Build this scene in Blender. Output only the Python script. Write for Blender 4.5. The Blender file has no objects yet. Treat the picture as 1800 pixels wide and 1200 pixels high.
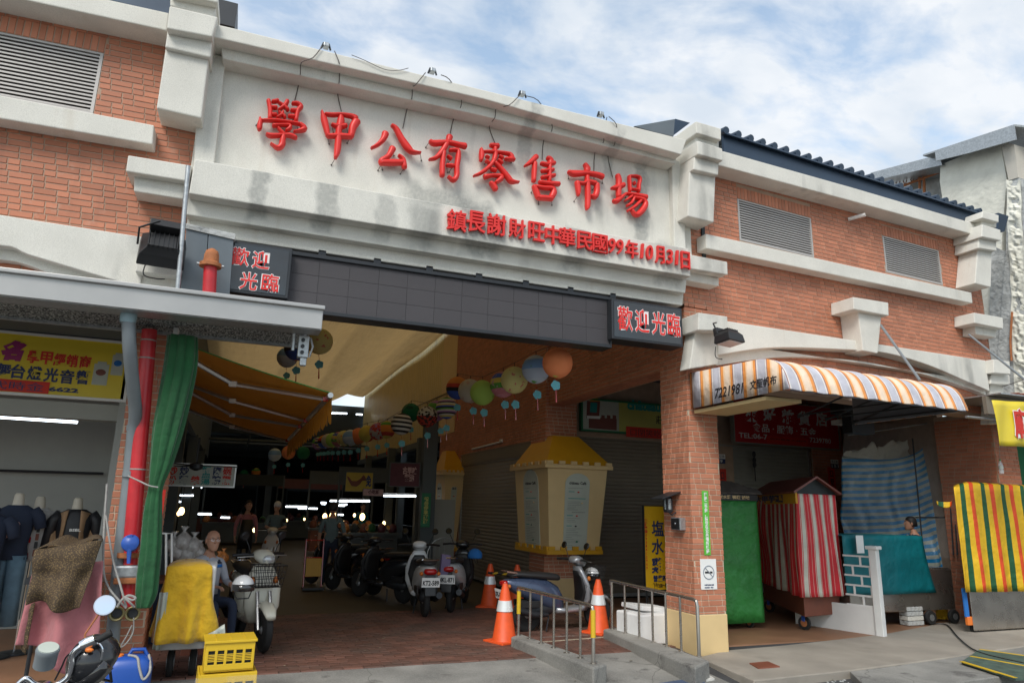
import bpy, bmesh, math, random
from mathutils import Vector, Matrix, noise
random.seed(7)
sc = bpy.context.scene
COL = sc.collection
def V(*a): return Vector(a[0] if len(a) == 1 else a)
# ------------------------------------------------------------------ camera
CAM = V(0, 0, 1.65)
CR = V(0.9289, -0.3699, 0.02098); CF = V(0.35373, 0.90585, 0.23266)
_y, _p, _r = math.radians(21.32919326), math.radians(13.45461853), math.radians(1.23612861)
FPX = 1217.637
CF = V(math.sin(_y)*math.cos(_p), math.cos(_y)*math.cos(_p), math.sin(_p))
_r0 = V(math.cos(_y), -math.sin(_y), 0); _u0 = _r0.cross(CF)
CR = _r0*math.cos(_r) + _u0*math.sin(_r); CU = _u0*math.cos(_r) - _r0*math.sin(_r)
cd = bpy.data.cameras.new('camera'); cam = bpy.data.objects.new('camera', cd); COL.objects.link(cam)
cd.sensor_fit = 'HORIZONTAL'; cd.sensor_width = 36; cd.lens = 36*FPX/1800; cd.clip_end = 2000; cd.clip_start = .05
cam.matrix_world = Matrix(((CR.x, CU.x, -CF.x, CAM.x), (CR.y, CU.y, -CF.y, CAM.y), (CR.z, CU.z, -CF.z, CAM.z), (0, 0, 0, 1)))
sc.camera = cam
sc.view_settings.view_transform = 'Standard'; sc.view_settings.look = 'None'
sc.view_settings.exposure = 0.52; sc.view_settings.gamma = 1.0
try: sc.view_settings.use_curve_mapping = False
except Exception: pass
sc.cycles.max_bounces = 6; sc.cycles.diffuse_bounces = 4; sc.cycles.transparent_max_bounces = 8
# ------------------------------------------------------------------ sky and sun
SUN_EL, SUN_AZ = math.radians(46), math.radians(219)     # azimuth clockwise from +Y: sun behind the viewer's left shoulder
w = bpy.data.worlds.new('World'); sc.world = w; w.use_nodes = True
nt = w.node_tree; nt.nodes.clear()
def wn(t, **k):
    n = nt.nodes.new(t)
    for a, b in k.items(): setattr(n, a, b)
    return n
out = wn('ShaderNodeOutputWorld'); bg = wn('ShaderNodeBackground'); bg.inputs[1].default_value = 0.108
sky = wn('ShaderNodeTexSky', sky_type='NISHITA'); sky.sun_disc = False; sky.sun_elevation = SUN_EL; sky.sun_rotation = SUN_AZ
tc = wn('ShaderNodeTexCoord'); sep = wn('ShaderNodeSeparateXYZ'); nt.links.new(tc.outputs['Generated'], sep.inputs[0])
zz = wn('ShaderNodeMath', operation='MAXIMUM'); nt.links.new(sep.outputs[2], zz.inputs[0]); zz.inputs[1].default_value = .05
zp = wn('ShaderNodeMath', operation='ADD'); nt.links.new(zz.outputs[0], zp.inputs[0]); zp.inputs[1].default_value = .25
dv = wn('ShaderNodeVectorMath', operation='DIVIDE'); nt.links.new(tc.outputs['Generated'], dv.inputs[0])
cmb = wn('ShaderNodeCombineXYZ')
for i in range(3): nt.links.new(zp.outputs[0], cmb.inputs[i])
nt.links.new(cmb.outputs[0], dv.inputs[1])
mp = wn('ShaderNodeMapping'); mp.inputs['Rotation'].default_value = (0, 0, .5); mp.inputs['Scale'].default_value = (1.0, 1.5, 1); mp.inputs['Location'].default_value = (3.1, 1.7, 0)
nt.links.new(dv.outputs[0], mp.inputs[0])
n1 = wn('ShaderNodeTexNoise'); n1.inputs['Scale'].default_value = 3.6; n1.inputs['Detail'].default_value = 9; n1.inputs['Roughness'].default_value = .56; n1.inputs['Distortion'].default_value = .25
nt.links.new(mp.outputs[0], n1.inputs['Vector'])
cr = wn('ShaderNodeValToRGB'); cr.color_ramp.elements[0].position = .37; cr.color_ramp.elements[0].color = (.30, .30, .30, 1); cr.color_ramp.elements[1].position = .53; cr.color_ramp.elements[1].color = (.97, .97, .97, 1)
nt.links.new(n1.outputs[0], cr.inputs[0])
n2 = wn('ShaderNodeTexNoise'); n2.inputs['Scale'].default_value = 5; n2.inputs['Detail'].default_value = 8; nt.links.new(mp.outputs[0], n2.inputs['Vector'])
cc = wn('ShaderNodeMix', data_type='RGBA'); cc.inputs[6].default_value = (4.7, 5.2, 5.8, 1); cc.inputs[7].default_value = (6.0, 6.2, 6.45, 1)
cr2 = wn('ShaderNodeValToRGB'); cr2.color_ramp.elements[0].position = .35; cr2.color_ramp.elements[1].position = .6
nt.links.new(n2.outputs[0], cr2.inputs[0]); nt.links.new(cr2.outputs[0], cc.inputs[0])
ss = wn('ShaderNodeVectorMath', operation='MULTIPLY'); nt.links.new(sky.outputs[0], ss.inputs[0]); ss.inputs[1].default_value = (1.75, 1.9, 1.75)
mx = wn('ShaderNodeMix', data_type='RGBA'); nt.links.new(cr.outputs[0], mx.inputs[0]); nt.links.new(ss.outputs[0], mx.inputs[6]); nt.links.new(cc.outputs[2], mx.inputs[7])
nt.links.new(mx.outputs[2], bg.inputs[0]); nt.links.new(bg.outputs[0], out.inputs[0])
sd = bpy.data.lights.new('sun', 'SUN'); sd.energy = 1.85; sd.angle = math.radians(24); sd.color = (1, .96, .9)
so = bpy.data.objects.new('sun', sd); COL.objects.link(so)
sdir = V(math.sin(SUN_AZ)*math.cos(SUN_EL), math.cos(SUN_AZ)*math.cos(SUN_EL), math.sin(SUN_EL))
so.rotation_euler = sdir.to_track_quat('Z', 'Y').to_euler(); so.location = sdir*40

# ------------------------------------------------------------------ helpers: rays and frames
def ray(x, y): return CR*((x-900)/FPX) - CU*((y-600)/FPX) + CF
def at(x, y, X=None, Y=None, Z=None):
    d = ray(x, y)
    t = (X-CAM.x)/d.x if X is not None else (Y-CAM.y)/d.y if Y is not None else (Z-CAM.z)/d.z
    return CAM + d*t
class Frame:
    def __init__(s, o, d, n, up=(0, 0, 1)): s.o = V(o); s.d = V(d).normalized(); s.n = V(n).normalized(); s.up = V(up).normalized()
    def pt(s, u, v, off=0): return s.o + s.d*u + s.up*v + s.n*off
    def px(s, x, y, off=0):
        r = ray(x, y); o = s.o + s.n*off; t = (o-CAM).dot(s.n)/r.dot(s.n); p = CAM + r*t - s.o
        return p.dot(s.d), p.dot(s.up)
def vframe(o, deg): a = math.radians(deg); return Frame(o, (math.cos(a), math.sin(a), 0), (math.sin(a), -math.cos(a), 0))
FY = 7.456
C = vframe((0, FY, 0), 0); RW = vframe((5.36, FY, 0), 3.98); LW = vframe((-.6, FY, 0), -1.7)
XW = Frame((5.42, 0, 0), (0, 1, 0), (-1, 0, 0))      # passage's right wall, looks towards -X ; u = world Y
# ------------------------------------------------------------------ helpers: meshes and objects
WL = {}
class M:
    def __init__(s): s.v = []; s.f = []; s.m = []; s.r = []; s.uv = []
    def add(s, vs, fs, mi=0, r=0.0):
        b = len(s.v); s.v += [V(p) for p in vs]; s.f += [tuple(b+i for i in f) for f in fs]; s.m += [mi]*len(fs); s.r += [r]*len(fs); return s
    def box(s, c, d, R=None, mi=0, r=0.0):
        c = V(c); h = [x/2 for x in d]
        vs = [V(i*h[0], j*h[1], k*h[2]) for i in (-1, 1) for j in (-1, 1) for k in (-1, 1)]
        if R: vs = [R @ p for p in vs]
        return s.add([c+p for p in vs], [(0, 1, 3, 2), (4, 6, 7, 5), (0, 4, 5, 1), (2, 3, 7, 6), (0, 2, 6, 4), (1, 5, 7, 3)], mi, r)
    def b2(s, a, b, mi=0): a, b = V(a), V(b); return s.box((a+b)/2, [abs(x) for x in (b-a)], None, mi)
    def prism(s, P, vec, mi=0, back=None):
        n = len(P); P = [V(p) for p in P]; Q = [V(p) for p in back] if back else [p+V(vec) for p in P]
        return s.add(P+Q, [tuple(range(n)), tuple(range(2*n-1, n-1, -1))]+[(i, n+i, n+(i+1) % n, (i+1) % n) for i in range(n)], mi)
    def fb(s, F, u0, v0, u1, v1, f, b, mi=0, r=0.0):      # box on a frame
        P = [F.pt(u, v, o) for o in (b, f) for v in (v0, v1) for u in (u0, u1)]
        return s.add(P, [(0, 2, 3, 1), (4, 5, 7, 6), (0, 1, 5, 4), (2, 6, 7, 3), (0, 4, 6, 2), (1, 3, 7, 5)], mi, r)
    def rings(s, R, cap=True, closed=False, mi=0):
        n = len(R[0]); vs = [p for r in R for p in r]; fs = []
        K = len(R) if closed else len(R)-1
        for i in range(K):
            a, b = i*n, ((i+1) % len(R))*n
            fs += [(a+j, a+(j+1) % n, b+(j+1) % n, b+j) for j in range(n)]
        if cap and not closed: fs += [tuple(range(n-1, -1, -1)), tuple((len(R)-1)*n+j for j in range(n))]
        return s.add(vs, fs, mi)
    def tube(s, P, r, n=8, cap=True, closed=False, mi=0, flat=None):
        P = [V(p) for p in P]; K = len(P); R = []
        t0 = (P[1]-P[0]).normalized(); ref = V(0, 0, 1) if abs(t0.z) < .9 else V(0, 1, 0)
        a = t0.cross(ref).normalized()
        for i in range(K):
            t = ((P[(i+1) % K]-P[i-1]) if closed else (P[min(i+1, K-1)]-P[max(i-1, 0)]))
            if t.length < 1e-9: t = t0
            t.normalize(); a = (a - t*a.dot(t))
            if a.length < 1e-6: a = t.cross(V(0.3, .5, .8))
            a.normalize(); b = t.cross(a)
            rr = r[i] if isinstance(r, (list, tuple)) else r
            R.append([P[i] + a*math.cos(k*2*math.pi/n)*rr + b*math.sin(k*2*math.pi/n)*rr for k in range(n)])
        return s.rings(R, cap, closed, mi)
    def lathe(s, prof, c=(0, 0, 0), ax=(0, 0, 1), n=16, mi=0, ang=2*math.pi):
        c = V(c); ax = V(ax).normalized(); a = ax.orthogonal().normalized(); b = ax.cross(a)
        return s.rings([[c + ax*h + (a*math.cos(k*2*math.pi/n) + b*math.sin(k*2*math.pi/n))*max(r, 1e-4) for k in range(n)] for r, h in prof], True, False, mi)
    def loft(s, secs, ax='x', n=14, e=2.4, mi=0, R=None, o=(0, 0, 0)):   # secs: (pos, c1, c2, half1, half2) superellipse sections along ax
        rs = []; o = V(o)
        for p, c1, c2, h1, h2 in secs:
            ring = []
            for k in range(n):
                t = 2*math.pi*k/n; x = math.copysign(abs(math.cos(t))**(2/e), math.cos(t))*h1+c1; y = math.copysign(abs(math.sin(t))**(2/e), math.sin(t))*h2+c2
                q = V(p, x, y) if ax == 'x' else V(x, p, y) if ax == 'y' else V(x, y, p)
                ring.append(o + (R @ q if R else q))
            rs.append(ring)
        return s.rings(rs, True, False, mi)
    def ball(s, c, r, n=12, k=8, mi=0):
        r = V(r) if not isinstance(r, (int, float)) else V(r, r, r); c = V(c)
        return s.rings([[c + V(r.x*math.sin(max(.03, min(math.pi-.03, math.pi*j/k)))*math.cos(2*math.pi*i/n), r.y*math.sin(max(.03, min(math.pi-.03, math.pi*j/k)))*math.sin(2*math.pi*i/n), -r.z*math.cos(math.pi*j/k)) for i in range(n)] for j in range(k+1)], True, False, mi)
    def sheet(s, f, nu, nv, mi=0, uv=None):
        if uv: s.uv += [uv(i/nu, j/nv) for j in range(nv+1) for i in range(nu+1)]
        g = [[V(f(i/nu, j/nv)) for i in range(nu+1)] for j in range(nv+1)]
        vs = [p for r in g for p in r]; W = nu+1
        return s.add(vs, [(j*W+i, j*W+i+1, (j+1)*W+i+1, (j+1)*W+i) for j in range(nv) for i in range(nu)], mi)
    def xf(s, Mx): s.v = [Mx @ p for p in s.v]; return s
    def obj(s, name, mat, parent=None, smooth=False, bevel=0, solid=0, org=None, sub=0):
        me = bpy.data.meshes.new(name)
        xs = [p.x for p in s.v]; ys = [p.y for p in s.v]; zs = [p.z for p in s.v]
        o = V(org) if org is not None else V((min(xs)+max(xs))/2, (min(ys)+max(ys))/2, min(zs))
        me.from_pydata([p-o for p in s.v], [], s.f)
        mats = mat if isinstance(mat, (list, tuple)) else [mat]
        for m in mats: me.materials.append(m)
        if len(mats) > 1: me.polygons.foreach_set('material_index', s.m)
        if any(s.r):
            a = me.attributes.new('rnd', 'FLOAT', 'FACE'); a.data.foreach_set('value', s.r)
        if s.uv:
            l = me.uv_layers.new(name='UVMap'); l.data.foreach_set('uv', [c for q in me.loops for c in s.uv[q.vertex_index]])
        me.validate()
        bm = bmesh.new(); bm.from_mesh(me)
        if not solid: bmesh.ops.recalc_face_normals(bm, faces=bm.faces)
        bm.to_mesh(me); bm.free()
        if smooth:
            me.polygons.foreach_set('use_smooth', [True]*len(me.polygons))
            if smooth != 2:
                try: me.set_sharp_from_angle(angle=math.radians(40))
                except Exception: pass
        ob = bpy.data.objects.new(name, me); COL.objects.link(ob)
        place(ob, o, parent)
        if solid:
            md = ob.modifiers.new('s', 'SOLIDIFY'); md.thickness = solid; md.offset = 0
        if bevel:
            md = ob.modifiers.new('b', 'BEVEL'); md.width = bevel; md.segments = 2; md.limit_method = 'ANGLE'; md.angle_limit = math.radians(40); md.harden_normals = False
        if sub:
            md = ob.modifiers.new('u', 'SUBSURF'); md.levels = sub; md.render_levels = sub
        return ob
def place(ob, o, parent):
    WL[ob] = V(o)
    if parent is not None: ob.parent = parent; ob.location = V(o) - WL[parent]
    else: ob.location = V(o)
def tag(o, label=None, cat=None, group=None, kind=None):
    if label: o['label'] = label
    if cat: o['category'] = cat
    if group: o['group'] = group
    if kind: o['kind'] = kind
    return o
def thing(name, label, cat, loc=(0, 0, 0), group=None):
    o = bpy.data.objects.new(name, None); COL.objects.link(o); o.empty_display_size = .2
    place(o, loc, None); return tag(o, label, cat, group)
def structure(o): o['kind'] = 'structure'; return o
def stuff(o): o['kind'] = 'stuff'; return o
def copy_tree(o, parent=None):
    c = o.copy(); COL.objects.link(c); c.parent = parent; WL[c] = WL.get(o, V(0, 0, 0)).copy()
    for ch in [x for x in o.children]: copy_tree(ch, c)
    return c
def fpoly(m, F, P, f, b, mi=0):          # polygon traced in the photograph on frame F at offset f, extruded back to offset b
    Q = [F.px(x, y, f) for x, y in P]
    return m.prism([F.pt(u, v, f) for u, v in Q], F.n*(b-f), mi)
def frect(m, F, x0, y0, x1, y1, f, b, mi=0):
    u0, v1 = F.px(x0, y0, f); u1, v0 = F.px(x1, y1, f); m.fb(F, u0, v0, u1, v1, f, b, mi); return u0, v0, u1, v1
def crv(P, n=4):                          # Catmull-Rom through tuples
    out = []; K = len(P)
    for i in range(K-1):
        a, b, c, d = P[max(i-1, 0)], P[i], P[i+1], P[min(i+2, K-1)]
        for j in range(n):
            t = j/n
            out.append(tuple(.5*((2*b[k]) + (c[k]-a[k])*t + (2*a[k]-5*b[k]+4*c[k]-d[k])*t*t + (3*b[k]-a[k]-3*c[k]+d[k])*t**3) for k in range(len(b))))
    out.append(tuple(P[-1])); return out
TC = {}
def glyphs(body, bold=0, res=3, sp=1.0, shear=0, ext=.5):
    key = (body, bold, res, sp, shear, ext)
    if key in TC: return TC[key]
    c = bpy.data.curves.new('t', 'FONT'); c.body = body; c.offset = bold; c.extrude = ext; c.resolution_u = res; c.space_character = sp; c.shear = shear; c.align_x = 'CENTER'
    c.space_line = 1.0
    o = bpy.data.objects.new('t', c); COL.objects.link(o); bpy.context.view_layer.update()
    me = bpy.data.meshes.new_from_object(o.evaluated_get(bpy.context.evaluated_depsgraph_get()))
    vs = [v.co.copy() for v in me.vertices]; fs = [tuple(p.vertices) for p in me.polygons]
    bpy.data.objects.remove(o); bpy.data.meshes.remove(me); bpy.data.curves.remove(c); TC[key] = (vs, fs); return vs, fs
def text(m, F, body, u0, v0, u1, v1, off, th=.006, bold=0, res=2, sp=1.0, shear=0, grow=0, mi=0, keep=False):
    """text fitted in the rectangle u0..u1, v0..v1 of frame F, standing from offset off to off+th"""
    vs, fs = glyphs(body, bold, res, sp, shear)
    a, b = min(p.x for p in vs), max(p.x for p in vs); c, d = min(p.y for p in vs), max(p.y for p in vs)
    u0, v0, u1, v1 = u0-grow, v0-grow, u1+grow, v1+grow
    kx, ky = (u1-u0)/(b-a), (v1-v0)/(d-c)
    if keep:
        k = min(kx, ky); um, vm = (u0+u1)/2, (v0+v1)/2; u0 = um-k*(b-a)/2; v0 = vm-k*(d-c)/2; kx = ky = k
    return m.add([F.pt(u0+(p.x-a)*kx, v0+(p.y-c)*ky, off+(p.z+.5)*th) for p in vs], fs, mi)
# ------------------------------------------------------------------ materials
def mat(name, col, rough=.6, metal=0, var=.12, vs=4, bump=.0, bs=60, bd=.01, trans=0, alpha=1, emit=0, spec=.5, coat=0, sheen=0, fn=None, rnd=0):
    m = bpy.data.materials.new(name); m.use_nodes = True; t = m.node_tree; p = t.nodes['Principled BSDF']; L = t.links.new
    def N(ty, **k):
        n = t.nodes.new(ty)
        for a, b in k.items(): setattr(n, a, b)
        return n
    geo = N('ShaderNodeTexCoord')
    c = N('ShaderNodeRGB'); c.outputs[0].default_value = (*col, 1); cur = c.outputs[0]
    if var:
        nz = N('ShaderNodeTexNoise'); nz.inputs['Scale'].default_value = vs; nz.inputs['Detail'].default_value = 5; L(geo.outputs['Object'], nz.inputs['Vector'])
        mr = N('ShaderNodeMapRange'); mr.inputs['From Min'].default_value = .3; mr.inputs['From Max'].default_value = .7; mr.inputs['To Min'].default_value = 1-var; mr.inputs['To Max'].default_value = 1+var*.6
        L(nz.outputs[0], mr.inputs[0]); vm = N('ShaderNodeVectorMath', operation='SCALE'); L(cur, vm.inputs[0]); L(mr.outputs[0], vm.inputs['Scale']); cur = vm.outputs[0]
        rr = N('ShaderNodeMapRange'); rr.inputs['To Min'].default_value = max(.02, rough-.1); rr.inputs['To Max'].default_value = min(1, rough+.1); L(nz.outputs[0], rr.inputs[0]); L(rr.outputs[0], p.inputs['Roughness'])
    else: p.inputs['Roughness'].default_value = rough
    if rnd:
        at_ = N('ShaderNodeAttribute', attribute_name='rnd'); oi = N('ShaderNodeObjectInfo'); ad = N('ShaderNodeMath', operation='ADD'); fr = N('ShaderNodeMath', operation='FRACT')
        L(at_.outputs['Fac'], ad.inputs[0]); L(oi.outputs['Random'], ad.inputs[1]); L(ad.outputs[0], fr.inputs[0])
        mr = N('ShaderNodeMapRange'); mr.inputs['To Min'].default_value = 1-rnd; mr.inputs['To Max'].default_value = 1+rnd*.7; L(fr.outputs[0], mr.inputs[0])
        vm = N('ShaderNodeVectorMath', operation='SCALE'); L(cur, vm.inputs[0]); L(mr.outputs[0], vm.inputs['Scale']); cur = vm.outputs[0]
    if fn: cur = fn(t, N, L, geo, cur, p) or cur
    L(cur, p.inputs['Base Color'])
    p.inputs['Metallic'].default_value = metal; p.inputs['Specular IOR Level'].default_value = spec
    if coat: p.inputs['Coat Weight'].default_value = coat
    if sheen: p.inputs['Sheen Weight'].default_value = sheen
    if trans: p.inputs['Transmission Weight'].default_value = trans
    if alpha < 1: p.inputs['Alpha'].default_value = alpha
    if emit:
        p.inputs['Emission Strength'].default_value = emit; L(cur, p.inputs['Emission Color'])
    if bump:
        b = N('ShaderNodeTexNoise'); b.inputs['Scale'].default_value = bs; b.inputs['Detail'].default_value = 3; L(geo.outputs['Object'], b.inputs['Vector'])
        bn = N('ShaderNodeBump'); bn.inputs['Strength'].default_value = bump; bn.inputs['Distance'].default_value = bd; L(b.outputs[0], bn.inputs['Height']); L(bn.outputs[0], p.inputs['Normal'])
    return m
def f_mix(N, L, fac, a, b):
    x = N('ShaderNodeMix', data_type='RGBA'); L(fac, x.inputs[0])
    for i, q in ((6, a), (7, b)):
        if isinstance(q, tuple): x.inputs[i].default_value = (*q, 1)
        else: L(q, x.inputs[i])
    return x.outputs[2]
def f_ramp(N, L, fac, a, b, lo=0, hi=1):
    r = N('ShaderNodeMapRange'); r.inputs['From Min'].default_value = a; r.inputs['From Max'].default_value = b; r.inputs['To Min'].default_value = lo; r.inputs['To Max'].default_value = hi; L(fac, r.inputs[0]); return r.outputs[0]
def f_noise(N, L, vec, scale, detail=4, sc3=None, rough=.5):
    if sc3:
        mp = N('ShaderNodeMapping'); mp.inputs['Scale'].default_value = sc3; L(vec, mp.inputs[0]); vec = mp.outputs[0]
    n = N('ShaderNodeTexNoise'); n.inputs['Scale'].default_value = scale; n.inputs['Detail'].default_value = detail; n.inputs['Roughness'].default_value = rough; L(vec, n.inputs['Vector']); return n.outputs[0]
def world(N): return N('ShaderNodeNewGeometry').outputs['Position']
def stained(strength=.6, thr=.56, grime=(.12, .125, .12), spots=()):
    def fn(t, N, L, geo, cur, p):
        P = world(N)
        sp = f_noise(N, L, P, 140, 2); cur = f_mix(N, L, f_ramp(N, L, sp, .4, .7, 0, .32), cur, (.34, .33, .29))
        st = f_noise(N, L, P, 1, 5, (1.9, 1.9, .22)); s2 = f_noise(N, L, P, 2.2, 6)
        mu = N('ShaderNodeMath', operation='MULTIPLY'); L(f_ramp(N, L, st, thr, thr+.14), mu.inputs[0]); L(f_ramp(N, L, s2, .35, .62), mu.inputs[1])
        m2 = N('ShaderNodeMath', operation='MULTIPLY'); L(mu.outputs[0], m2.inputs[0]); m2.inputs[1].default_value = strength
        cur = f_mix(N, L, m2.outputs[0], cur, grime)
        if spots:
            sx = N('ShaderNodeSeparateXYZ'); L(P, sx.inputs[0]); wob = f_noise(N, L, P, 5, 4); fine = f_noise(N, L, P, 26, 3)
            for X0, w0, z0, z1, k in spots:
                dx = N('ShaderNodeMath', operation='MULTIPLY_ADD'); L(wob, dx.inputs[0]); dx.inputs[1].default_value = .22; L(sx.outputs[0], dx.inputs[2])
                ab = N('ShaderNodeMath', operation='SUBTRACT'); L(dx.outputs[0], ab.inputs[0]); ab.inputs[1].default_value = X0+.11; a2 = N('ShaderNodeMath', operation='ABSOLUTE'); L(ab.outputs[0], a2.inputs[0])
                mx_ = f_ramp(N, L, a2.outputs[0], w0*.55, w0, 1, 0)
                dz = N('ShaderNodeMath', operation='MULTIPLY_ADD'); L(wob, dz.inputs[0]); dz.inputs[1].default_value = .3; L(sx.outputs[2], dz.inputs[2])
                lo = f_ramp(N, L, dz.outputs[0], z0+.1, z0+.2, 0, 1); hi_ = f_ramp(N, L, dz.outputs[0], z1+.1, z1+.25, 1, 0)
                q = mx_
                for o_ in (lo, hi_, f_ramp(N, L, fine, .3, .6, .65, 1)):
                    mm = N('ShaderNodeMath', operation='MULTIPLY'); L(q, mm.inputs[0]); L(o_, mm.inputs[1]); q = mm.outputs[0]
                mk = N('ShaderNodeMath', operation='MULTIPLY'); L(q, mk.inputs[0]); mk.inputs[1].default_value = k
                cur = f_mix(N, L, mk.outputs[0], cur, (.17, .18, .175))
        # warm rusty runs, faint
        st2 = f_noise(N, L, P, 1, 4, (5, 5, .5)); cur = f_mix(N, L, f_ramp(N, L, st2, .62, .8, 0, .35), cur, (.42, .33, .22))
        return cur
    return fn
MT = {}
def gfloor(t, N, L, geo, cur, p):
    P = world(N); cur = f_mix(N, L, f_ramp(N, L, f_noise(N, L, P, .9, 8, None, .62), .45, .62, 0, .7), cur, (.13, .128, .12)); cur = f_mix(N, L, f_ramp(N, L, f_noise(N, L, P, 3.2, 6), .60, .68, 0, .8), cur, (.085, .08, .075)); cur = f_mix(N, L, f_ramp(N, L, f_noise(N, L, P, 60, 3), .4, .7, 0, .35), cur, (.38, .37, .34))
    v = N('ShaderNodeTexVoronoi', feature='DISTANCE_TO_EDGE'); v.inputs['Scale'].default_value = .55; mp = N('ShaderNodeVectorMath', operation='ADD'); nz = N('ShaderNodeTexNoise'); nz.inputs['Scale'].default_value = 3; L(P, nz.inputs['Vector']); sc_ = N('ShaderNodeVectorMath', operation='SCALE'); L(nz.outputs['Color'], sc_.inputs[0]); sc_.inputs['Scale'].default_value = .18; L(P, mp.inputs[0]); L(sc_.outputs[0], mp.inputs[1]); L(mp.outputs[0], v.inputs['Vector'])
    return f_mix(N, L, f_ramp(N, L, v.outputs['Distance'], .0, .004, .6, 0), cur, (.07, .07, .065))
SPOTS = ((-.05, .11, 4.5, 5.0, .55), (.62, .14, 4.5, 5.0, .5), (1.95, .55, 4.98, 5.32, .55), (2.4, .30, 4.5, 5.2, .6), (3.6, .20, 4.5, 5.1, .5), (4.72, .13, 4.95, 6.2, .55), (5.0, .25, 4.5, 5.1, .45), (1.25, .14, 4.5, 4.95, .35), (1.7, .2, 4.5, 4.9, .4), (3.0, .10, 5.7, 6.5, .4), (-.9, .3, 3.9, 4.3, .35), (4.2, .08, 5.9, 6.4, .35))
MT['conc'] = mat('washed_stone_render', (.72, .70, .635), .85, var=.09, vs=2.5, bump=.4, bs=160, fn=stained(.55, .57, spots=SPOTS), spec=.2)
MT['concw'] = mat('washed_stone_render_clean', (.60, .56, .49), .85, var=.07, vs=2.5, bump=.5, bs=160, fn=stained(.35, .62), spec=.2)
def brickfn(t, N, L, geo, cur, p):
    P = world(N); cur = f_mix(N, L, f_ramp(N, L, f_noise(N, L, P, 1.1, 6, (1, 1, .6), .6), .42, .72, 0, .38), cur, (.38, .17, .115)); cur = f_mix(N, L, f_ramp(N, L, f_noise(N, L, P, 9, 5), .62, .75, 0, .45), cur, (.50, .33, .25)); return f_mix(N, L, f_ramp(N, L, f_noise(N, L, P, 1, 4, (6, 6, .35)), .60, .78, 0, .35), cur, (.22, .10, .07))
MT['brick'] = mat('orange_brick_tile', (.50, .195, .112), .6, var=.10, vs=3, bump=.1, bs=90, rnd=.17, spec=.3, fn=brickfn)
MT['mortar'] = mat('grey_mortar', (.42, .30, .22), .9, var=.15, vs=6, bump=.3, bs=120)
MT['mortar2'] = mat('light_mortar', (.56, .46, .34), .9, var=.15, vs=6, bump=.3, bs=120)
MT['red'] = mat('red_acrylic_letter', (.72, .032, .026), .38, var=.06, vs=2, spec=.4, bump=.03, bs=30)
MT['dark'] = mat('dark_steel', (.03, .033, .038), .45, .3, var=.15)
MT['black'] = mat('black_plastic', (.014, .014, .015), .45, var=.2)
MT['rubber'] = mat('tyre_rubber', (.018, .018, .018), .8, var=.2, bump=.3, bs=80)
MT['led'] = mat('led_module_face', (.055, .05, .055), .6, var=.08, vs=3, rnd=.06, bump=.5, bs=190)
MT['greyp'] = mat('grey_painted_sheet', (.13, .15, .165), .38, .25, var=.08)
MT['alu'] = mat('aluminium', (.52, .53, .54), .34, .85, var=.08)
MT['galv'] = mat('galvanised_steel', (.42, .44, .45), .42, .7, var=.25, vs=30)
MT['gutter'] = mat('stainless_gutter', (.40, .395, .385), .38, .4, var=.1, vs=2)
MT['louv'] = mat('louvre_grey', (.42, .40, .38), .5, .2, var=.06)
MT['roofb'] = mat('blue_roof_sheet', (.030, .052, .085), .38, .25, var=.15, vs=3)
MT['white'] = mat('white_paint', (.74, .74, .72), .5, var=.06)
MT['wht'] = mat('white_print', (.82, .82, .80), .5, var=.03)
MT['blk'] = mat('black_print', (.015, .015, .018), .5, var=0)
MT['navy'] = mat('navy_print', (.02, .035, .12), .5, var=0)
MT['yel'] = mat('yellow_sign_film', (.72, .56, .03), .45, var=.04)
MT['yelc'] = mat('yellow_cloth', (.72, .43, .012), .85, var=.18, vs=6, bump=.9, bs=7, bd=.05, sheen=.3)
MT['pink'] = mat('dusty_pink_cloth', (.40, .14, .15), .85, var=.15, vs=5, bump=.8, bs=6, bd=.04, sheen=.3)
MT['green'] = mat('green_tarpaulin', (.030, .23, .045), .5, var=.22, vs=3, bump=.9, bs=5, bd=.05)
MT['greenc'] = mat('green_curtain_cloth', (.010, .088, .026), .85, var=.22, vs=4, bump=.7, bs=9, bd=.03, sheen=.2)
MT['teal'] = mat('teal_tarpaulin', (.0, .14, .165), .5, var=.2, vs=4, bump=.8, bs=5, bd=.04)
MT['pipe'] = mat('grey_pvc_pipe', (.20, .225, .24), .4, var=.12)
MT['redp'] = mat('red_fire_pipe', (.55, .022, .030), .38, var=.16, vs=7, bump=.1, bs=40)
MT['bluev'] = mat('blue_valve_paint', (.03, .10, .42), .4, var=.2, vs=12)
MT['cone'] = mat('orange_cone_plastic', (.80, .10, .02), .5, var=.12, vs=10)
MT['refl'] = mat('reflective_band', (.78, .80, .80), .25, .2, var=.05)
MT['steel'] = mat('brushed_stainless', (.45, .42, .38), .28, .9, var=.1)
MT['chrome'] = mat('chrome', (.75, .75, .76), .1, 1, var=.05)
MT['mirror'] = mat('mirror_glass', (.88, .9, .92), .02, 1, var=0)
MT['shut'] = mat('roller_shutter_beige', (.22, .19, .15), .5, .2, var=.1, vs=2)
MT['shutg'] = mat('roller_shutter_grey', (.30, .30, .27), .5, .2, var=.1, vs=2)
MT['cream'] = mat('cream_paint', (.68, .50, .25), .55, var=.05)
MT['creamp'] = mat('cream_corrugated_panel', (.58, .47, .22), .42, .15, var=.10, vs=2)
MT['gold'] = mat('ochre_roof_paint', (.62, .32, .012), .5, var=.06)
MT['wood'] = mat('red_brown_board', (.20, .062, .035), .6, var=.15, vs=6)
MT['styro'] = mat('styrofoam', (.78, .78, .77), .8, var=.06, bump=.3, bs=90)
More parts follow.
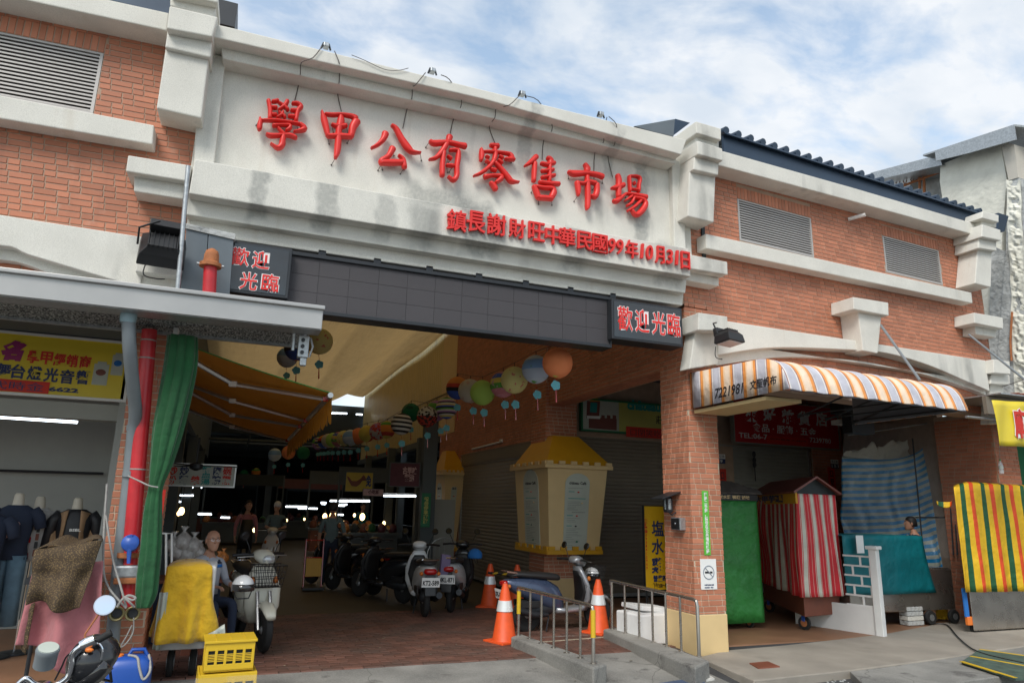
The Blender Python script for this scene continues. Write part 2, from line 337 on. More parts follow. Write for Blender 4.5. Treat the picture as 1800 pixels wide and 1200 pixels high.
MT['concf'] = mat('concrete_slab', (.27, .262, .24), .9, var=.30, vs=1.6, bump=.5, bs=70, fn=gfloor, spec=.25)
MT['pebble'] = mat('exposed_pebble_paving', (.34, .30, .25), .85, var=.2, vs=2, bump=.9, bs=120, fn=stained(.3, .55, (.13, .12, .10)))
MT['paver'] = mat('terracotta_paver', (.17, .078, .055), .62, var=.30, vs=3, bump=.3, bs=60, rnd=.30, fn=lambda t, N, L, geo, cur, p: f_mix(N, L, f_ramp(N, L, f_noise(N, L, world(N), 1.3, 7, None, .65), .45, .68, 0, .75), cur, (.075, .062, .052)))
MT['asph'] = mat('asphalt', (.062, .063, .066), .9, var=.25, vs=2, bump=.9, bs=140)
MT['grout'] = mat('dark_grout', (.085, .07, .058), .9, var=.2)
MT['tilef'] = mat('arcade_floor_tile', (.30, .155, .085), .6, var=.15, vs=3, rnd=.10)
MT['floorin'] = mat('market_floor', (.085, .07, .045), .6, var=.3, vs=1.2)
MT['wallg'] = mat('shop_wall_grey', (.34, .35, .33), .7, var=.05)
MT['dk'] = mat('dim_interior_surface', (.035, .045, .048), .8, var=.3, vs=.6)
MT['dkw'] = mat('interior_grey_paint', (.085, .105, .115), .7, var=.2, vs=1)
MT['tube'] = mat('fluorescent_tube', (.80, .90, 1), .3, var=0, emit=4)
MT['bulb'] = mat('warm_bulb', (1, .66, .28), .3, var=0, emit=5)
MT['skin'] = mat('skin', (.46, .24, .155), .55, var=.08, vs=20)
MT['hair'] = mat('dark_hair', (.015, .013, .012), .6, var=.2)
MT['hairg'] = mat('grey_hair', (.22, .20, .19), .7, var=.3, vs=30)
MT['shirtg'] = mat('pale_grey_jacket', (.38, .39, .43), .85, var=.08, vs=8)
MT['navyc'] = mat('navy_fabric', (.02, .03, .06), .85, var=.2)
MT['bluec'] = mat('bright_blue_fabric', (.02, .16, .50), .85, var=.1)
MT['tealc'] = mat('grey_green_shirt', (.12, .17, .18), .85, var=.15)
MT['jean'] = mat('faded_denim', (.13, .22, .29), .85, var=.22, vs=9)
MT['plast'] = mat('blue_plastic_drum', (.012, .075, .36), .4, var=.08)
MT['crate'] = mat('yellow_crate_plastic', (.66, .43, .02), .45, var=.08)
MT['orng'] = mat('orange_plastic', (.80, .20, .03), .45, var=.08)
MT['sclay'] = mat('scooter_cream_paint', (.62, .60, .50), .25, .0, var=.06, coat=.4)
MT['ssilv'] = mat('scooter_silver_paint', (.34, .35, .37), .3, .5, var=.05, coat=.4)
MT['sblue'] = mat('scooter_slate_blue_paint', (.06, .085, .15), .28, .3, var=.05, coat=.4)
MT['swhite'] = mat('scooter_white_paint', (.66, .67, .68), .25, 0, var=.05, coat=.4)
MT['sblack'] = mat('scooter_black_paint', (.02, .021, .024), .22, .1, var=.1, coat=.5)
MT['lred'] = mat('red_lamp_lens', (.42, .008, .01), .18, var=.05, coat=.5)
MT['lor'] = mat('amber_lens', (.60, .16, .02), .45, var=.05)
MT['lens'] = mat('clear_headlamp', (.55, .57, .58), .12, .3, var=.08, coat=.6)
MT['seat'] = mat('black_vinyl_seat', (.022, .021, .022), .5, var=.1, bump=.15, bs=80)
MT['rope'] = mat('grey_rope', (.34, .33, .31), .9, var=.2, vs=40)
MT['wire'] = mat('brown_cable', (.10, .085, .075), .8, var=.1)
MT['acr'] = mat('clear_plastic_film', (.75, .80, .82), .15, var=0, alpha=.07)
MT['glass'] = mat('clear_bottle', (.75, .85, .88), .08, var=0, alpha=.35)
MT['stw'] = mat('rough_whitewash', (.80, .78, .68), .9, var=.12, vs=3, bump=.9, bs=7, bd=.03, fn=stained(.3, .62, (.35, .33, .27)))
MT['stg'] = mat('rough_grey_concrete', (.46, .47, .46), .92, var=.3, vs=4, bump=1.0, bs=10, bd=.04, fn=stained(.45, .5))
MT['rust'] = mat('rusty_orange_steel', (.42, .15, .055), .8, var=.3, vs=12, bump=.4)
def stripes(name, axis, period, stops, rough=.6, org=0, trans=0, bumpy=.7, wob=0):
    """woven cloth with a repeating stripe along an object axis; stops: (fraction, colour)"""
    def fn(t, N, L, geo, cur, p):
        s = N('ShaderNodeSeparateXYZ'); L(geo.outputs['UV'] if axis == 'u' else geo.outputs['Object'], s.inputs[0])
        v = s.outputs[{'x': 0, 'y': 1, 'z': 2, 'u': 0}[axis]]
        d = N('ShaderNodeMath', operation='MULTIPLY_ADD'); L(v, d.inputs[0]); d.inputs[1].default_value = 1/period; d.inputs[2].default_value = org+50
        f = N('ShaderNodeMath', operation='FRACT'); L(d.outputs[0], f.inputs[0])
        r = N('ShaderNodeValToRGB'); r.color_ramp.interpolation = 'CONSTANT'
        while len(r.color_ramp.elements) < len(stops): r.color_ramp.elements.new(.5)
        for e, (q, c) in zip(r.color_ramp.elements, stops): e.position = q
        for e, (q, c) in zip(r.color_ramp.elements, stops): e.color = (*c, 1)
        L(f.outputs[0], r.inputs[0])
        nz = f_noise(N, L, geo.outputs['Object'], 5, 4); vm = N('ShaderNodeVectorMath', operation='SCALE'); L(r.outputs[0], vm.inputs[0]); L(f_ramp(N, L, nz, .3, .7, .86, 1.08), vm.inputs['Scale'])
        return vm.outputs[0]
    return mat(name, (1, 1, 1), rough, var=0, bump=bumpy, bs=6, bd=.04, fn=fn, trans=0)
W_, G_, O_, OL = (.74, .70, .66), (.50, .49, .54), (.80, .30, .07), (.84, .58, .36)
MT['awn'] = stripes('orange_grey_white_awning_stripe', 'u', .40, [(0, (.30, .16, .14)), (.03, W_), (.07, G_), (.38, W_), (.43, (.30, .16, .14)), (.47, O_), (.56, OL), (.62, (.84, .66, .50)), (.82, OL), (.88, O_)])
MT['rw'] = stripes('red_white_cart_stripe', 'u', .235, [(0, (.62, .60, .50)), (.30, (.60, .02, .03)), (.345, (.62, .60, .50)), (.375, (.62, .02, .03)), (.62, (.65, .25, .22)), (.67, (.62, .02, .03)), (.90, (.62, .60, .50)), (.94, (.60, .02, .03))])
MT['ygo'] = stripes('yellow_green_orange_stripe', 'u', .46, [(0, (.72, .43, .01)), (.22, (.01, .085, .03)), (.42, (.72, .43, .01)), (.64, (.72, .07, .012)), (.85, (.72, .43, .01))])
MT['bw'] = stripes('blue_white_tarpaulin', 'u', .115, [(0, (.003, .20, .46)), (.50, (.33, .37, .33))], rough=.3, bumpy=.5)
def leopard(t, N, L, geo, cur, p):
    v = N('ShaderNodeTexVoronoi'); v.inputs['Scale'].default_value = 85; L(geo.outputs['Object'], v.inputs['Vector'])
    return f_mix(N, L, f_ramp(N, L, v.outputs['Distance'], .32, .42), (.16, .105, .045), (.055, .035, .018))
MT['leo'] = mat('brown_speckled_cloth', (.3, .2, .1), .85, var=0, fn=leopard)
def transl(name, col, k=.5, rough=.7):
    m = bpy.data.materials.new(name); m.use_nodes = True; t = m.node_tree; p = t.nodes['Principled BSDF']; o = t.nodes['Material Output']
    tr = t.nodes.new('ShaderNodeBsdfTranslucent'); mx = t.nodes.new('ShaderNodeMixShader'); nz = t.nodes.new('ShaderNodeTexNoise'); tc = t.nodes.new('ShaderNodeTexCoord')
    nz.inputs['Scale'].default_value = 2.5; nz.inputs['Detail'].default_value = 5; t.links.new(tc.outputs['Object'], nz.inputs['Vector'])
    c = t.nodes.new('ShaderNodeMix'); c.data_type = 'RGBA'; c.inputs[6].default_value = (*[x*.78 for x in col], 1); c.inputs[7].default_value = (*col, 1); t.links.new(nz.outputs[0], c.inputs[0])
    t.links.new(c.outputs[2], p.inputs['Base Color']); t.links.new(c.outputs[2], tr.inputs[0]); p.inputs['Roughness'].default_value = rough
    mx.inputs[0].default_value = k; t.links.new(p.outputs[0], mx.inputs[1]); t.links.new(tr.outputs[0], mx.inputs[2]); t.links.new(mx.outputs[0], o.inputs[0]); n3 = t.nodes.new('ShaderNodeTexNoise'); n3.inputs['Scale'].default_value = 1.3; n3.inputs['Detail'].default_value = 6; mq = t.nodes.new('ShaderNodeMapping'); mq.inputs['Scale'].default_value = (3, .5, 1); t.links.new(tc.outputs['Object'], mq.inputs[0]); t.links.new(mq.outputs[0], n3.inputs['Vector']); bb = t.nodes.new('ShaderNodeBump'); bb.inputs['Strength'].default_value = .8; bb.inputs['Distance'].default_value = .08; t.links.new(n3.outputs[0], bb.inputs['Height']); t.links.new(bb.outputs[0], p.inputs['Normal']); t.links.new(bb.outputs[0], tr.inputs['Normal']); return m
MT['tarp'] = transl('tan_translucent_tarpaulin', (.50, .33, .14), .30)
MT['oawn'] = transl('orange_awning_cloth', (.52, .22, .02), .35)
# ================================================================== THE MARKET BUILDING
B = thing('market_building', 'orange brick-tiled market hall with cream stone gateway and blue roof edge filling the scene', 'building', (2.4, FY, 0))
CH = .0655; SL, HL, J = .190, .098, .0095
BR = []                                              # (area in the picture, mesh kind, matrix) of every brick
PROTO = {}
def proto(l, h=CH-J, d=.007, mname='brick'):
    k = (round(l, 3), round(h, 3), d, mname)
    if k not in PROTO:
        me = bpy.data.meshes.new('brick'); x, y, z = l/2, d, h/2; e = .003
        vs = [(-x, 0, -z), (x, 0, -z), (x, 0, z), (-x, 0, z), (-x+e, y, -z+e), (x-e, y, -z+e), (x-e, y, z-e), (-x+e, y, z-e)]
        me.from_pydata(vs, [], [(4, 5, 6, 7), (0, 1, 5, 4), (1, 2, 6, 5), (2, 3, 7, 6), (3, 0, 4, 7)]); me.materials.append(MT[mname])
        bm = bmesh.new(); bm.from_mesh(me); bmesh.ops.recalc_face_normals(bm, faces=bm.faces); bm.to_mesh(me); bm.free()
        for q in me.polygons:
            if q.normal.y*1 < -.5: pass
        PROTO[k] = me
    return PROTO[k]
def bricks(F, u0, u1, v0, v1, off=0, holes=(), keep=None, soldier=(), phase=0.0, ch=CH, wide=1.0):
    """lay the visible tiles of a wall: one long, one short, every course shifted"""
    r = int(math.floor(v0/ch)); v = r*ch
    while v < v1-.01:
        sh = ((r*.37) % 1)*(SL+HL+2*J) + phase
        u = u0 - sh; k = r % 2
        while u < u1:
            l = (SL if k % 2 == 0 else HL)*wide; a, b = max(u, u0), min(u+l, u1); c, d = max(v, v0), min(v+ch-J, v1)
            if b-a > .02 and d-c > .015:
                segs = [(a, b)]
                for (ha, hb, hc, hd) in holes:
                    if c < hd-.012 and d > hc+.012:
                        ns = []
                        for (p, q) in segs:
                            if q <= ha or p >= hb: ns.append((p, q))
                            else:
                                if ha-p > .02: ns.append((p, ha-J/2))
                                if q-hb > .02: ns.append((hb+J/2, q))
                        segs = ns
                for p, q in segs:
                    if q-p > .02 and (keep is None or keep((p+q)/2, (c+d)/2)): BR.append((F, (p+q)/2, (c+d)/2, off, q-p, d-c))
            u += l+J; k += 1
        v += ch; r += 1
    for (a, b, c, d) in soldier:
        n = max(1, int((b-a)/.066)); st = (b-a)/n
        for i in range(n): BR.append((F, a+(i+.5)*st, (c+d)/2, off, st-J, d-c-J))
def flush_bricks(parent, limit, name='brick'):
    def area(t):
        F, u, v, off, l, h = t; p = F.pt(u, v, off); d = p-CAM; z = d.dot(CF)
        if z < .5: return 0
        x = d.dot(CR)/z*FPX; y = d.dot(CU)/z*FPX
        if abs(x) > 905 or abs(y) > 605: return 0
        return l*h*abs(F.n.dot(d.normalized()))/z/z
    sc_ = sorted(range(len(BR)), key=lambda i: -area(BR[i]))
    ind = set(sc_[:limit]); m = M()
    for i in ind:
        F, u, v, off, l, h = BR[i]; ob = bpy.data.objects.new(name, proto(round(l/.004)*.004, round(h/.004)*.004)); COL.objects.link(ob)
        p = F.pt(u, v, off); ob.parent = parent; ob.location = p-WL[parent]; ob.rotation_euler = (0, 0, math.atan2(F.d.y, F.d.x)+math.pi) if F is not None else (0, 0, 0)
        ob.rotation_euler = (0, 0, math.atan2(F.n.y, F.n.x)-math.pi/2)
    e = .003
    for i in range(len(BR)):
        if i in ind: continue
        F, u, v, off, l, h = BR[i]; x, z = l/2, h/2
        P = [F.pt(u-x, v-z, off), F.pt(u+x, v-z, off), F.pt(u+x, v+z, off), F.pt(u-x, v+z, off), F.pt(u-x+e, v-z+e, off+.007), F.pt(u+x-e, v-z+e, off+.007), F.pt(u+x-e, v+z-e, off+.007), F.pt(u-x+e, v+z-e, off+.007)]
        m.add(P, [(4, 5, 6, 7), (0, 1, 5, 4), (1, 2, 6, 5), (2, 3, 7, 6), (3, 0, 4, 7)], 0, random.random()*.98+.01)
    stuff(m.obj('brickwork', MT['brick'], parent)); BR.clear()
BD = -.007                                           # mortar plane sits behind the brick faces
# ---- centre gateway: profile of the stone entablature (all fronts traced on plane C)
def trim(name, F, P, f, b=-.25, bev=.012, mt='conc'):
    m = M(); fpoly(m, F, P, f, b); return m.obj(name, MT[mt], B, bevel=bev)
trim('parapet_coping', C, [(330, 31), (412, 50), (1207, 246), (1198, 272), (850, 174), (400, 71), (330, 55)], .42)
m = M(); fpoly(m, C, [(388, 76), (850, 188), (1190, 270), (1188, 288), (850, 204), (391, 103)], .26, -.25); m.obj('cornice', MT['conc'], B, bevel=.012)
pu0, pv1 = C.px(350, 110, .04); pu1, pv0 = C.px(1205, 437, .04)
m = M(); m.fb(C, -.75, 4.75, 5.50, 6.55, .04, -.25); m.obj('name_panel', MT['conc'], B)
trim('pilaster', C, [(350, 88), (397, 100), (376, 290), (341, 284)], .13)
trim('pilaster', C, [(1181, 280), (1200, 284), (1206, 440), (1186, 436)], .13)
trim('ledge_beam', C, [(342, 279), (1211, 437), (1214.5, 486), (332, 340)], .36)
trim('lintel_moulding', C, [(330, 338), (1208, 484), (1205, 515), (327, 377)], .20)
trim('lintel_beam', C, [(329, 360), (1203, 500), (1200, 537), (328, 409)], .08, -.30)
# side brackets of the ledge
trim('ledge_bracket', LW, [(225, 272.5), (338, 291), (332, 319), (221, 301)], .34, 0)
trim('ledge_bracket', LW, [(236, 306), (330, 322), (322, 350), (235, 336)], .24, 0)
trim('ledge_bracket', RW, [(1213, 447), (1278.7, 460), (1279.7, 483), (1214, 472)], .34, 0)
trim('ledge_bracket', RW, [(1205, 475), (1264, 489), (1264, 503), (1205, 492)], .20, 0)
# stacked consoles at the joints of the wings
def console(F, parts, b=0):
    e = thing('console', None, None, F.pt(0, 0, 0)); 
    e.parent = B; e.location = WL[e]-WL[B]
    for nm, P, f in parts:
        m = M()
        if len(P) == 4: fpoly(m, F, P, f, b)
        else:
            Q = [F.px(x, y, f) for x, y in P[:4]]; K = [F.px(x, y, P[4]) for x, y in P[5]]
            m.prism([F.pt(u, v, f) for u, v in Q], None, 0, [F.pt(u, v, P[4]) for u, v in K]) if 0 else fpoly(m, F, P[:4], f, b)
        m.obj(nm, MT['conc'], e, bevel=.014)
console(LW, [('cap_block', [(299, -40), (383, -22), (383, 5), (300, -12)], .52), ('cap_block', [(299, -14), (384, 4), (375, 30), (299, 10)], .42), ('cap_block', [(298, 10), (383, 30), (373, 65), (293, 50)], .52),
 ('cap_block', [(295, 50), (374, 62), (370, 101), (290, 83)], .42), ('console_body', [(291, 84), (367, 103), (354, 208), (275, 190)], .36)])
console(RW, [('cap_block', [(1223, 213), (1268, 226), (1268, 247), (1225, 234)], .50), ('cap_block', [(1224, 230), (1264, 241), (1264, 262), (1224, 250)], .42), ('cap_block', [(1226, 247), (1270, 261), (1271, 283), (1227, 271)], .50),
 ('cap_block', [(1221, 271), (1264, 283), (1263, 308), (1219, 298)], .42), ('console_body', [(1212, 298), (1258, 308), (1255, 391), (1209, 380)], .34)])
console(RW, [('cap_block', [(1728, 371), (1756, 378), (1756, 391), (1726, 383)], .50), ('cap_block', [(1727, 383), (1752, 390), (1752, 400), (1726, 395)], .42), ('cap_block', [(1727, 394), (1759, 404), (1760, 423), (1726, 416)], .50),
 ('cap_block', [(1721, 416), (1752, 425), (1752, 441), (1720, 436)], .42), ('console_body', [(1719, 436), (1744, 441), (1742, 505), (1714, 498)], .34)])
# ---- wings: parapet, ledges, arches
Lz = lambda x, y, F=LW, o=0: F.px(x, y, o)
trim('parapet', LW, [(-400, -130), (297, 23), (293, 54), (-400, -96)], .30)
trim('window_ledge', LW, [(-300, 109), (271, 220), (268, 254), (-300, 157)], .20, 0)
trim('parapet', RW, [(1262, 263), (1500, 330), (1720, 395), (1718, 414), (1500, 354), (1264, 290.5)], .30)
trim('window_ledge', RW, [(1240.8, 410.5), (1500, 468), (1708, 514), (1710, 533), (1500, 490), (1242, 436.5)], .20, 0)
# arch bands
def arch(F, top, low, f, name='arch_band'):
    m = M(); P = top+low[::-1]; Q = [F.px(x, y, f) for x, y in P]
    # strip built as quads between the top line and the curve
    n = len(low); T = [F.px(*top[0], f), F.px(*top[-1], f)]
    lo = [F.px(x, y, f) for x, y in low]; vs = []; 
    for (u, v) in lo:
        t = (u-T[0][0])/(T[1][0]-T[0][0]); vt = T[0][1]+(T[1][1]-T[0][1])*t
        for o in (f, 0): vs += [F.pt(u, vt, o), F.pt(u, v, o)]
    fs = []
    for i in range(n-1):
        a, b = 4*i, 4*(i+1); fs += [(a, a+1, b+1, b), (a+2, b+2, b+3, a+3), (a, b, b+2, a+2), (a+1, a+3, b+3, b+1)]
    fs += [(0, 2, 3, 1), (4*n-4, 4*n-3, 4*n-1, 4*n-2)]
    m.add(vs, fs); return m.obj(name, MT['conc'], B, bevel=.01)
lowc = crv([(1263, 624), (1333, 613), (1400, 610.7), (1517, 616), (1567, 622), (1633, 641.7), (1700, 670), (1740, 687)], 5)
arch(RW, [(1262, 561.5), (1733, 633.3)], lowc, .22)
arch(RW, [(1262, 600), (1737, 672)], crv([(1259, 642), (1333, 630.7), (1400, 627), (1500, 633), (1567, 645), (1633, 660), (1700, 681), (1733, 694)], 5), .11, 'arch_moulding')
arch(LW, [(-300, 331), (246, 415.5)], crv([(-300, 500), (-150, 443), (0, 431.5), (50, 447.5), (125, 470), (212, 496), (246, 508)], 4), .22)
arch(LW, [(-300, 380), (240, 480)], crv([(-300, 530), (-150, 475), (0, 456), (100, 485), (190, 514), (240, 530)], 4), .11, 'arch_moulding')
# keystone
def wedge(F, P, f, name):
    m = M(); fpoly(m, F, P, f, 0); return m.obj(name, MT['conc'], B, bevel=.012)
wedge(RW, [(1500, 521.7), (1561.7, 531.7), (1562.7, 555), (1501, 543.3)], .40, 'keystone_cap')
wedge(RW, [(1508, 545), (1550, 553), (1543, 621), (1517, 616)], .32, 'keystone')
wedge(RW, [(1712.5, 549), (1763, 558), (1764, 578), (1713, 567.5)], .34, 'side_bracket')
wedge(RW, [(1714, 569), (1752, 577), (1751, 593), (1715, 587)], .22, 'side_bracket')
# impost blocks at the arch springings
wedge(RW, [(1228, 549), (1279, 556), (1279.5, 581.7), (1227.5, 580)], .36, 'impost_block')
wedge(RW, [(1222, 581), (1268, 584), (1262, 640), (1212, 648)], .20, 'impost_stem')
wedge(RW, [(1746.7, 631), (1775, 635), (1777, 657.5), (1747, 655)], .34, 'impost_block')
wedge(RW, [(1744, 656), (1775, 659), (1776, 676), (1741, 674)], .24, 'impost_block')
wedge(RW, [(1741, 675), (1765, 677), (1762, 745), (1738, 745)], .14, 'impost_stem')
wedge(LW, [(242, 445), (324, 456), (318, 487), (237, 477)], .32, 'impost_block')
wedge(LW, [(243, 478), (318, 486), (314, 560), (243, 552)], .20, 'impost_stem')
# ---- louvre vents
def vent(F, x0, y0, x1, y1):
    e = thing('louvre_vent', None, None, F.pt(0, 0)); e.parent = B; e.location = WL[e]-WL[B]
    u0, v1 = F.px(x0, y0); u1, v0 = F.px(x1, y1)
    m = M(); m.fb(F, u0, v0, u1, v1, -.14, -.16); m.obj('vent_backing', MT['black'], e)
    m = M(); w_ = .03
    m.fb(F, u0, v0, u0+w_, v1, -.005, -.14); m.fb(F, u1-w_, v0, u1, v1, -.005, -.14); m.fb(F, u0+w_, v1-.02, u1-w_, v1, -.005, -.14); m.fb(F, u0+w_, v0, u1-w_, v0+.02, -.005, -.14); m.obj('vent_frame', MT['louv'], e)
    n = 16; st = (v1-v0-.04)/n; m = M()
    a = F.pt(u0+w_, 0, 0)
    for k in range(n):
        v = v0+.02+(k+.5)*st; q = M()
        P = [F.pt(u0+w_, v-st*.30, -.015), F.pt(u0+w_, v+st*.16, -.015), F.pt(u0+w_, v+st*.42, -.08), F.pt(u0+w_, v+st*.34, -.08), F.pt(u0+w_, v-st*.30, -.022)]
        q.prism(P, F.d*(u1-u0-2*w_)); q.obj('slat', MT['louv'], e)
    return (u0-.004, u1+.004, v0-.004, v1+.004)
hr1 = vent(RW, 1296.5, 349, 1431.5, 452.5); hr2 = vent(RW, 1551.5, 414, 1658, 501); hl1 = vent(LW, -160, 23, 163, 200)
# brick surfaces
u_end = RW.px(1733, 565)[0]
def zr(x, y): return RW.px(x, y)[1]
ztop = RW.px(1500, 362)[1]; zsp = RW.px(1500, 633)[1]
m = M(); 
def wall_holes(F, u0, u1, v0, v1, holes, f=BD, b=-.30, mt='mortar', nm='wall'):
    """wall slab with rectangular openings"""
    us = sorted({u0, u1, *[h[0] for h in holes], *[h[1] for h in holes]}); vs_ = sorted({v0, v1, *[h[2] for h in holes], *[h[3] for h in holes]})
    m = M()
    for i in range(len(us)-1):
        for j in range(len(vs_)-1):
            cu, cv = (us[i]+us[i+1])/2, (vs_[j]+vs_[j+1])/2
            if any(h[0] < cu < h[1] and h[2] < cv < h[3] for h in holes) or not (u0 < cu < u1 and v0 < cv < v1): continue
            m.fb(F, us[i], vs_[j], us[i+1], vs_[j+1], f, b)
    bm = None
    return m.obj(nm, MT[mt], B)
zbR = 3.30
wall_holes(RW, .42, u_end, zbR, ztop+.3, [hr1, hr2])
def sold(h): return (h[0], h[1], h[3], h[3]+.19)
s1, s2 = sold(hr1), sold(hr2)
bricks(RW, 0.02, u_end, zbR+.02, ztop, 0+BD, holes=[hr1, hr2, (s1[0], s1[1], s1[2], s1[3]), (s2[0], s2[1], s2[2], s2[3])], soldier=[s1, s2])
m = M(); m.fb(RW, -.02, 4.35, .42, ztop+.3, BD, -.3); m.obj('wall', MT['mortar'], B)
# end return of the right wing
EF = Frame(RW.pt(u_end, 0, 0), -RW.n, RW.d)
m = M(); m.fb(EF, 0, 3.3, .3, ztop+.3, 0, -.02); m.obj('wall', MT['mortar'], B)
ltop = LW.px(100, 25)[1]
wall_holes(LW, -4.2, .30, 3.35, ltop+.3, [hl1])
s3 = sold(hl1)
bricks(LW, -4.2, .30, 3.37, ltop, BD, holes=[hl1, s3], soldier=[s3])
# ---- pillars of the gateway
def pillar(x0, x1, y0, y1, z0, zb, z1, faces='fl', mt='mortar2', base=True, lab=None):
    e = thing('pillar', None, None, ((x0+x1)/2, (y0+y1)/2, 0)); e.parent = B; e.location = WL[e]-WL[B]
    m = M(); m.b2((x0, y0+.016, zb), (x1-.016, y1, z1)) if 0 else m.b2((x0+.007, y0+.007, zb), (x1-.007, y1-.007, z1)); m.obj('pillar_core', MT[mt], e)
    if base: m = M(); m.b2((x0-.004, y0-.004, z0), (x1+.004, y1+.004, zb)); m.obj('pillar_base', MT['cream' if base == 2 else 'concw'], e, bevel=.008)
    if 'f' in faces: bricks(Frame((0, y0, 0), (1, 0, 0), (0, -1, 0)), x0+.002, x1-.002, zb+.01, z1, BD, phase=.11, ch=.0665)
    if 'l' in faces: bricks(Frame((x0, 0, 0), (0, 1, 0), (-1, 0, 0)), y0+.002, y1-.002, zb+.01, z1, BD, ch=.0665)
    if 'r' in faces: bricks(Frame((x1, 0, 0), (0, 1, 0), (1, 0, 0)), y0+.002, y1-.002, zb+.01, z1, BD, ch=.0665)
    return e
PX0, PX1 = 5.37, 5.83
pillar(PX0, PX1, FY, FY+.62, -.14, .43, 4.3, 'fl', base=2)
LX1 = at(282, 900, Y=FY).x; LX0 = at(192, 900, Y=FY).x
pillar(LX0, LX1, FY, FY+.55, -.14, .20, 3.34, 'fr')
pillar(5.36, 6.02, 11.9, 12.6, 0, .42, 6.8, 'fl', base=2)
E0 = at(1735, 800, Y=8.0)
RPx0 = RW.px(1737, 700)[0]; RPx1 = RW.px(1775, 700)[0]
m = M(); m.fb(RW, RPx0, 0, RPx1, 3.4, BD, -1.0+0); m.obj('pillar', MT['mortar'], B)
bricks(RW, RPx0, RPx1, 0.02, 3.32, BD)
EL = Frame(RW.pt(RPx0, 0, 0), -RW.n, -RW.d)
bricks(EL, 0.02, 1.0, .02, 3.32, 0)
# brick beam over the shop front along the passage, passage wall deeper in
zb_ = 3.548
m = M(); m.fb(XW, FY+.62, zb_, 11.9, 4.9, BD, -.35); m.obj('brick_beam', MT['mortar2'], B); bricks(XW, FY+.62, 11.9, zb_+.005, 4.9, BD, ch=.0665)
BU = Frame((5.42, 0, zb_), (0, 1, 0), (0, 0, -1), (1, 0, 0)); bricks(BU, FY+.64, 11.88, .0, .33, 0)
m = M(); m.fb(XW, 12.6, 2.93, 19.4, 6.85, BD, -.2); m.fb(XW, 17.35, 0, 19.4, 2.93, BD, -.2); m.obj('passage_wall', MT['mortar'], B); bricks(XW, 12.6, 19.4, 2.94, 6.85, BD); bricks(XW, 17.35, 19.4, 0.02, 2.93, BD)
m = M(); m.fb(XW, 11.9, 3.6, 12.6, 6.85, -.02, -.03); m.obj('passage_wall', MT['mortar'], B)
m = M(); m.fb(XW, FY, 4.9, 12, 6.9, -.3, -.35); m.obj('upper_wall', MT['dk'], B)
# back of facade (inside face), ceilings of the arcades, rear walls of the shops
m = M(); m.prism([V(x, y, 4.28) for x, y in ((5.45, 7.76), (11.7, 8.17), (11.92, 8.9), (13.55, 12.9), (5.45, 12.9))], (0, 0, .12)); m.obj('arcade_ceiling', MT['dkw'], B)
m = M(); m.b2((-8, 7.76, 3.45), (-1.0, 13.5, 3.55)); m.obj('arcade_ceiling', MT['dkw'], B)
SB = vframe((5.42, 12.35, 0), 0)
wall_holes(SB, .6, 4.6, 0, 4.28, [(.65, 3.4, 0, 3.05)], 0, -.25, 'mortar', 'shop_wall')
# ---- roof edges
def eave(F, u0, u1, v0, v1, off, pitch, R=.055, back=3.0):
    e = thing('roof_edge', None, None, F.pt(u0, v0)); e.parent = B; e.location = WL[e]-WL[B]
    m = M(); m.fb(F, u0, v0, u1, v1, off, off-.04); m.obj('roof_fascia', MT['roofb'], e)
    n = int((u1-u0)/pitch)+1
    for i in range(n):
        u = u0+i*pitch; q = M()
        a, b = F.pt(u, v1+.01, off+.07), F.pt(u, v1+.5, off-back)
        q.tube([a, b], R, 10); q.obj('roof_tile', MT['roofb'], e, smooth=True)
    q = M(); q.add([F.pt(u0, v1-.03, off+.06), F.pt(u1, v1-.03, off+.06), F.pt(u1, v1+.46, off-back), F.pt(u0, v1+.46, off-back), F.pt(u0, v1-.05, off+.06), F.pt(u1, v1-.05, off+.06)], [(0, 1, 2, 3), (0, 4, 5, 1)]); q.obj('roof_sheet', MT['roofb'], e, solid=.02)
a = RW.px(1271, 234, .2); b = RW.px(1722, 392, .2); c_ = RW.px(1271, 266, .2)
eave(RW, a[0], b[0], c_[1]-.06, a[1]+.0, .2, .235)
a = LW.px(205, -6, .2); b = LW.px(297, 25, .2)
eave(LW, -4.2, b[0], LW.px(205, 0, .2)[1]-.02, LW.px(250, -20, .2)[1]+.15, .2, .235)
# metal hoods behind the parapet ends
m = M(); P = [(380, 0), (384, -2), (418.5, 7), (412.5, 48), (380, 40)]; fpoly(m, C, P, -.1, -1.2); m.obj('gutter_head', MT['dark'], B)
m = M(); fpoly(m, C, [(1115, 222), (1186, 209.5), (1184, 240), (1150, 232)], -.35, -2.0); m.obj('roof_ridge_sheet', MT['greyp'], B)
m = M(); fpoly(m, C, [(1187, 209), (1213, 216), (1184, 238)], -.55, -.6); m.obj('gutter_head', MT['roofb'], B)
m = M(); fpoly(m, RW, [(1755, 374), (1773, 380), (1770, 392), (1766, 407), (1755, 408)], -.1, -1.4); m.obj('gutter_head', MT['roofb'], B)
flush_bricks(B, 300)
# small white drain stub on the right wall
u, v = RW.px(1500, 386); m = M(); m.tube([RW.pt(u-.12, v-.02, 0), RW.pt(u, v, .22)], .03, 10); m.obj('drain_stub', MT['white'], B, smooth=True)

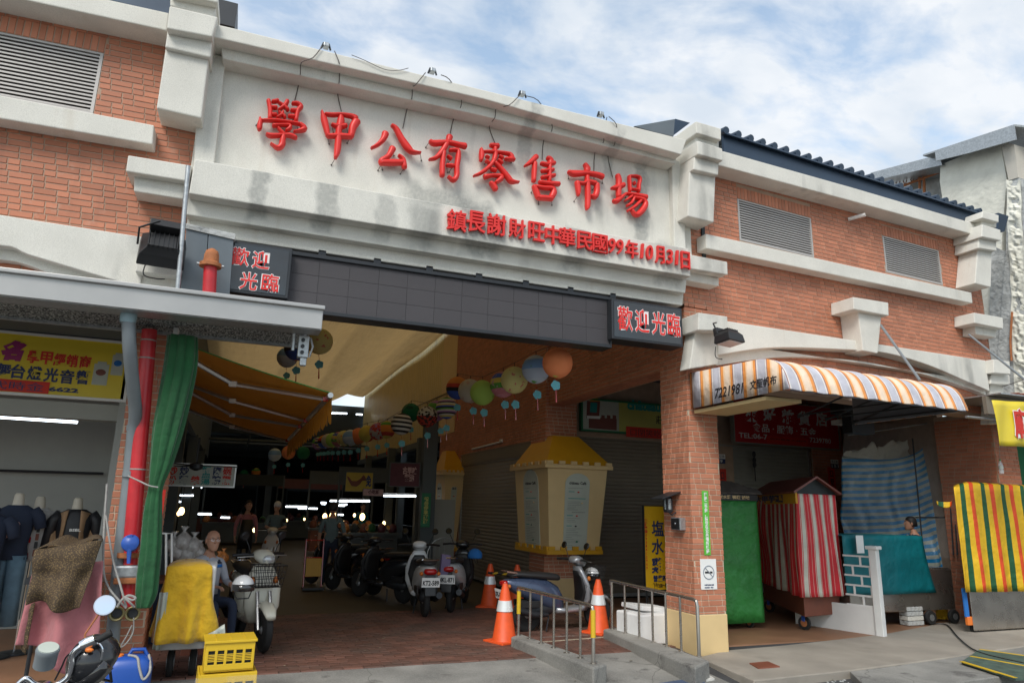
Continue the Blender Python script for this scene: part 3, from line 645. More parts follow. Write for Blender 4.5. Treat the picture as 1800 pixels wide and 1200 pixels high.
# ================================================================== LETTERS OF THE GATE
def strokes(F, S, ox, oy, k, off, zr_, shrink=.5):
    m = M()
    for s in S:
        P = crv([(ox+x/k, oy+y/k, w/k) for x, y, w in s], 4)
        pts = []
        for x, y, w in P:
            u, v = F.px(x, y, off); u2, _ = F.px(x+.5*w, y, off); _, v2 = F.px(x, y+.5*w, off)
            pts.append((u, v, max(.012, ((u2-u)+(v-v2))/2)))
        a, b = pts[0], pts[1]; R = []
        def ring(u, v, tx, ty, r, sc_):
            nx, ny = -ty, tx; out = []
            for q in range(12):
                t = 2*math.pi*q/12; cx, cz = math.cos(t), math.sin(t)
                cx = math.copysign(abs(cx)**.8, cx)
                out.append(F.pt(u+nx*cx*r, v+ny*cx*r, off + (max(cz, -.35))*zr_*sc_))
            return out
        K = len(pts)
        def tan(i):
            A, Bq = pts[max(0, i-1)], pts[min(K-1, i+1)]; dx, dy = Bq[0]-A[0], Bq[1]-A[1]; l = math.hypot(dx, dy) or 1; return dx/l, dy/l
        t0, t1 = tan(0), tan(K-1)
        for f_, sc_ in ((.75, .35), (.45, .75)): R.append(ring(pts[0][0]-t0[0]*pts[0][2]*f_*.8, pts[0][1]-t0[1]*pts[0][2]*f_*.8, *t0, pts[0][2]*(.35 if f_ > .5 else .8), sc_))
        for i, p in enumerate(pts): R.append(ring(p[0], p[1], *tan(i), p[2], 1))
        for f_, sc_ in ((.45, .75), (.75, .35)): R.append(ring(pts[-1][0]+t1[0]*pts[-1][2]*f_*.8, pts[-1][1]+t1[1]*pts[-1][2]*f_*.8, *t1, pts[-1][2]*(.35 if f_ > .5 else .8), sc_))
        m.rings(R)
    return m
K8 = 8.889
BIG = [
 ('sign_character', '學', 440, 160, 8, [[(255,140,60),(280,270,65),(275,400,60)],[(392,148,55),(310,160,45)],[(310,240,50),(370,245,50)],[(310,345,50),(368,345,45)],[(522,148,60),(480,215,58),(398,275,25)],[(400,172,30),(470,220,50),(530,275,50)],[(462,300,25),(440,345,45),(372,388,20)],[(402,310,35),(460,350,42),(490,382,45)],[(592,185,45),(660,185,55),(712,228,68),(665,290,60),(640,430,58)],[(575,280,50),(640,285,55)],[(540,362,45),(620,370,55)],[(135,390,25),(140,440,65),(127,525,72),(120,560,30)],[(160,425,36),(350,425,45),(560,452,42),(690,475,45)],[(700,470,50),(762,532,80),(700,565,55),(612,583,18)],[(320,495,50),(450,490,38),(552,495,50),(552,535,55),(500,568,35)],[(390,530,28),(430,575,45),(480,620,55)],[(228,615,40),(290,636,70),(460,632,48),(560,632,66),(645,668,55)],[(470,625,60),(455,700,84),(440,770,88),(380,808,65),(288,750,22)]]),
 ('sign_character', '甲', 440, 160, 8, [[(1002,295,20),(1035,400,92),(1070,540,84),(1090,640,60)],[(1050,335,40),(1150,345,55),(1280,342,48),(1430,365,70),(1480,395,100)],[(1495,425,118),(1440,520,105),(1415,645,80)],[(1145,478,36),(1200,500,62),(1290,505,70),(1350,490,50)],[(1085,640,60),(1250,638,80),(1420,648,72)],[(1270,362,66),(1272,430,105),(1242,560,84),(1236,700,92),(1222,850,90),(1194,950,46)]]),
 ('sign_character', '公', 640, 200, 8, [[(300,280,100),(268,360,80),(190,440,55),(100,490,36)],[(385,170,40),(450,222,76),(520,350,92),(610,480,105),(680,545,66),(790,557,18)],[(402,490,96),(340,600,74),(240,668,78),(250,708,74)],[(240,690,84),(400,690,92),(545,690,84)],[(483,592,34),(548,650,64),(565,760,78)]]),
 ('sign_character', '有', 640, 200, 8, [[(922,388,42),(980,420,88),(1180,410,66),(1330,442,74),(1420,460,88)],[(1202,325,92),(1178,400,74)],[(1162,420,74),(1090,540,74),(1000,627,56),(912,650,26)],[(1118,540,64),(1100,700,74),(1095,880,70)],[(1202,520,44),(1310,522,56),(1322,600,74),(1302,750,74),(1300,880,72),(1250,940,64),(1180,890,30)],[(1170,602,26),(1222,640,48)],[(1160,730,44),(1250,738,54)]]),
 ('sign_character', '零', 820, 235, K8, [[(372,188,64),(490,200,82)],[(220,242,34),(235,330,88),(220,430,46)],[(245,292,36),(420,292,46),(650,322,54),(690,352,72)],[(690,345,78),(702,402,82),(600,400,44)],[(700,390,80),(742,420,46)],[(440,225,64),(445,350,76),(420,430,66)],[(300,358,36),(345,385,40)],[(300,430,36),(350,470,36)],[(510,360,36),(562,392,50)],[(492,420,40),(550,466,55)],[(432,420,64),(350,520,60),(220,622,54),(110,667,34)],[(440,460,54),(540,560,74),(640,682,92),(700,752,82),(810,766,16)],[(380,560,45),(450,582,64)],[(282,680,84),(400,662,46),(520,670,72),(532,710,84),(450,770,44)],[(370,770,54),(430,832,92),(450,880,82)]]),
 ('sign_character', '售', 820, 235, K8, [[(1088,362,82),(1010,440,74),(905,512,34)],[(1062,460,74),(1055,600,74),(1045,750,64)],[(1262,382,64),(1312,422,92),(1300,482,82)],[(1162,470,54),(1260,488,72),(1370,462,62)],[(1172,590,54),(1280,580,54),(1350,570,54)],[(1172,690,54),(1280,672,54),(1370,657,54)],[(1292,480,62),(1290,760,58)],[(1132,762,54),(1280,782,72),(1440,792,72)],[(1042,822,54),(1090,920,92),(1120,1010,82)],[(1072,832,54),(1200,852,64),(1330,862,72),(1360,920,100),(1322,1000,90)],[(1122,1002,82),(1330,1017,82)]]),
 ('sign_character', '市', 980, 270, K8, [[(420,172,52),(460,240,100),(450,290,82)],[(167,290,54),(250,317,100),(450,312,72),(620,337,82),(700,367,86)],[(300,452,72),(320,560,82),(320,660,36)],[(302,462,46),(400,472,54),(470,442,54),(590,472,72)],[(608,482,82),(610,600,86),(575,680,86),(522,662,46)],[(455,362,64),(465,500,82),(470,700,82),(465,830,78),(450,880,26)]]),
 ('sign_character', '場', 980, 270, K8, [[(930,342,62),(955,420,88),(950,560,82),(950,680,74)],[(837,545,34),(920,532,82),(1030,492,72)],[(867,742,54),(920,742,82),(1050,642,36)],[(1112,362,44),(1120,480,46),(1125,600,36)],[(1112,362,40),(1220,362,40),(1280,402,50),(1265,500,50),(1260,600,46)],[(1182,452,26),(1200,490,28)],[(1132,560,32),(1250,577,36)],[(1052,632,34),(1200,647,54),(1380,687,82)],[(1152,672,44),(1052,740,26)],[(1182,702,46),(1150,772,42),(1082,820,36)],[(1292,742,46),(1200,832,46),(1092,900,36)],[(1182,692,40),(1320,722,54),(1370,792,82),(1310,902,92),(1220,962,72),(1150,892,36)]]),
]
ordn = ['first', 'second', 'third', 'fourth', 'fifth', 'sixth', 'seventh', 'eighth']
for i, (nm, ch, ox, oy, k, S) in enumerate(BIG):
    mm = strokes(C, S, ox, oy, k, .115, .052)
    o = mm.obj(nm, MT['red'], None, smooth=2)
    tag(o, f'large puffy red character {ch}, {ordn[i]} of the eight on the gate panel', 'sign letter', 'large red characters on the gate panel')
    # small brown fixing stays
    q = M(); xs = [p for s in S for p in (s[0], s[-1])]
    random.seed(i); random.shuffle(xs)
    for (x, y, w_) in xs[:6]:
        u, v = C.px(ox+x/k, oy+y/k, .10); dx = random.choice((-1, 1))*.03
        q.tube([C.pt(u, v, .10), C.pt(u+dx, v-.06, .045)], .0035, 5); q.ball(C.pt(u+dx, v-.06, .047), .010, 6, 4)
    q.obj('fixing_stay', MT['wire'], o)
ROW = [('鎮', 801, 390), ('長', 835, 392), ('謝', 871, 397), ('財', 907, 404), ('旺', 941, 409), ('中', 970, 415), ('華', 995, 419), ('民', 1025, 425), ('國', 1052, 430), ('9', 1073, 434), ('9', 1087, 436), ('年', 1108, 440), ('1', 1126, 443), ('0', 1139, 445.5), ('月', 1157, 449.5), ('3', 1174, 453), ('1', 1187, 454.5), ('日', 1202, 459)]
for i, (ch, x, y) in enumerate(ROW):
    u, v = C.px(x, y, .36); dg = ch.isdigit(); hw = (.062 if ch != '1' else .035) if dg else .105; hh = .098 if dg else .118
    if i < 3: hw *= 1.1; hh *= 1.1
    if not dg and i > 10: hw = {'年': .09, '月': .068, '日': .066}[ch]
    if dg: hw *= .78
    mm = M(); tf = Frame(C.o, C.d, C.n, (0, 0, 1)); text(mm, tf, ch, u-hw, v-hh, u+hw, v+hh, .375, .035, bold=.012, res=3, shear=.12 if dg else 0)
    o = mm.obj('sign_character', MT['red']); nth = ['first', 'second', 'third', 'fourth', 'fifth', 'sixth', 'seventh', 'eighth', 'ninth', 'tenth', 'eleventh', 'twelfth', 'thirteenth', 'fourteenth', 'fifteenth', 'sixteenth', 'seventeenth', 'last'][i]
    tag(o, f'small red character {ch}, {nth} from the left in the row on the ledge', 'sign letter', 'small red characters on the ledge beam')
# hanging cables and clamps on the coping
cabs = [[(566, 82, .44), (550, 102, .44), (530, 110, .44), (528, 130, .28), (525, 149, .06), (518, 178, .06)], [(588, 90, .44), (596, 110, .44), (597, 125, .28), (596, 145, .28), (593, 163, .06), (600, 196, .06)],
        [(748, 128, .44), (730, 150, .44), (725, 153, .28), (724, 173, .28), (716, 190, .06), (708, 226, .06)], [(775, 132, .44), (790, 140, .44), (809, 170, .30), (810, 188, .28), (798, 207, .06), (791, 237, .06)],
        [(914, 167, .44), (895, 185, .44), (873, 190, .28), (870, 207, .28), (860, 223, .06), (870, 251, .06)], [(925, 169, .44), (946, 177, .44), (967, 210, .3), (970, 230, .28), (956, 246, .06), (953, 281, .06)],
        [(1067, 206, .44), (1060, 235, .3), (1061, 250, .28), (1046, 266, .06), (1044, 315, .06)], [(1070, 205, .44), (1084, 220, .44), (1081, 243, .3), (1080, 255, .28), (1068, 270, .06), (1077, 312, .06)]]
for i, cb in enumerate(cabs):
    P = [C.pt(*C.px(x, y, o), o) for x, y, o in cb]; P = [V(p) for p in crv([tuple(p) for p in P], 3)]
    o = M().tube(P, .0055, 5).obj('hanging_cable', MT['wire'])
    tag(o, f"thin brown cable hanging from the coping towards the red characters, {ordn[i]} from the left", 'cable', 'cables hanging over the coping')
q = M(); q.tube([V(p) for p in crv([tuple(C.pt(*C.px(x, y, .44), .44)) for x, y in ((618, 97), (640, 106), (675, 122), (700, 124), (718, 120))], 4)], .004, 5); tag(q.obj('loose_cable', MT['wire']), 'loose dark cable sagging across the coping beside the second clamp', 'cable')
for i, (x, y) in enumerate([(573, 84), (760, 128), (918, 168), (1056, 204)]):
    e = thing('cable_clamp', f"small dark cable clamp on top of the coping, {ordn[i]} from the left", 'clamp', C.pt(*C.px(x, y, .35), .35), 'clamps on the coping'); p = WL[e]
    M().tube([p+V(-.05, 0, -.02), p+V(-.03, 0, .05), p+V(.03, 0, .05), p+V(.05, 0, -.02)], .012, 6).obj('clamp_strap', MT['dark'], e); M().box(p+V(0, 0, .02), (.06, .08, .05)).obj('clamp_block', MT['galv'], e, bevel=.008)

# ================================================================== LED SCREEN AND WELCOME BOXES
e = thing('led_screen', 'long unlit dark grey LED display screen hanging under the gate lintel', 'screen', (2.4, FY-.1, 3.69))
u0, v1 = C.px(508, 449, .10); u1, v0 = C.px(1071, 599, .10)
v1 = C.px(850, 497, .10)[1]; v0 = C.px(850, 580, .10)[1]
m = M(); m.fb(C, u0, v0, u1, v1, .09, -.12); m.obj('screen_cabinet', MT['dark'], e)
m = M(); t = .045
m.fb(C, u0-.03, v1, u1, v1+t, .13, -.12); m.fb(C, u0-.03, v0-t, u1, v0, .13, -.12); m.fb(C, u0-.06, v0-t, u0, v1+t, .131, -.12); m.fb(C, u1, v0-t, u1+.02, v1+t, .131, -.12); m.obj('screen_frame', MT['dark'], e, bevel=.006)
nx, ny = 12, 3; wx, wy = (u1-u0)/nx, (v1-v0)/ny
for i in range(nx):
    for j in range(ny):
        q = M(); q.fb(C, u0+i*wx+.0015, v0+j*wy+.0015, u0+(i+1)*wx-.0015, v0+(j+1)*wy-.0015, .100+random.random()*.0015, .091); q.obj('led_module', MT['led'], e)
for i in range(7): q = M(); uu = u0+.3+i*.6; q.fb(C, uu, v1+t, uu+.08, v1+t+.07, .08, 0); q.obj('hanger', MT['dark'], e)
def wel(name, lab, x0, y0, x1, y1, chars, f=.22):
    e = thing(name, lab, 'sign', C.pt(*C.px((x0+x1)/2, y1, f), f))
    uu0, vv1 = C.px(x0, y0, f); uu1, vv0 = C.px(x1, y1, f)
    m = M(); m.fb(C, uu0, vv0, uu1, vv1, f, -.05); m.obj('sign_box', MT['dark'], e, bevel=.008)
    m = M(); m.fb(C, uu0+.03, vv0+.03, uu1-.03, vv1-.03, f+.006, f); m.obj('sign_face', mat_gl, e)
    for ch, x, y, hx, hy in chars:
        u, v = C.px(x, y, f+.01); m = M(); text(m, C, ch, u-hx, v-hy, u+hx, v+hy, f+.0065, .002, bold=.036, grow=.008); m.obj('halo', MT['wht'], e)
        m = M(); text(m, C, ch, u-hx, v-hy, u+hx, v+hy, f+.009, .003, bold=.012); m.obj('character', MT['red'], e)
mat_gl = mat('glossy_black_sign_face', (.022, .026, .03), .14, var=.15, coat=.6)
wel('welcome_sign', 'black welcome sign with four characters in two rows at the left end of the screen', 400, 421, 506, 525, [('歡', 422, 451, .085, .095), ('迎', 459, 457, .082, .095), ('光', 437, 494, .082, .092), ('臨', 475, 497, .082, .092)])
wel('welcome_sign', 'black welcome sign with four characters in one row at the right end of the screen', 1075, 524, 1201, 610, [('歡', 1099, 560, .105, .155), ('迎', 1129, 564, .10, .15), ('光', 1158, 568.5, .10, .15), ('臨', 1184.5, 571, .095, .15)])
# ================================================================== GROUND
def ground_sheet(name, P, h, mt, kind='structure', bev=0):
    m = M(); m.prism([V(p) for p in P], (0, 0, -h)); o = m.obj(name, MT[mt], bevel=bev); o['kind'] = kind; return o
def asph_fn():
    m = M(); m.b2((-90, -60, -.6), (90, 5.2, -.165)); m.b2((13.9, 5.2, -.6), (90, 30, -.165)); m.b2((-90, 5.2, -.6), (-7, 30, -.165)); return m
structure(asph_fn().obj('street', MT['asph']))
structure(M().b2((-20, 7.79, -.5), (30, 70, -.03)).obj('ground', MT['dk']))
m = M()
def apz(y): return -.005-.15*max(0, min(1, (7.78-y)/3.2))
def aps(x0, x1, y0, y1): m.sheet(lambda a, b: V(x0+(x1-x0)*a, y0+(y1-y0)*b, apz(y0+(y1-y0)*b)+.006*noise.noise(V(x0+(x1-x0)*a, y0+(y1-y0)*b, 0)*1.7)), 24, 16)
aps(-7, 5.02, 4.4, 7.785); structure(m.obj('apron', MT['concf'], smooth=2))
m = M(); m.sheet(lambda a, b: V(5.02+8.9*a, 4.4+3.38*b, apz(4.4+3.38*b)-.012), 16, 10); structure(m.obj('apron', MT['asph'], smooth=2))
# ramp between the kerbs
m = M(); m.sheet(lambda a, b: V(3.72+1.3*a, 6.6+2.3*b, -.075+.083*b), 2, 8); structure(m.obj('ramp', MT['concf']))
rs = thing('ramp_strips', None, None, (4.4, 7.7, 0)); bpy.data.objects.remove(rs)
RAMP = [o for o in COL.objects if o.name.startswith('ramp')][0]; WL[RAMP] = RAMP.location.copy()
MT['sand'] = mat('sandy_anti_slip_strip', (.42, .36, .27), .9, var=.25, vs=9, bump=.5)
MT['wpaint'] = mat('worn_white_paint', (.62, .61, .57), .8, var=.25, vs=14)
MT['bpaint'] = mat('worn_blue_paint', (.07, .10, .17), .8, var=.3, vs=8)
for i in range(8):
    y = 6.75+i*.27; z = -.075+.083*(y-6.6)/2.3
    M().box((4.38, y, z+.004), (1.12, .055, .012), Matrix.Rotation(.10, 3, 'Z')).obj('anti_slip_strip', MT['sand'], RAMP, bevel=.004)
m = M()
for x, y in ((4.86, 7.15), (4.9, 6.9), (4.95, 6.55), (4.75, 7.35)): m.box((x, y, -.05), (.20, .09, .02), Matrix.Rotation(.25, 3, 'Z'))
# tiled floors: pavers one by one near the gate, joined farther in
fl = structure(M().b2((-.85, 7.78, -.1), (5.36, 11.6, -.006)).obj('entrance_floor', MT['grout'])); WL[fl] = fl.location.copy()
pm = bpy.data.meshes.new('paver'); pl, pw, ph = .205, .10, .012
vs_ = [(-pl/2, -pw/2, 0), (pl/2, -pw/2, 0), (pl/2, pw/2, 0), (-pl/2, pw/2, 0), (-pl/2+.003, -pw/2+.003, ph), (pl/2-.003, -pw/2+.003, ph), (pl/2-.003, pw/2-.003, ph), (-pl/2+.003, pw/2-.003, ph)]
fs_ = [(4, 5, 6, 7), (0, 1, 5, 4), (1, 2, 6, 5), (2, 3, 7, 6), (3, 0, 4, 7)]
pm.from_pydata(vs_, [], fs_); pm.materials.append(MT['paver'])
PV = []
y = 7.78+pw/2; r = 0
while y < 11.55:
    x = -.85+pl/2+(r % 2)*pl/2
    while x < 5.3: PV.append((x, y)); x += pl+.006
    y += pw+.006; r += 1
PV.sort(key=lambda p: (p[1] if .4 < p[0] < 3.6 else p[1]+5)); m = M()
random.seed(5)
for i, (x, y) in enumerate(PV):
    if i < 300:
        o = bpy.data.objects.new('paver', pm); COL.objects.link(o); o.parent = fl; o.location = V(x, y, -.006+random.random()*.0025)-WL[fl]
    else: m.add([V(a)+V(x, y, -.006+random.random()*.0025) for a in vs_], fs_, 0, random.random()*.98+.01)
stuff(m.obj('paving', MT['paver'], fl))
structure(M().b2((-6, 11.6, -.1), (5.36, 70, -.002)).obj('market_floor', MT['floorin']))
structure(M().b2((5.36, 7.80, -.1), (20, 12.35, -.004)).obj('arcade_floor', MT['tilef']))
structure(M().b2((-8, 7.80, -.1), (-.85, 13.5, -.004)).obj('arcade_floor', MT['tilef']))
# kerbs with their rails
def kerb_rail(P, posts, tops, yell, lab, rlab):
    T = [at(x, y, Z=.12) for x, y in P]; m = M(); m.prism(T, (0, 0, -.32)); k = m.obj('ramp_kerb', MT['concf'], bevel=.02); tag(k, lab, 'kerb', 'kerbs of the ramp')
    B_ = [at(x, y, Z=.12) for x, y in posts]; e = thing('handrail', rlab, 'handrail', B_[0], 'handrails of the ramp')
    t0 = at(*tops[0], Y=B_[0].y).z; t1 = at(*tops[1], Y=B_[-1].y).z; n = len(B_)
    TT = [V(b.x, b.y, t0+(t1-t0)*i/(n-1)) for i, b in enumerate(B_)]; r = .020
    d = (TT[-1]-TT[0]).normalized(); a = TT[0]; z = TT[-1]
    path = [a-d*.03+V(0, 0, -.05), a-d*.02, a+d*.02]+[z-d*.06, z-d*.015+V(0, 0, -.012), z+V(0, 0, -.06), V(B_[-1].x, B_[-1].y, .12)]
    M().tube(path, r, 10).obj('rail_bar', MT['steel'], e, smooth=True)
    for i, (b, t) in enumerate(zip(B_, TT)):
        if i < n-1: M().tube([b, t], .014 if i else .019, 10).obj('post', MT['steel'], e, smooth=True)
        M().lathe([(.035, 0), (.035, .006), (.018, .008)], b, n=12).obj('post_foot', MT['steel'], e)
        if i in yell: M().tube([b.lerp(t, .45), b.lerp(t, .93)], .026, 10).obj('yellow_wrap', MT['crate'], e, smooth=True)
kerb_rail([(898, 1118), (916, 1113), (1067, 1166), (1043, 1173)], [(911, 1116), (931, 1122), (951, 1130), (973, 1138), (996, 1147), (1020, 1156), (1043, 1166)], [(919, 1032), (1050, 1064)], (0, 6), 'low concrete kerb beside the rail with yellow wraps', 'steel handrail with two yellow wrapped posts left of the ramp')
kerb_rail([(1060, 1105), (1080, 1101), (1247, 1160), (1222, 1172)], [(1076, 1105), (1099, 1112), (1124, 1120), (1148, 1128), (1172, 1136), (1198, 1144), (1229, 1153)], [(1077, 1020), (1228, 1054)], (), 'low concrete kerb running to the foot of the brick pillar', 'plain steel handrail right of the ramp by the brick pillar')
# pebble slab, manhole, pothole, painted boards
Pb = [(1228, 1154), (1276, 1142), (1380, 1133), (1550, 1114), (1700, 1086), (1900, 1058), (1900, 1120), (1640, 1158), (1492, 1177), (1325, 1195)]
ground_sheet('pebble_paving', [at(x, y, Z=.0) for x, y in Pb], .12, 'pebble', bev=.012)
mh = [(1317, 1164), (1350, 1161), (1371, 1170), (1333, 1173)]
tag(M().prism([at(x, y, Z=.012) for x, y in mh], (0, 0, -.05)).obj('manhole_cover', MT['wood'], bevel=.004), 'small rusty square cover let into the pebble paving by the pillar', 'cover')
ground_sheet('concrete_patch', [at(x, y, Z=-.015) for x, y in [(1494, 1179), (1560, 1171), (1700, 1150), (1900, 1120), (1900, 1175), (1740, 1190), (1600, 1210), (1520, 1204)]], .1, 'concf', bev=.01)
ground_sheet('pothole', [at(x, y, Z=-.11) for x, y in [(1436, 1192), (1480, 1181), (1500, 1180), (1512, 1196), (1540, 1212), (1440, 1206)]], .02, 'mortar')
m = M(); random.seed(3)
for i in range(60):
    p = at(random.uniform(1440, 1520), random.uniform(1184, 1204), Z=-.1); m.ball(p, random.uniform(.006, .02), 6, 4)
stuff(m.obj('rubble', MT['stg']))
gb = thing('floor_mat', 'worn green board with yellow stripes lying in front of the striped cart', 'mat', at(1720, 1155, Z=0))
M().prism([at(x, y, Z=.02) for x, y in [(1690, 1162), (1722, 1140), (1830, 1156), (1830, 1190), (1785, 1192)]], (0, 0, -.02)).obj('mat_base', mat('worn_green_board', (.07, .11, .085), .8, var=.4, vs=9), gb)
for a, b in (((1690, 1161), (1785, 1190)), ((1722, 1140), (1830, 1155)), ((1706, 1152), (1820, 1172))):
    p, q = at(*a, Z=.023), at(*b, Z=.023); d = (q-p).normalized().cross(V(0, 0, 1))*.025; M().prism([p-d, q-d, q+d, p+d], (0, 0, -.008)).obj('yellow_stripe', MT['crate'], gb)
bp = [(1128, 1204), (1222, 1190), (1236, 1194), (1250, 1215), (1110, 1220)]
M().prism([at(x, y, Z=-.055) for x, y in bp], (0, 0, -.03)).obj('blue_threshold', MT['bpaint'])
structure([o for o in COL.objects if o.name == 'blue_threshold'][0])
q = M(); 
for P in ([(1222, 1190), (1245, 1184), (1256, 1191), (1238, 1194)], [(1180, 1174), (1205, 1168), (1212, 1176), (1192, 1179)], [(1150, 1162), (1175, 1156), (1180, 1163), (1160, 1167)]): q.prism([at(x, y, Z=-.045) for x, y in P], (0, 0, -.02))
q.obj('worn_white_patch', MT['wpaint'], RAMP)

m = M(); random.seed(9)
for i in range(90):
    x, y = random.uniform(-.6, 9), random.uniform(5.2, 9.3)
    if x > 5 and y > 7.2: continue
    z = (apz(y) if y < 7.78 else .010)+.008; r = random.uniform(.006, .022); a = random.uniform(0, 3.1); R = Matrix.Rotation(a, 3, 'Z')
    m.add([V(x, y, z)+R @ V(p) for p in ((-r, -r*.4, 0), (r*.8, -r*.5, .002), (r, r*.3, .004), (-r*.6, r*.5, .001))], [(0, 1, 2, 3)])
stuff(m.obj('litter', mat('litter_scraps', (.30, .27, .20), .9, var=.8, vs=2)))
# ================================================================== generic builders
def wavy(base, normal, amp, t, k): return base + normal*amp*math.sin(t*k)
def cover(name, corners, zt, zb, mt, parent=None, amp=.02, flare=.03, n=110, k=10, inset=.02, dome=.04, hem=None, wave=38, seed=1, bump=None):
    """cloth thrown over a box: flat top, sides hanging in folds; stripes run down the sides (uv.x = distance round the hem)"""
    cs = [V(c[0], c[1], 0) for c in corners]; L = [(cs[(i+1) % len(cs)]-cs[i]).length for i in range(len(cs))]; T = sum(L); cen = sum(cs, V(0, 0, 0))/len(cs)
    pts = []; ns = []; us = []
    for j in range(n):
        d = T*j/n; i = 0
        while d > L[i] and i < len(L)-1: d -= L[i]; i += 1
        a, b = cs[i], cs[(i+1) % len(cs)]; p = a.lerp(b, d/L[i]); nn = (b-a).cross(V(0, 0, 1)).normalized()
        if (p-cen).dot(nn) < 0: nn = -nn
        pts.append(p); ns.append(nn); us.append(T*j/n)
    m = M(); R = []; UV = []; ph = seed*1.7
    for r, (f, z) in enumerate([(.25, zt+dome), (.7, zt+dome*.6), (.97, zt+.004)]):
        R.append([cen+(p-cen)*f+V(0, 0, z) for p in pts]); UV += [(u, z) for u in us]
    for q in range(k+1):
        s = q/k; ring = []
        for j, (p, nn, u) in enumerate(zip(pts, ns, us)):
            w_ = math.sin(u*wave+ph+2*math.sin(u*7+ph))*amp*s + noise.noise(V(u*2.2, s*1.6, seed))*amp*1.6*s + flare*s
            zb_ = hem(u, p) if hem else zb
            z = zt+(zb_-zt)*s + (noise.noise(V(u*3, seed, 0))*.012 if q == k else 0)
            if bump: w_ += bump(u, s)
            ring.append(p+nn*(w_)+V(0, 0, z))
        R.append(ring); UV += [(u, 0) for u in us]
    # seam column for clean uvs
    N_ = len(pts); vs = []; uv = []
    for ri, ring in enumerate(R):
        vs += ring+[ring[0]]; uv += [UV[ri*N_+j] for j in range(N_)]+[(T, 0)]
    W = N_+1; fs = [(r*W+j, r*W+j+1, (r+1)*W+j+1, (r+1)*W+j) for r in range(len(R)-1) for j in range(N_)]
    m.add(vs, fs); m.uv = uv; m.add([cen+V(0, 0, zt+dome)]+R[0], [(0, j+1, (j+1) % N_+1) for j in range(N_)]); m.uv += [(0, 0)]*(N_+1)
    return m.obj(name, MT[mt], parent, smooth=2, solid=.006)
def caster(p, r=.07, parent=None, d=(0, 1, 0)):
    m = M(); m.lathe([(r*.6, -.02), (r, -.018), (r, .018), (r*.6, .02)], p+V(0, 0, r), V(1, .25, 0), 16); w_ = m.obj('wheel', MT['rubber'], parent, smooth=True)
    M().lathe([(r*.55, -.022), (r*.55, .022)], p+V(0, 0, r), V(1, .25, 0), 12).obj('hub', MT['rust'], w_)
    M().box(p+V(0, 0, r*1.7), (.06, .05, r*.9)).obj('fork', MT['bluev'], parent)
def shutter(F, u0, u1, v0, v1, mt, off, lab, pitch=.075, grp='roller shutters'):
    e = thing('roller_shutter', lab, 'shutter', F.pt((u0+u1)/2, v0, off)); m = M(); n = int((v1-v0-.0)/pitch); R0 = []
    for i in range(n):
        a = v0+i*(v1-v0)/n; s = (v1-v0)/n
        for t, o in ((0, 0), (.12, .010), (.5, .016), (.88, .010), (1, 0)): R0.append((a+t*s, off+o))
    vs = [F.pt(u, v, o) for v, o in R0 for u in (u0, u1)]; m.add(vs, [(2*i, 2*i+1, 2*i+3, 2*i+2) for i in range(len(R0)-1)]); m.obj('curtain', MT[mt], e, solid=.004)
    m = M(); m.fb(F, u0-.05, v0, u0, v1, off+.04, off-.02); m.fb(F, u1, v0, u1+.05, v1, off+.04, off-.02); m.obj('guide_rail', MT['galv'], e)
    m = M(); m.fb(F, u0-.05, v1, u1+.05, v1+.04, off+.05, off-.05); m.obj('shutter_lintel', MT[mt], e); m = M(); m.fb(F, u0, v0, u1, v0+.06, off+.02, off-.01); m.obj('bottom_bar', MT['galv'], e)
    return e

# ================================================================== CHATEAU CORNER SHOP
shutter(SB, .70, 3.35, .02, 3.02, 'shut', -.06, 'beige roller shutter behind the brick pillar under the château sign')
shutter(XW, 12.68, 17.25, .02, 2.70, 'shut', -.06, 'wide beige roller shutter along the right side of the passage')
tag(M().fb(XW, 12.62, 2.66, 17.3, 2.93, -.02, -.18).obj('shutter_box', MT['shut']), 'long beige shutter housing above the passage side shutter', 'shutter box')
SF = vframe((0, 12.25, 0), 0)
def board(name, lab, cat, F, x0, y0, x1, y1, f, back, fmt, face, parent=None, fr=.03, grp=None, rect=None):
    if rect: u0, v0, u1, v1 = rect
    else: u0, v1 = F.px(x0, y0, f); u1, v0 = F.px(x1, y1, f)
    e = thing(name, lab, cat, F.pt((u0+u1)/2, v0, f), grp)
    M().fb(F, u0, v0, u1, v1, f-.004, back).obj('sign_body', MT[fmt], e, bevel=.004)
    M().fb(F, u0+fr, v0+fr, u1-fr, v1-fr, f, f-.004).obj('sign_face', MT[face], e)
    m = M(); g = .010; m.fb(F, u0, v0, u0+fr, v1, f+g, f-.02); m.fb(F, u1-fr, v0, u1, v1, f+g, f-.02); m.fb(F, u0+fr, v0, u1-fr, v0+fr, f+g, f-.02); m.fb(F, u0+fr, v1-fr, u1-fr, v1, f+g, f-.02); m.obj('sign_frame', MT[fmt], e)
    return e, u0, v0, u1, v1
def tx(e, F, s, x, y, hx, hy, f, mt, bold=.03, **k):          # characters centred on a photograph pixel, half sizes in metres
    u, v = F.px(x, y, f); m = M(); text(m, F, s, u-hx, v-hy, u+hx, v+hy, f+.001, .003, bold=bold, **k); return m.obj('lettering', MT[mt], e)
MT['grn'] = mat('green_sign_border', (.01, .17, .07), .5, var=.05); MT['lime'] = mat('pale_yellow_sign_film', (.52, .52, .13), .4, var=.25, vs=1); MT['silv'] = mat('pale_silver_sign_film', (.46, .50, .44), .4, var=.12, vs=2)
MT['tealp'] = mat('teal_print', (.01, .27, .25), .5, var=0); MT['redpr'] = mat('red_paper', (.62, .03, .015), .6, var=.05); MT['brn'] = mat('brown_print', (.19, .06, .045), .5, var=.1)
u0, v1 = SF.px(1020, 699, 0); _, v0 = SF.px(1022, 757, 0)
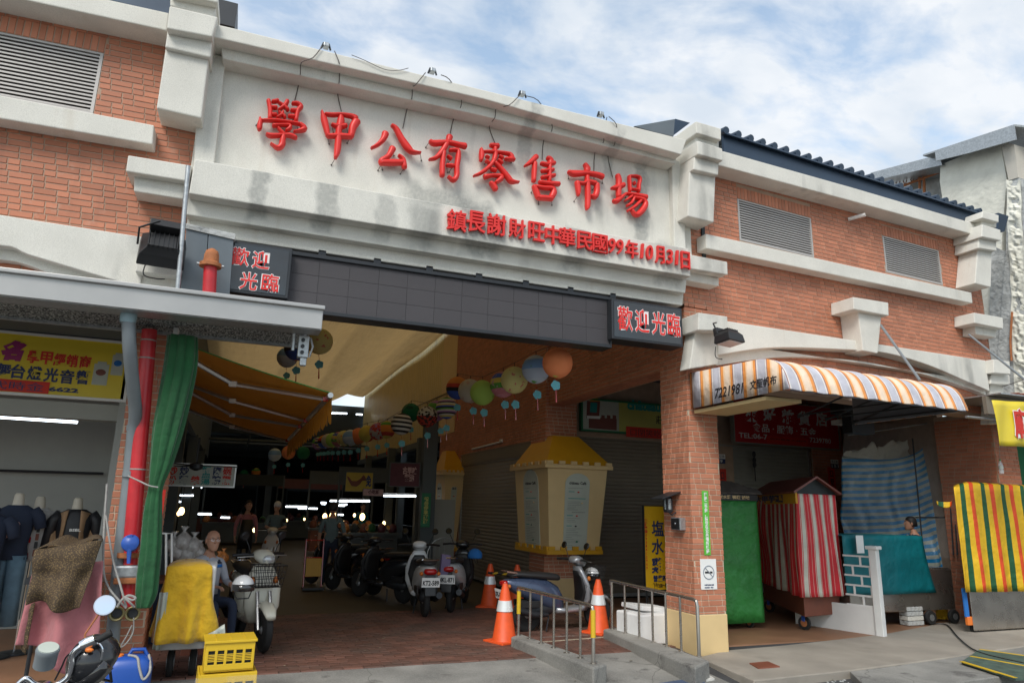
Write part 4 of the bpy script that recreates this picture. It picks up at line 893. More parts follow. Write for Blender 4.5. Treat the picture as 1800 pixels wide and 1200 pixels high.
e, u0, v0, u1, v1 = board('shop_sign', 'green framed château café sign with a little castle drawing above the shutter', 'sign', SF, 0, 0, 0, 0, .04, -.05, 'grn', 'silv', rect=(u0, v0, u0+3.1, v1), fr=.035)
M().fb(SF, u0+.85, v0+.035, u1-.036, v1-.035, .0415, .040).obj('colour_panel', MT['lime'], e)
tx(e, SF, 'château', 1132, 713, .40, .105, .044, 'tealp', bold=.05); tx(e, SF, '莊', 1160, 738, .10, .085, .044, 'blk', bold=.01)
def cpl(P, f, mt, nm='castle_drawing'): m = M(); fpoly(m, SF, P, f, .0405); m.obj(nm, MT[mt], e)
cpl([(1035, 732), (1035, 752), (1084, 756), (1084, 736)], .043, 'brn'); cpl([(1032, 704), (1031, 735), (1053, 736), (1055, 705)], .044, 'brn'); cpl([(1038, 707), (1037, 724), (1049, 725), (1050, 708)], .046, 'tealp'); cpl([(1036, 705), (1042, 699), (1050, 699), (1055, 705)], .047, 'gold'); cpl([(1032, 730), (1032, 735), (1055, 736), (1055, 731)], .048, 'wht')
for x in (1060, 1070, 1080): cpl([(x-3, 729), (x-3, 737), (x+3, 737), (x+3, 730)], .044, 'brn')
e2 = tag(M().fb(SF, *[SF.px(1101, 767, .06)[0], SF.px(1101, 767, .06)[1], SF.px(1101, 767, .06)[0]+1.25, SF.px(1101, 749, .06)[1]], .06, .055).obj('paper_strip', MT['redpr']), 'red paper strip with brush characters stuck on the château sign', 'notice')
m = M(); u, v = SF.px(1108, 758, .062); text(m, SF, '口閉笑吃小點', u, v-.085, u+1.1, v+.065, .0625, .002, bold=-.005); m.obj('lettering', MT['blk'], e2)
def castle_box(lab, cx, y0, xr, yb, zt, zb, ztop, poster=True):
    e = thing('castle_menu_box', lab, 'menu box', (cx, y0, zb), 'castle shaped menu boxes'); cxb = cx+.07; y0b = y0+.07; xrb = xr-.16; ybb = yb-.12
    T = [V(cx, y0, zt), V(xr, y0, zt), V(xr, yb, zt), V(cx, yb, zt)]; L_ = [V(cxb, y0b, zb), V(xrb, y0b, zb), V(xrb, ybb, zb), V(cxb, ybb, zb)]
    M().prism(L_, None, 0, T).obj('box_body', MT['cream'], e, bevel=.006)
    def merl(A, Bq, h, mt, nm, up=1, n=5, th=.03, zo=0):
        d = (Bq-A); l = d.length; d.normalize(); nrm = V(d.y, -d.x, 0); nrm = nrm if nrm.dot(A-V((cx+xr)/2, (y0+yb)/2, 0)) > 0 else -nrm; R = Matrix((d, nrm, V(0, 0, 1))).transposed()
        m = M(); m.box((A+Bq)/2+nrm*th/2+V(0, 0, zo), (l+.04, th, h*.5), R)
        w_ = l/(2*n-1)
        for i in range(n): m.box(A+d*(w_*(2*i+.5))+nrm*th/2+V(0, 0, zo+up*h*.45), (w_, th, h*.5), R)
        m.obj(nm, MT[mt], e)
    e_ = .05; A, Bq, Cq = T[0]+V(-e_, -e_, 0), T[1]+V(e_, -e_, 0), T[3]+V(-e_, e_, 0)
    merl(A, Bq, .13, 'cream', 'battlement', 1, 6); merl(Cq, A, .13, 'cream', 'battlement', 1, 6)
    A, Bq, Cq = L_[0]+V(-.03, -.03, 0), L_[1]+V(.03, -.03, 0), L_[3]+V(-.03, .03, 0)
    merl(A, Bq, .14, 'gold', 'base_trim', 1, 5, .035); merl(Cq, A, .14, 'gold', 'base_trim', 1, 5, .035)
    mx_, my_ = (cx+xr)/2+.12, (y0+yb)/2+.1; a = .55
    P = [V(cx-e_, y0-e_, zt+.04), V(xr+e_, y0-e_, zt+.04), V(xr+e_, yb, zt+.04), V(cx-e_, yb, zt+.04)]; W_b = xr-cx; D_b = yb-y0; Q = [V(cx+.22*W_b, y0+.36, ztop), V(cx+.66*W_b, y0+.36, ztop), V(cx+.66*W_b, y0+.75*D_b, ztop), V(cx+.22*W_b, y0+.75*D_b, ztop)]
    M().prism(P, None, 0, Q).obj('roof', MT['gold'], e)
    if poster:
        def pan(A0, A1, B0, B1, nm):        # A: bottom corners, B: top corners of the tapered face
            n_ = (A1-A0).cross(B0-A0).normalized(); n_ = n_ if n_.dot(A0-V(mx_, my_, A0.z)) > 0 else -n_
            def q(s, t): return (A0.lerp(A1, s)).lerp(B0.lerp(B1, s), t)
            F_ = Frame(q(.5, .0), (A1-A0), n_, (q(.5, 1)-q(.5, 0))); hh = (q(.5, 1)-q(.5, 0)).length; ww = (A1-A0).length
            pw0, pw1 = ww*.235, ww*.25; P = [F_.pt(-pw0, .02, .012), F_.pt(pw0, .02, .012), F_.pt(pw1, hh*.80, .012)]
            for k in range(1, 12): t = math.pi*k/12; P.append(F_.pt(pw1*math.cos(t), hh*.80+pw1*.75*math.sin(t), .012))
            P.append(F_.pt(-pw1, hh*.80, .012)); M().prism(P, -n_*.02).obj('menu_panel', MT['silv'], e)
            m = M(); text(m, F_, 'château Café', -pw0*.75, hh*.79, pw0*.75, hh*.825, .013, .002, bold=.03); m.obj('lettering', MT['blk'], e)
            for (a0, a1, t, mt_, h_) in ((-.75, -.25, .70, 'tealp', .012), (-.75, .75, .62, 'tealp', .012), (-.4, .75, .46, 'blk', .005), (-.8, -.3, .42, 'tealp', .012), (-.8, -.35, .30, 'tealp', .012)): m = M(); m.fb(F_, a0*pw0, hh*t, a1*pw0, hh*t+h_, .014, .012); m.obj('menu_bar', MT[mt_], e)
            m = M()
            for t in (.745, .585, .565, .545, .525, .505, .49, .39, .37, .35, .27, .25, .23, .21, .19, .17, .15, .13, .11, .08, .06): m.fb(F_, -.8*pw0, hh*t, (-.3+.9*random.random())*pw0, hh*t+.004, .0135, .012)
            stuff(m.obj('menu_text', MT['dkw'], e))
            for (s_, t, mt_) in ((.1, .70, 'redpr'), (.45, .57, 'cream'), (.05, .42, 'redpr'), (0, .30, 'dk'), (.15, .12, 'grn')): m = M(); m.ball(F_.pt(s_*pw0, hh*t, .012), (.022, .010, .014), 8, 5); m.obj('food_picture', MT[mt_], e)
        pan(L_[0], L_[1], T[0], T[1], 'f'); pan(L_[3], L_[0], T[3], T[0], 'l')
    return e
c0 = at(963, 818, Y=11.32); cr_ = at(1068, 818, Y=11.32); yl = at(905, 820, X=c0.x).y
castle_box('large cream castle shaped menu box with ochre roof wrapped round the corner pillar', c0.x, 11.32, cr_.x, yl, c0.z, at(968, 970, Y=11.39).z, at(972, 765, Y=11.68).z)
castle_box('smaller cream castle menu box at the far end of the side shutter', 4.98, 17.2, 5.5, 18.2, 2.45, .60, 3.05, True)
# fluorescent fitting over the side shutter
a, b = at(830, 789, X=5.40), at(881, 776, X=5.40); e = thing('tube_fitting', 'unlit white tube light fitting on the brick wall over the side shutter', 'lamp', b); M().tube([a, b], .02, 8).obj('tube', MT['white'], e, smooth=True); M().box(b+V(-.0, 0, .02), (.05, .1, .07)).obj('end_cap', MT['white'], e)

# ================================================================== RIGHT SHOP ROW
u0 = at(1275, 1000, Y=12.4).x; u1 = at(1434, 1000, Y=12.4).x; zt_ = at(1350, 789, Y=12.4).z
SC = vframe((0, 12.4, 0), 0)
shutter(SC, u0, u1, .02, zt_, 'shutg', 0, 'pale grey roller shutter under the red grocery sign')
xa, xb = at(1434, 900, Y=12.35).x+.02, at(1480, 900, Y=12.35).x
m = M(); m.fb(SC, xa, 0, xb+.3, 4.28, .05, -.2); m.fb(SC, u1+.06, zt_+.06, xa, 4.28, .0, -.2); m.fb(SC, 8.9, zt_+.06, u1+.06, 4.28, 0, -.2); m.fb(SC, 8.9, 0, u0-.06, zt_+.06, .0, -.2); m.obj('shop_wall', MT['mortar'], B); bricks(SC, xa, xb+.3, .02, 4.27, .05); bricks(SC, 8.9, u0-.06, .02, 4.27, 0); bricks(SC, u0-.06, xa, zt_+.62, 4.27, 0); flush_bricks(B, 0, 'brick')
SR = vframe((11, 12.15, 0), 3.0)
u, v1 = SR.px(1283, 700, 0); _, v0 = SR.px(1284, 778, 0); ur = SR.px(1472, 770, 0)[0]
MT['redb'] = mat('red_sign_board', (.50, .016, .022), .35, var=.06)
e, u0, v0, u1, v1 = board('shop_sign', 'red grocery shop sign 來好雜貨店 with grey frame under the striped awning', 'sign', SR, 0, 0, 0, 0, .06, -.04, 'shutg', 'redb', rect=(u, v0, ur, v1+.03), fr=.03)
for ch, x, y in zip('來好雜貨店', (1321, 1352, 1385, 1413.5, 1444), (728, 727.5, 732, 735, 737)): tx(e, SR, ch, x, y, .185, .165, .062, 'wht', bold=.03)
tx(e, SR, '食品 · 服飾 · 五金', 1380, 755, .94, .095, .062, 'wht', bold=.02); tx(e, SR, 'TEL:06-7', 1324, 766, .40, .058, .062, 'wht', bold=.02); tx(e, SR, '7239780', 1442, 774, .33, .058, .062, 'wht', bold=.02)
pa = M(); a, b = SR.px(1348, 765, .07), SR.px(1421, 783, .07); pa.fb(SR, a[0], b[1], b[0], a[1], .072, .066); pa = tag(pa.obj('paper_strip', MT['redpr']), 'red paper strip with brush characters across the foot of the grocery sign', 'notice'); m = M(); text(m, SR, '桃符萬象大龍門', a[0]+.08, b[1]+.07, b[0]-.08, a[1]-.05, .0725, .002); m.obj('lettering', MT['blk'], pa)
for (x, y, n_, lab) in ((1267, 806, '9', 'small house number plate left of the grey shutter'), (1467, 815, '151', 'blue and white house number plate 151 right of the grocery sign')):
    u, v = SC.px(x, y, .07); pt = thing('house_number', lab, 'number plate', SC.pt(u, v-.1, .07)); M().fb(SC, u-.11, v, u+.11, v+.1, .08, .065).obj('plate_top', MT['wht'], pt); M().fb(SC, u-.11, v-.1, u+.11, v, .08, .065).obj('plate_bottom', MT['navy'], pt); m = M(); text(m, SC, n_, u-.035*len(n_), v-.085, u+.035*len(n_), v-.015, .081, .002, bold=.02); m.obj('lettering', MT['wht'], pt)
    m = M(); text(m, SC, '中正路' , u-.09, v+.02, u+.09, v+.08, .081, .002); m.obj('lettering', MT['navy'], pt)
for (x, y, lab) in ((1270, 842, 'narrow red door couplet paper beside the green cart'), (1462, 838, 'narrow red door couplet paper under house number 151')):
    u, v = SC.px(x, y, .07); pt = tag(M().fb(SC, u-.10, v-.28, u+.10, v+.22, .075, .066).obj('couplet_paper', MT['redpr']), lab, 'notice'); m = M(); text(m, SC, '口\n安', u-.05, v-.2, u+.05, v+.15, .0755, .002, bold=.02); m.obj('lettering', MT['blk'], pt)
# hanging chain
p = at(1325, 793, Y=12.25); q = at(1328, 845, Y=12.25); e = thing('pull_chain', 'dark pull chain hanging in front of the grey shutter', 'chain', q); M().tube([p, q], .012, 6).obj('chain', MT['dark'], e); 
for t in (.1, .3, .45): M().ball(p.lerp(q, t), (.05, .03, .07), 8, 6).obj('chain_knot', MT['dark'], e)
# ---- striped awning
AF = Frame((5.40, 0, 0), (0, -1, 0), (-1, 0, 0))       # side panel frame: u = -Y
zb0 = 2.937; yF = 5.69; yB = 7.42; Rw = V(RW.d); zt0 = 3.30
prof = [(yB, 3.40), (6.35, 3.35), (6.05, 3.33), (5.86, 3.26), (5.76, 3.15), (5.71, 3.02), (yF, zb0)]
L_end = None
pR = at(1702, 713, Z=zb0+.0); aw = thing('striped_awning', 'orange, grey and white striped canvas awning over the right shop front', 'awning', (7.2, 6.6, zb0))
P0 = V(5.40, 0, 0); dirR = V(math.cos(math.radians(3.98)), math.sin(math.radians(3.98)), 0); 
# length of the front strip from the photograph: solve for the right-hand lower corner
best = min((abs((lambda v: 900+FPX*v.dot(CR)/v.dot(CF))(V(5.40, yF, zb0)+dirR*s*.01-CAM)-1702), s*.01) for s in range(200, 600)); LA = best[1]
pf = crv(prof, 4); arc = [0]
for i in range(1, len(pf)): arc.append(arc[-1]+math.hypot(pf[i][0]-pf[i-1][0], pf[i][1]-pf[i-1][1]))
m = M(); nU = 60
def awp(a, b):
    i = b*(len(pf)-1); k = min(int(i), len(pf)-2); t = i-k; y = pf[k][0]+(pf[k+1][0]-pf[k][0])*t; z = pf[k][1]+(pf[k+1][1]-pf[k][1])*t
    return V(5.40, y, z)+dirR*LA*a+V(0, 0, -.012*math.sin(a*math.pi*9)**2*(1 if b > .1 else 0))
m.sheet(awp, nU, len(pf)-1, uv=lambda a, b: (LA*a, 0)); m.obj('canvas_top', MT['awn'], aw, smooth=2, solid=.006)
def sidep(X_, shift, nm):
    q = M(); n = len(pf); top = [V(5.40, y, z)+dirR*shift for y, z in pf]; bot = [V(5.40, y, zb0-.0)+dirR*shift for y, z in pf]; vs = []
    for i in range(n): vs += [top[i], top[i].lerp(bot[i], .5), bot[i]]
    q.add(vs, [(3*i+j, 3*i+3+j, 3*i+4+j, 3*i+1+j) for i in range(n-1) for j in (0, 1)]); q.uv = [(pf[i//3][0]*1.0, 0) for i in range(3*n)]
    return q.obj(nm, MT['awn'], aw, smooth=2, solid=.006)
sidep(0, 0, 'side_panel'); sidep(0, LA, 'side_panel')
MT['lin'] = mat('grey_awning_lining', (.16, .17, .19), .8, var=.08)
M().add([V(5.40, y+.01, z-.014)+dirR*s for s in (.02, LA-.02) for y, z in pf], [(i, i+1, len(pf)+i+1, len(pf)+i) for i in range(len(pf)-1)]).obj('lining', MT['lin'], aw, smooth=2)
M().prism([V(5.40, y, z)+dirR*(LA-.015) for y, z in pf]+[V(5.40, yF, zb0+.002)+dirR*(LA-.015), V(5.40, yB, zb0+.002)+dirR*(LA-.015)], dirR*.003).obj('lining', MT['lin'], aw)
m = M()
for s in (LA*.62, LA*.8, LA-.04): m.tube([V(5.40, yB, zb0+.05)+dirR*s, V(5.40, yF+.05, zb0+.03)+dirR*s], .012, 6); m.tube([V(5.40, yB, zb0+.02)+dirR*s, V(5.40, 6.0, 3.28)+dirR*s], .012, 6)
m.tube([V(5.40, yF+.03, zb0+.02), V(5.40, yF+.03, zb0+.02)+dirR*LA], .014, 6); m.obj('awning_frame', MT['dark'], aw)
m = M(); text(m, AF, '7221981', -6.93+.0, 3.0-.005, -6.40, 3.12, .006, .002, bold=.01, shear=.25); m.obj('lettering', MT['blk'], aw); m = M(); text(m, AF, '文聖帆布', -6.30, 3.01, -5.86, 3.12, .006, .002, bold=.01, shear=.2)
m.obj('lettering', MT['blk'], aw)
M().b2((5.44, 6.1, zb0-.06), (5.95, 7.42, zb0-.02)).obj('awning_soffit', MT['cream'], aw)
# stays of the awning and the one beyond
def rod(lab, a, b, r=.018, name='awning_stay', mt='pipe', grp='steel awning stays'): o = M().tube([a, b], r, 8).obj(name, MT[mt], smooth=True); return tag(o, lab, 'stay', grp)
rod('steel stay running from the keystone down to the striped awning', RW.pt(*RW.px(1548, 571, .3), .3), V(5.40, 6.0, 3.33)+dirR*(LA*.86))
rod('steel stay running from the right side bracket down past the frame edge', RW.pt(*RW.px(1703, 588, .25), .25), at(1815, 678, Y=6.6))
rod('thin dark wire below the right impost block', RW.pt(*RW.px(1760, 680, .1), .1), at(1805, 665, Y=7.0), .006, 'wall_wire', 'wire', None)
# ---- next canopy with the yellow banner
nc = thing('side_canopy', 'grey sheet metal canopy with coloured corrugated edge at the right frame edge', 'canopy', at(1780, 720, Y=7.2))
p0 = at(1692, 699, Y=7.5); p1 = at(1850, 712, Y=7.5)
M().b2((p0.x, 6.9, p0.z-.02), (p1.x+1.5, 8.4, p0.z)).obj('canopy_sheet', MT['galv'], nc)
for i in range(9): M().tube([V(p0.x+.50+i*.13, 6.95, p0.z+.02), V(p0.x+.50+i*.13, 8.3, p0.z+.06)], .03, 8).obj('corrugation', MT['pinkr' if 0 else ('white' if i > 2 else 'wood')], nc)
M().b2((p0.x-.05, 7.1, p0.z-.30), (p1.x+1.5, 7.16, p0.z-.03)).obj('canopy_fascia', MT['shut'], nc); M().tube([V(p0.x-.4, 7.2, p0.z-.36), V(p1.x+1, 7.2, p0.z-.36)], .022, 8).obj('canopy_rail', MT['galv'], nc)
BNF = vframe((10, 6.6, 0), 4)
P = [BNF.px(x, y) for x, y in [(1743, 703), (1830, 708), (1830, 786), (1757, 783)]]
e = thing('cloth_banner', 'yellow cloth banner with a big red character 廟 at the right edge', 'banner', BNF.pt(*P[3]))
m = M(); m.sheet(lambda a, b: (lambda q: BNF.pt(q.x, q.y, .015*math.sin(a*14+b*3)))((V(*P[0], 0).lerp(V(*P[1], 0), a)).lerp(V(*P[3], 0).lerp(V(*P[2], 0), a), b)), 24, 8); m.obj('banner_cloth', MT['yel'], e, smooth=2, solid=.003)
u, v = BNF.px(1797, 746, .03)
m = M(); text(m, BNF, '廟', u-.19, v-.21, u+.17, v+.23, .022, .003, bold=.07, grow=.015); m.obj('halo', MT['wht'], e); m = M(); text(m, BNF, '廟', u-.19, v-.21, u+.17, v+.23, .026, .003, bold=.03); m.obj('lettering', MT['redpr'], e)
pb_ = at(1761, 832, Y=6.9); e = thing('plastic_bottle', 'clear plastic bottle with green cap hanging on a string below the banner', 'bottle', pb_)
M().lathe([(.028, 0), (.03, .01), (.03, .05), (.027, .06), (.03, .07), (.03, .12), (.022, .15), (.010, .175), (.010, .185)], pb_, n=14).obj('bottle_body', MT['glass'], e, smooth=True); M().lathe([(.014, .183), (.014, .20)], pb_, n=12).obj('cap', MT['green'], e); M().lathe([(.031, .07), (.031, .11)], pb_, n=14).obj('bottle_label', MT['silv'], e); M().tube([pb_+V(0, 0, .2), BNF.pt(*P[3])], .003, 4).obj('string', MT['rope'], e)
# ---- blue and white tarpaulin, torn plastic behind it
def tyy(x): return 10.2-1.25*(x-1480)/214
def tl(x, y, o=0): return at(x, y, Y=tyy(x)+o)
top = crv([(1480, 801), (1520, 806), (1560, 807), (1600, 800), (1640, 776), (1670, 757), (1694, 745)], 6); K = len(top)-1
def tarpf(a, b):
    i = a*K; k = min(int(i), K-1); t = i-k; x = top[k][0]+(top[k+1][0]-top[k][0])*t; y = top[k][1]+(top[k+1][1]-top[k][1])*t
    p = tl(x, y); q = tl(x+(8 if a > .5 else 4), 1015); r = p.lerp(q, b); r.y += .05*math.sin(a*30+math.sin(b*5)*2)*(.3+b)+.06*noise.noise(V(a*9, b*5, 1)); return r
m = M(); m.sheet(tarpf, 60, 30, uv=lambda a, b: (b*2.2+.12*(1-b)*math.sin(a*3+.5)*1.0+a*.08, 0)); tag(m.obj('striped_tarpaulin', MT['bw'], None, smooth=2, solid=.004), 'blue and white striped tarpaulin hung as a wall behind the teal cart', 'tarpaulin')
m = M()
def crum(a, b): p = tl(1483+205*a, 797-52*a+(16*noise.noise(V(a*11, 0, 2))+7*noise.noise(V(a*27, 3, 2)))*(1-b)+b*50, .32); p.y += .12*noise.noise(V(a*14, b*6, 4)); return p
m.sheet(crum, 60, 8); tag(m.obj('torn_sheet', MT['stw'], None, smooth=2, solid=.01), 'crumpled dirty white sheet showing above the blue striped tarpaulin', 'sheet')
m = M(); m.prism([V(11.80, 8.87, 0), V(11.95, 8.87, 0), V(13.60, 12.9, 0), V(13.40, 12.9, 0)], (0, 0, 4.28)); m.obj('shop_side_wall', MT['mortar'], B); m = M(); m.b2((9.9, 12.62, 0), (13.5, 12.7, 4.28)); m.obj('shop_wall', MT['dkw'], B)
tarps = thing('tarpaulin_frame', 'thin metal pole frame in front of the blue striped tarpaulin', 'frame', tl(1600, 1000, -.3))
for a, b in (((1604, 770), (1622, 960)), ((1662, 745), (1676, 975)), ((1668, 745), (1683, 975))): M().tube([tl(*a, -.3), tl(*b, -.3)], .012, 6).obj('pole', MT['dark'], tarps)
M().tube([tl(1490, 765, -.3), tl(1690, 735, -.1)], .014, 6).obj('cross_bar', MT['galv'], tarps); M().tube([tl(1610, 909, -.3), tl(1690, 909, -.1)], .014, 6).obj('cross_bar', MT['dark'], tarps)
m = M(); m.sheet(lambda a, b: tl(1482+208*a, 745+235*b, -.2)+V(0, .05*noise.noise(V(a*8, b*6, 2)), 0), 30, 20); tag(m.obj('clear_plastic_curtain', MT['acr'], None, smooth=2), 'clear wrinkled plastic curtain in front of the blue striped tarpaulin', 'curtain')
# black extractor box and grey block under awning
e = thing('wall_speaker', 'black box hanging beside the grocery sign under the awning', 'box', at(1485, 725, Y=9.2)); M().box(at(1484, 712, Y=8.9), (.34, .3, .30)).obj('box_body', MT['black'], e, bevel=.01); M().box(at(1484, 742, Y=9.2), (.3, .3, .08)).obj('shelf', MT['conc'], e); M().b2(at(1499, 760, Y=8.8), at(1514, 690, Y=9.0)).obj('hanger', MT['dark'], e)
# electric meter loop pipe on the right pillar
o = M().tube([V(p) for p in crv([tuple(at(x, y, Y=8.35)) for x, y in ((1745, 735), (1722, 738), (1708, 745), (1709, 790), (1720, 850))], 4)], .012, 6).obj('conduit', MT['pipe'], smooth=True); tag(o, 'thin grey conduit bent round the side of the right brick pillar', 'conduit')
o = M().b2(at(1762, 860, Y=8.4), at(1900, 784, Y=8.6)).obj('notice_board', MT['grn']); tag(o, 'plain green board behind the hanging bottle at the right edge', 'board')

# ---- carts
def quad(p0, p1, p2): a, b, c = [at(*q, Z=0) for q in (p0, p1, p2)]; return [a, b, c, a+c-b]
# green cart
g = at(1342, 1098, Z=0); gl = at(1235, 1098, Z=0); Yg = 8.75
xr = at(1342, 1090, Y=Yg).x; xl = xr-1.02; zt_ = at(1320, 880, Y=Yg).z; zb_ = at(1320, 1094, Y=Yg).z
gc = thing('food_cart', 'food cart wrapped in a plain green tarpaulin beside the brick pillar', 'cart', ((xl+xr)/2, Yg+.4, 0), 'covered food carts')
M().b2((xl+.05, Yg+.05, .14), (xr-.05, Yg+.8, zt_-.03)).obj('cart_body', MT['wood'], gc); cover('tarpaulin_cover', [(xl, Yg), (xr, Yg), (xr, Yg+.85), (xl, Yg+.85)], zt_, zb_, 'green', gc, amp=.012, flare=.01, seed=3, dome=0, wave=9)
for x, y in ((xr-.15, Yg+.12), (xl+.15, Yg+.12), (xr-.15, Yg+.7), (xl+.15, Yg+.7)): caster(V(x, y, 0), .07, gc)
m = M(); ry = Yg+.42; zz_ = at(1330, 849, Y=ry).z
P = [V(xl-.1, Yg-.05, zt_+.10), V(xr+.15, Yg-.05, zt_+.10), V(xr+.15, Yg+.9, zt_+.10), V(xl-.1, Yg+.9, zt_+.10)]; Q = [V(xl-.1, ry, zz_), V(xr-.2, ry, zz_), V(xr-.2, ry+.02, zz_), V(xl-.1, ry+.02, zz_)]
M().prism(P, None, 0, Q).obj('roof', MT['dark'], gc)
MT['shing'] = mat('grey_brown_shingle', (.12, .105, .095), .85, var=.25, rnd=.25, bump=.4)
for j in range(6):
    t = j/6; 
    for i in range(14):
        x0 = xl-.1+i*.108+(j % 2)*.05; 
        if x0 > xr+.06-t*.25: continue
        p = V(x0, Yg-.05+t*.47, zt_+.105+(zz_-zt_-.10)*t); M().box(p+V(.05, .04, .02), (.10, .11, .012), Matrix.Rotation(.35, 3, 'X')).obj('shingle', MT['shing'], gc)
m = M(); F_ = Frame((0, Yg-.03, 0), (1, 0, 0), (0, -1, 0)); m.fb(F_, xl, zt_, xr, zt_+.09, 0, -.03); m.obj('name_board', MT['black'], gc); m = M(); text(m, F_, '鹹水雞 鴨翅 滷味', xl+.3, zt_+.02, xr-.15, zt_+.075, .001, .002, bold=.02); m.obj('lettering', MT['cream'], gc)
# red and white cart
q4 = [at(1343, 1052, Z=.20), at(1415, 1084, Z=.20), at(1478, 1078, Z=.20)]; q4.append(q4[0]+q4[2]-q4[1]); yc_ = q4[1].y
rc = thing('food_cart', 'food cart with red and white striped curtains and brown gabled roof', 'cart', ((q4[0].x+q4[2].x)/2, (q4[0].y+q4[2].y)/2, 0), 'covered food carts')
M().prism([V(p.x, p.y, .20) for p in q4], (0, 0, .42)).obj('cart_body', MT['wood'], rc, bevel=.01)
cen = sum(q4, V(0, 0, 0))/4; q5 = [cen+(V(p.x, p.y, .2)-cen)*1.10 for p in q4]
ztc = at(1415, 868, Y=q5[1].y).z; zbc = at(1415, 1050, Y=q5[1].y).z
cover('striped_curtain', [(p.x, p.y) for p in q5], ztc, zbc, 'rw', rc, amp=.035, flare=.03, seed=2, wave=16, dome=.01, k=16, bump=lambda u, s: .05*math.sin(s*6)*math.exp(-((u-.45)/.22)**2))
for p in q4: caster(V(cen.x+(p.x-cen.x)*.85, cen.y+(p.y-cen.y)*.85, 0), .095, rc)
# gabled roof: ridge towards the photographer's right
axd = (q4[2]-q4[1]).normalized(); ayd = (q4[0]-q4[1]).normalized(); hw_ = (q4[2]-q4[1]).length/2+.14; hl_ = (q4[0]-q4[1]).length/2+.2; rz = ztc+.02
c2 = V(cen.x, cen.y, rz)
Rm = [c2-axd*hw_-ayd*hl_, c2+axd*hw_-ayd*hl_, c2-ayd*hl_+V(0, 0, .26)]
vs = [c2-axd*hw_-ayd*hl_, c2+axd*hw_-ayd*hl_, c2+axd*hw_+ayd*hl_, c2-axd*hw_+ayd*hl_, c2-ayd*hl_+V(0, 0, .24), c2+ayd*hl_+V(0, 0, .24)]
M().add(vs, [(0, 4, 5, 3), (4, 1, 2, 5)]).obj('roof', MT['brn'], rc, solid=.03); M().add([p-V(0, 0, .01) for p in (vs[0]+ayd*.15, vs[1]+ayd*.15, vs[4]+ayd*.15)], [(0, 1, 2)]).obj('gable', MT['dk'], rc, solid=.02)
FL = Frame(V(q5[0].x, q5[0].y, 0), (q5[1]-q5[0]), V((q5[1]-q5[0]).y, -(q5[1]-q5[0]).x, 0)); lw = (q5[1]-q5[0]).length
m = M(); m.fb(FL, 0, ztc-.14, lw, ztc+.02, .02, -.01); m.obj('name_board', MT['gold'], rc); m = M(); text(m, FL, '大甲芋頭', .1, ztc-.12, lw*.75, ztc, .021, .002, bold=.05); m.obj('lettering', MT['navy'], rc)
# white gate
gA, gB = at(1385, 1085, Z=.06), at(1535, 1112, Z=.02); _d = V(gB.x-gA.x, gB.y-gA.y, 0).normalized(); GF = Frame((gB.x, gB.y, 0), _d, (_d.y, -_d.x, 0))
gt = thing('white_gate', 'low white metal gate with brick pattern grille beside the striped cart', 'gate', GF.pt(*GF.px(1500, 1130)))
a = GF.px(1484, 977); b = GF.px(1531, 1060); z0 = GF.px(1500, 1128)[1]+.02; ux0 = GF.px(1400, 1100)[0]; ul = a[0]; ur = GF.px(1532, 1000)[0]; vt = GF.px(1510, 977)[1]; vm = GF.px(1510, 1063)[1]
M().fb(GF, ux0, z0, ur, vm, .02, -.02).obj('gate_panel', MT['white'], gt, bevel=.006)
m = M(); nr = 5; st = (vt-vm)/nr
for j in range(nr+1): m.fb(GF, ul-.02, vm+j*st-.012, ur, vm+j*st+.012, .012, -.012)
for j in range(nr):
    for k in range(2):
        uu = ul+(.10 if j % 2 else .22)+k*.25
        if uu < ur-.03: m.fb(GF, uu, vm+j*st+.012, uu+.022, vm+(j+1)*st-.012, .011, -.011)
m.obj('gate_grille', MT['white'], gt)
c1 = GF.px(1533, 1130); c2_ = GF.px(1549, 966); M().fb(GF, ur, z0-.06, ur+.11, c2_[1], .06, -.05).obj('gate_post', MT['white'], gt, bevel=.01); M().fb(GF, ur-.03, c2_[1], ur+.14, c2_[1]+.05, .09, -.08).obj('post_cap', MT['white'], gt, bevel=.012)
# white paper
u, v = GF.px(1512, 956, -.6); F_ = vframe((8.4, 8.2, 0), 2); u, v = F_.px(1512, 956); o = M().fb(F_, u-.075, v-.13, u+.075, v+.13, 0, -.005).obj('paper_sheet', MT['wht']); tag(o, 'blank white paper taped on the teal tarpaulin above the white gate', 'paper')
# teal cart
YT = 8.32; x0 = at(1484, 1000, Y=YT).x; x1 = at(1632, 1050, Y=YT).x; x2 = at(1690, 1050, Y=YT).x; zt_ = at(1560, 941, Y=YT).z; zb_ = at(1560, 1044, Y=YT).z
tcart = thing('food_cart', 'stainless food cart half covered by a teal tarpaulin, standing on blocks behind the white gate', 'cart', ((x0+x2)/2, YT+.4, 0), 'covered food carts')
zc = at(1650, 1000, Y=YT).z; zcb = at(1650, 1072, Y=YT).z
M().b2((x0+.1, YT+.03, zcb), (x2-.12, YT+.75, zc)).obj('cart_body', MT['steel'], tcart, bevel=.012)
M().b2((x0+.1, YT+.05, zc), (x2-.15, YT+.72, zc+.02)).obj('worktop', MT['steel'], tcart)
for (x, y) in ((x0+.15, YT+.1), (x1-.05, YT+.1), (x2-.2, YT+.7), (x0+.15, YT+.7)): M().tube([V(x, y, zc), V(x, y, zt_)], .018, 8).obj('upright', MT['galv'], tcart)
def tsh(a, b):
    x = x0+(x1-x0)*(a+ .04*b*a); return V(x+.12*a*b*b, YT+.0+.02*math.sin(a*9)*b-.01, zt_+(zb_-zt_)*b)
m = M(); m.sheet(tsh, 24, 12); m.obj('tarpaulin_cover', MT['teal'], tcart, smooth=2, solid=.006)
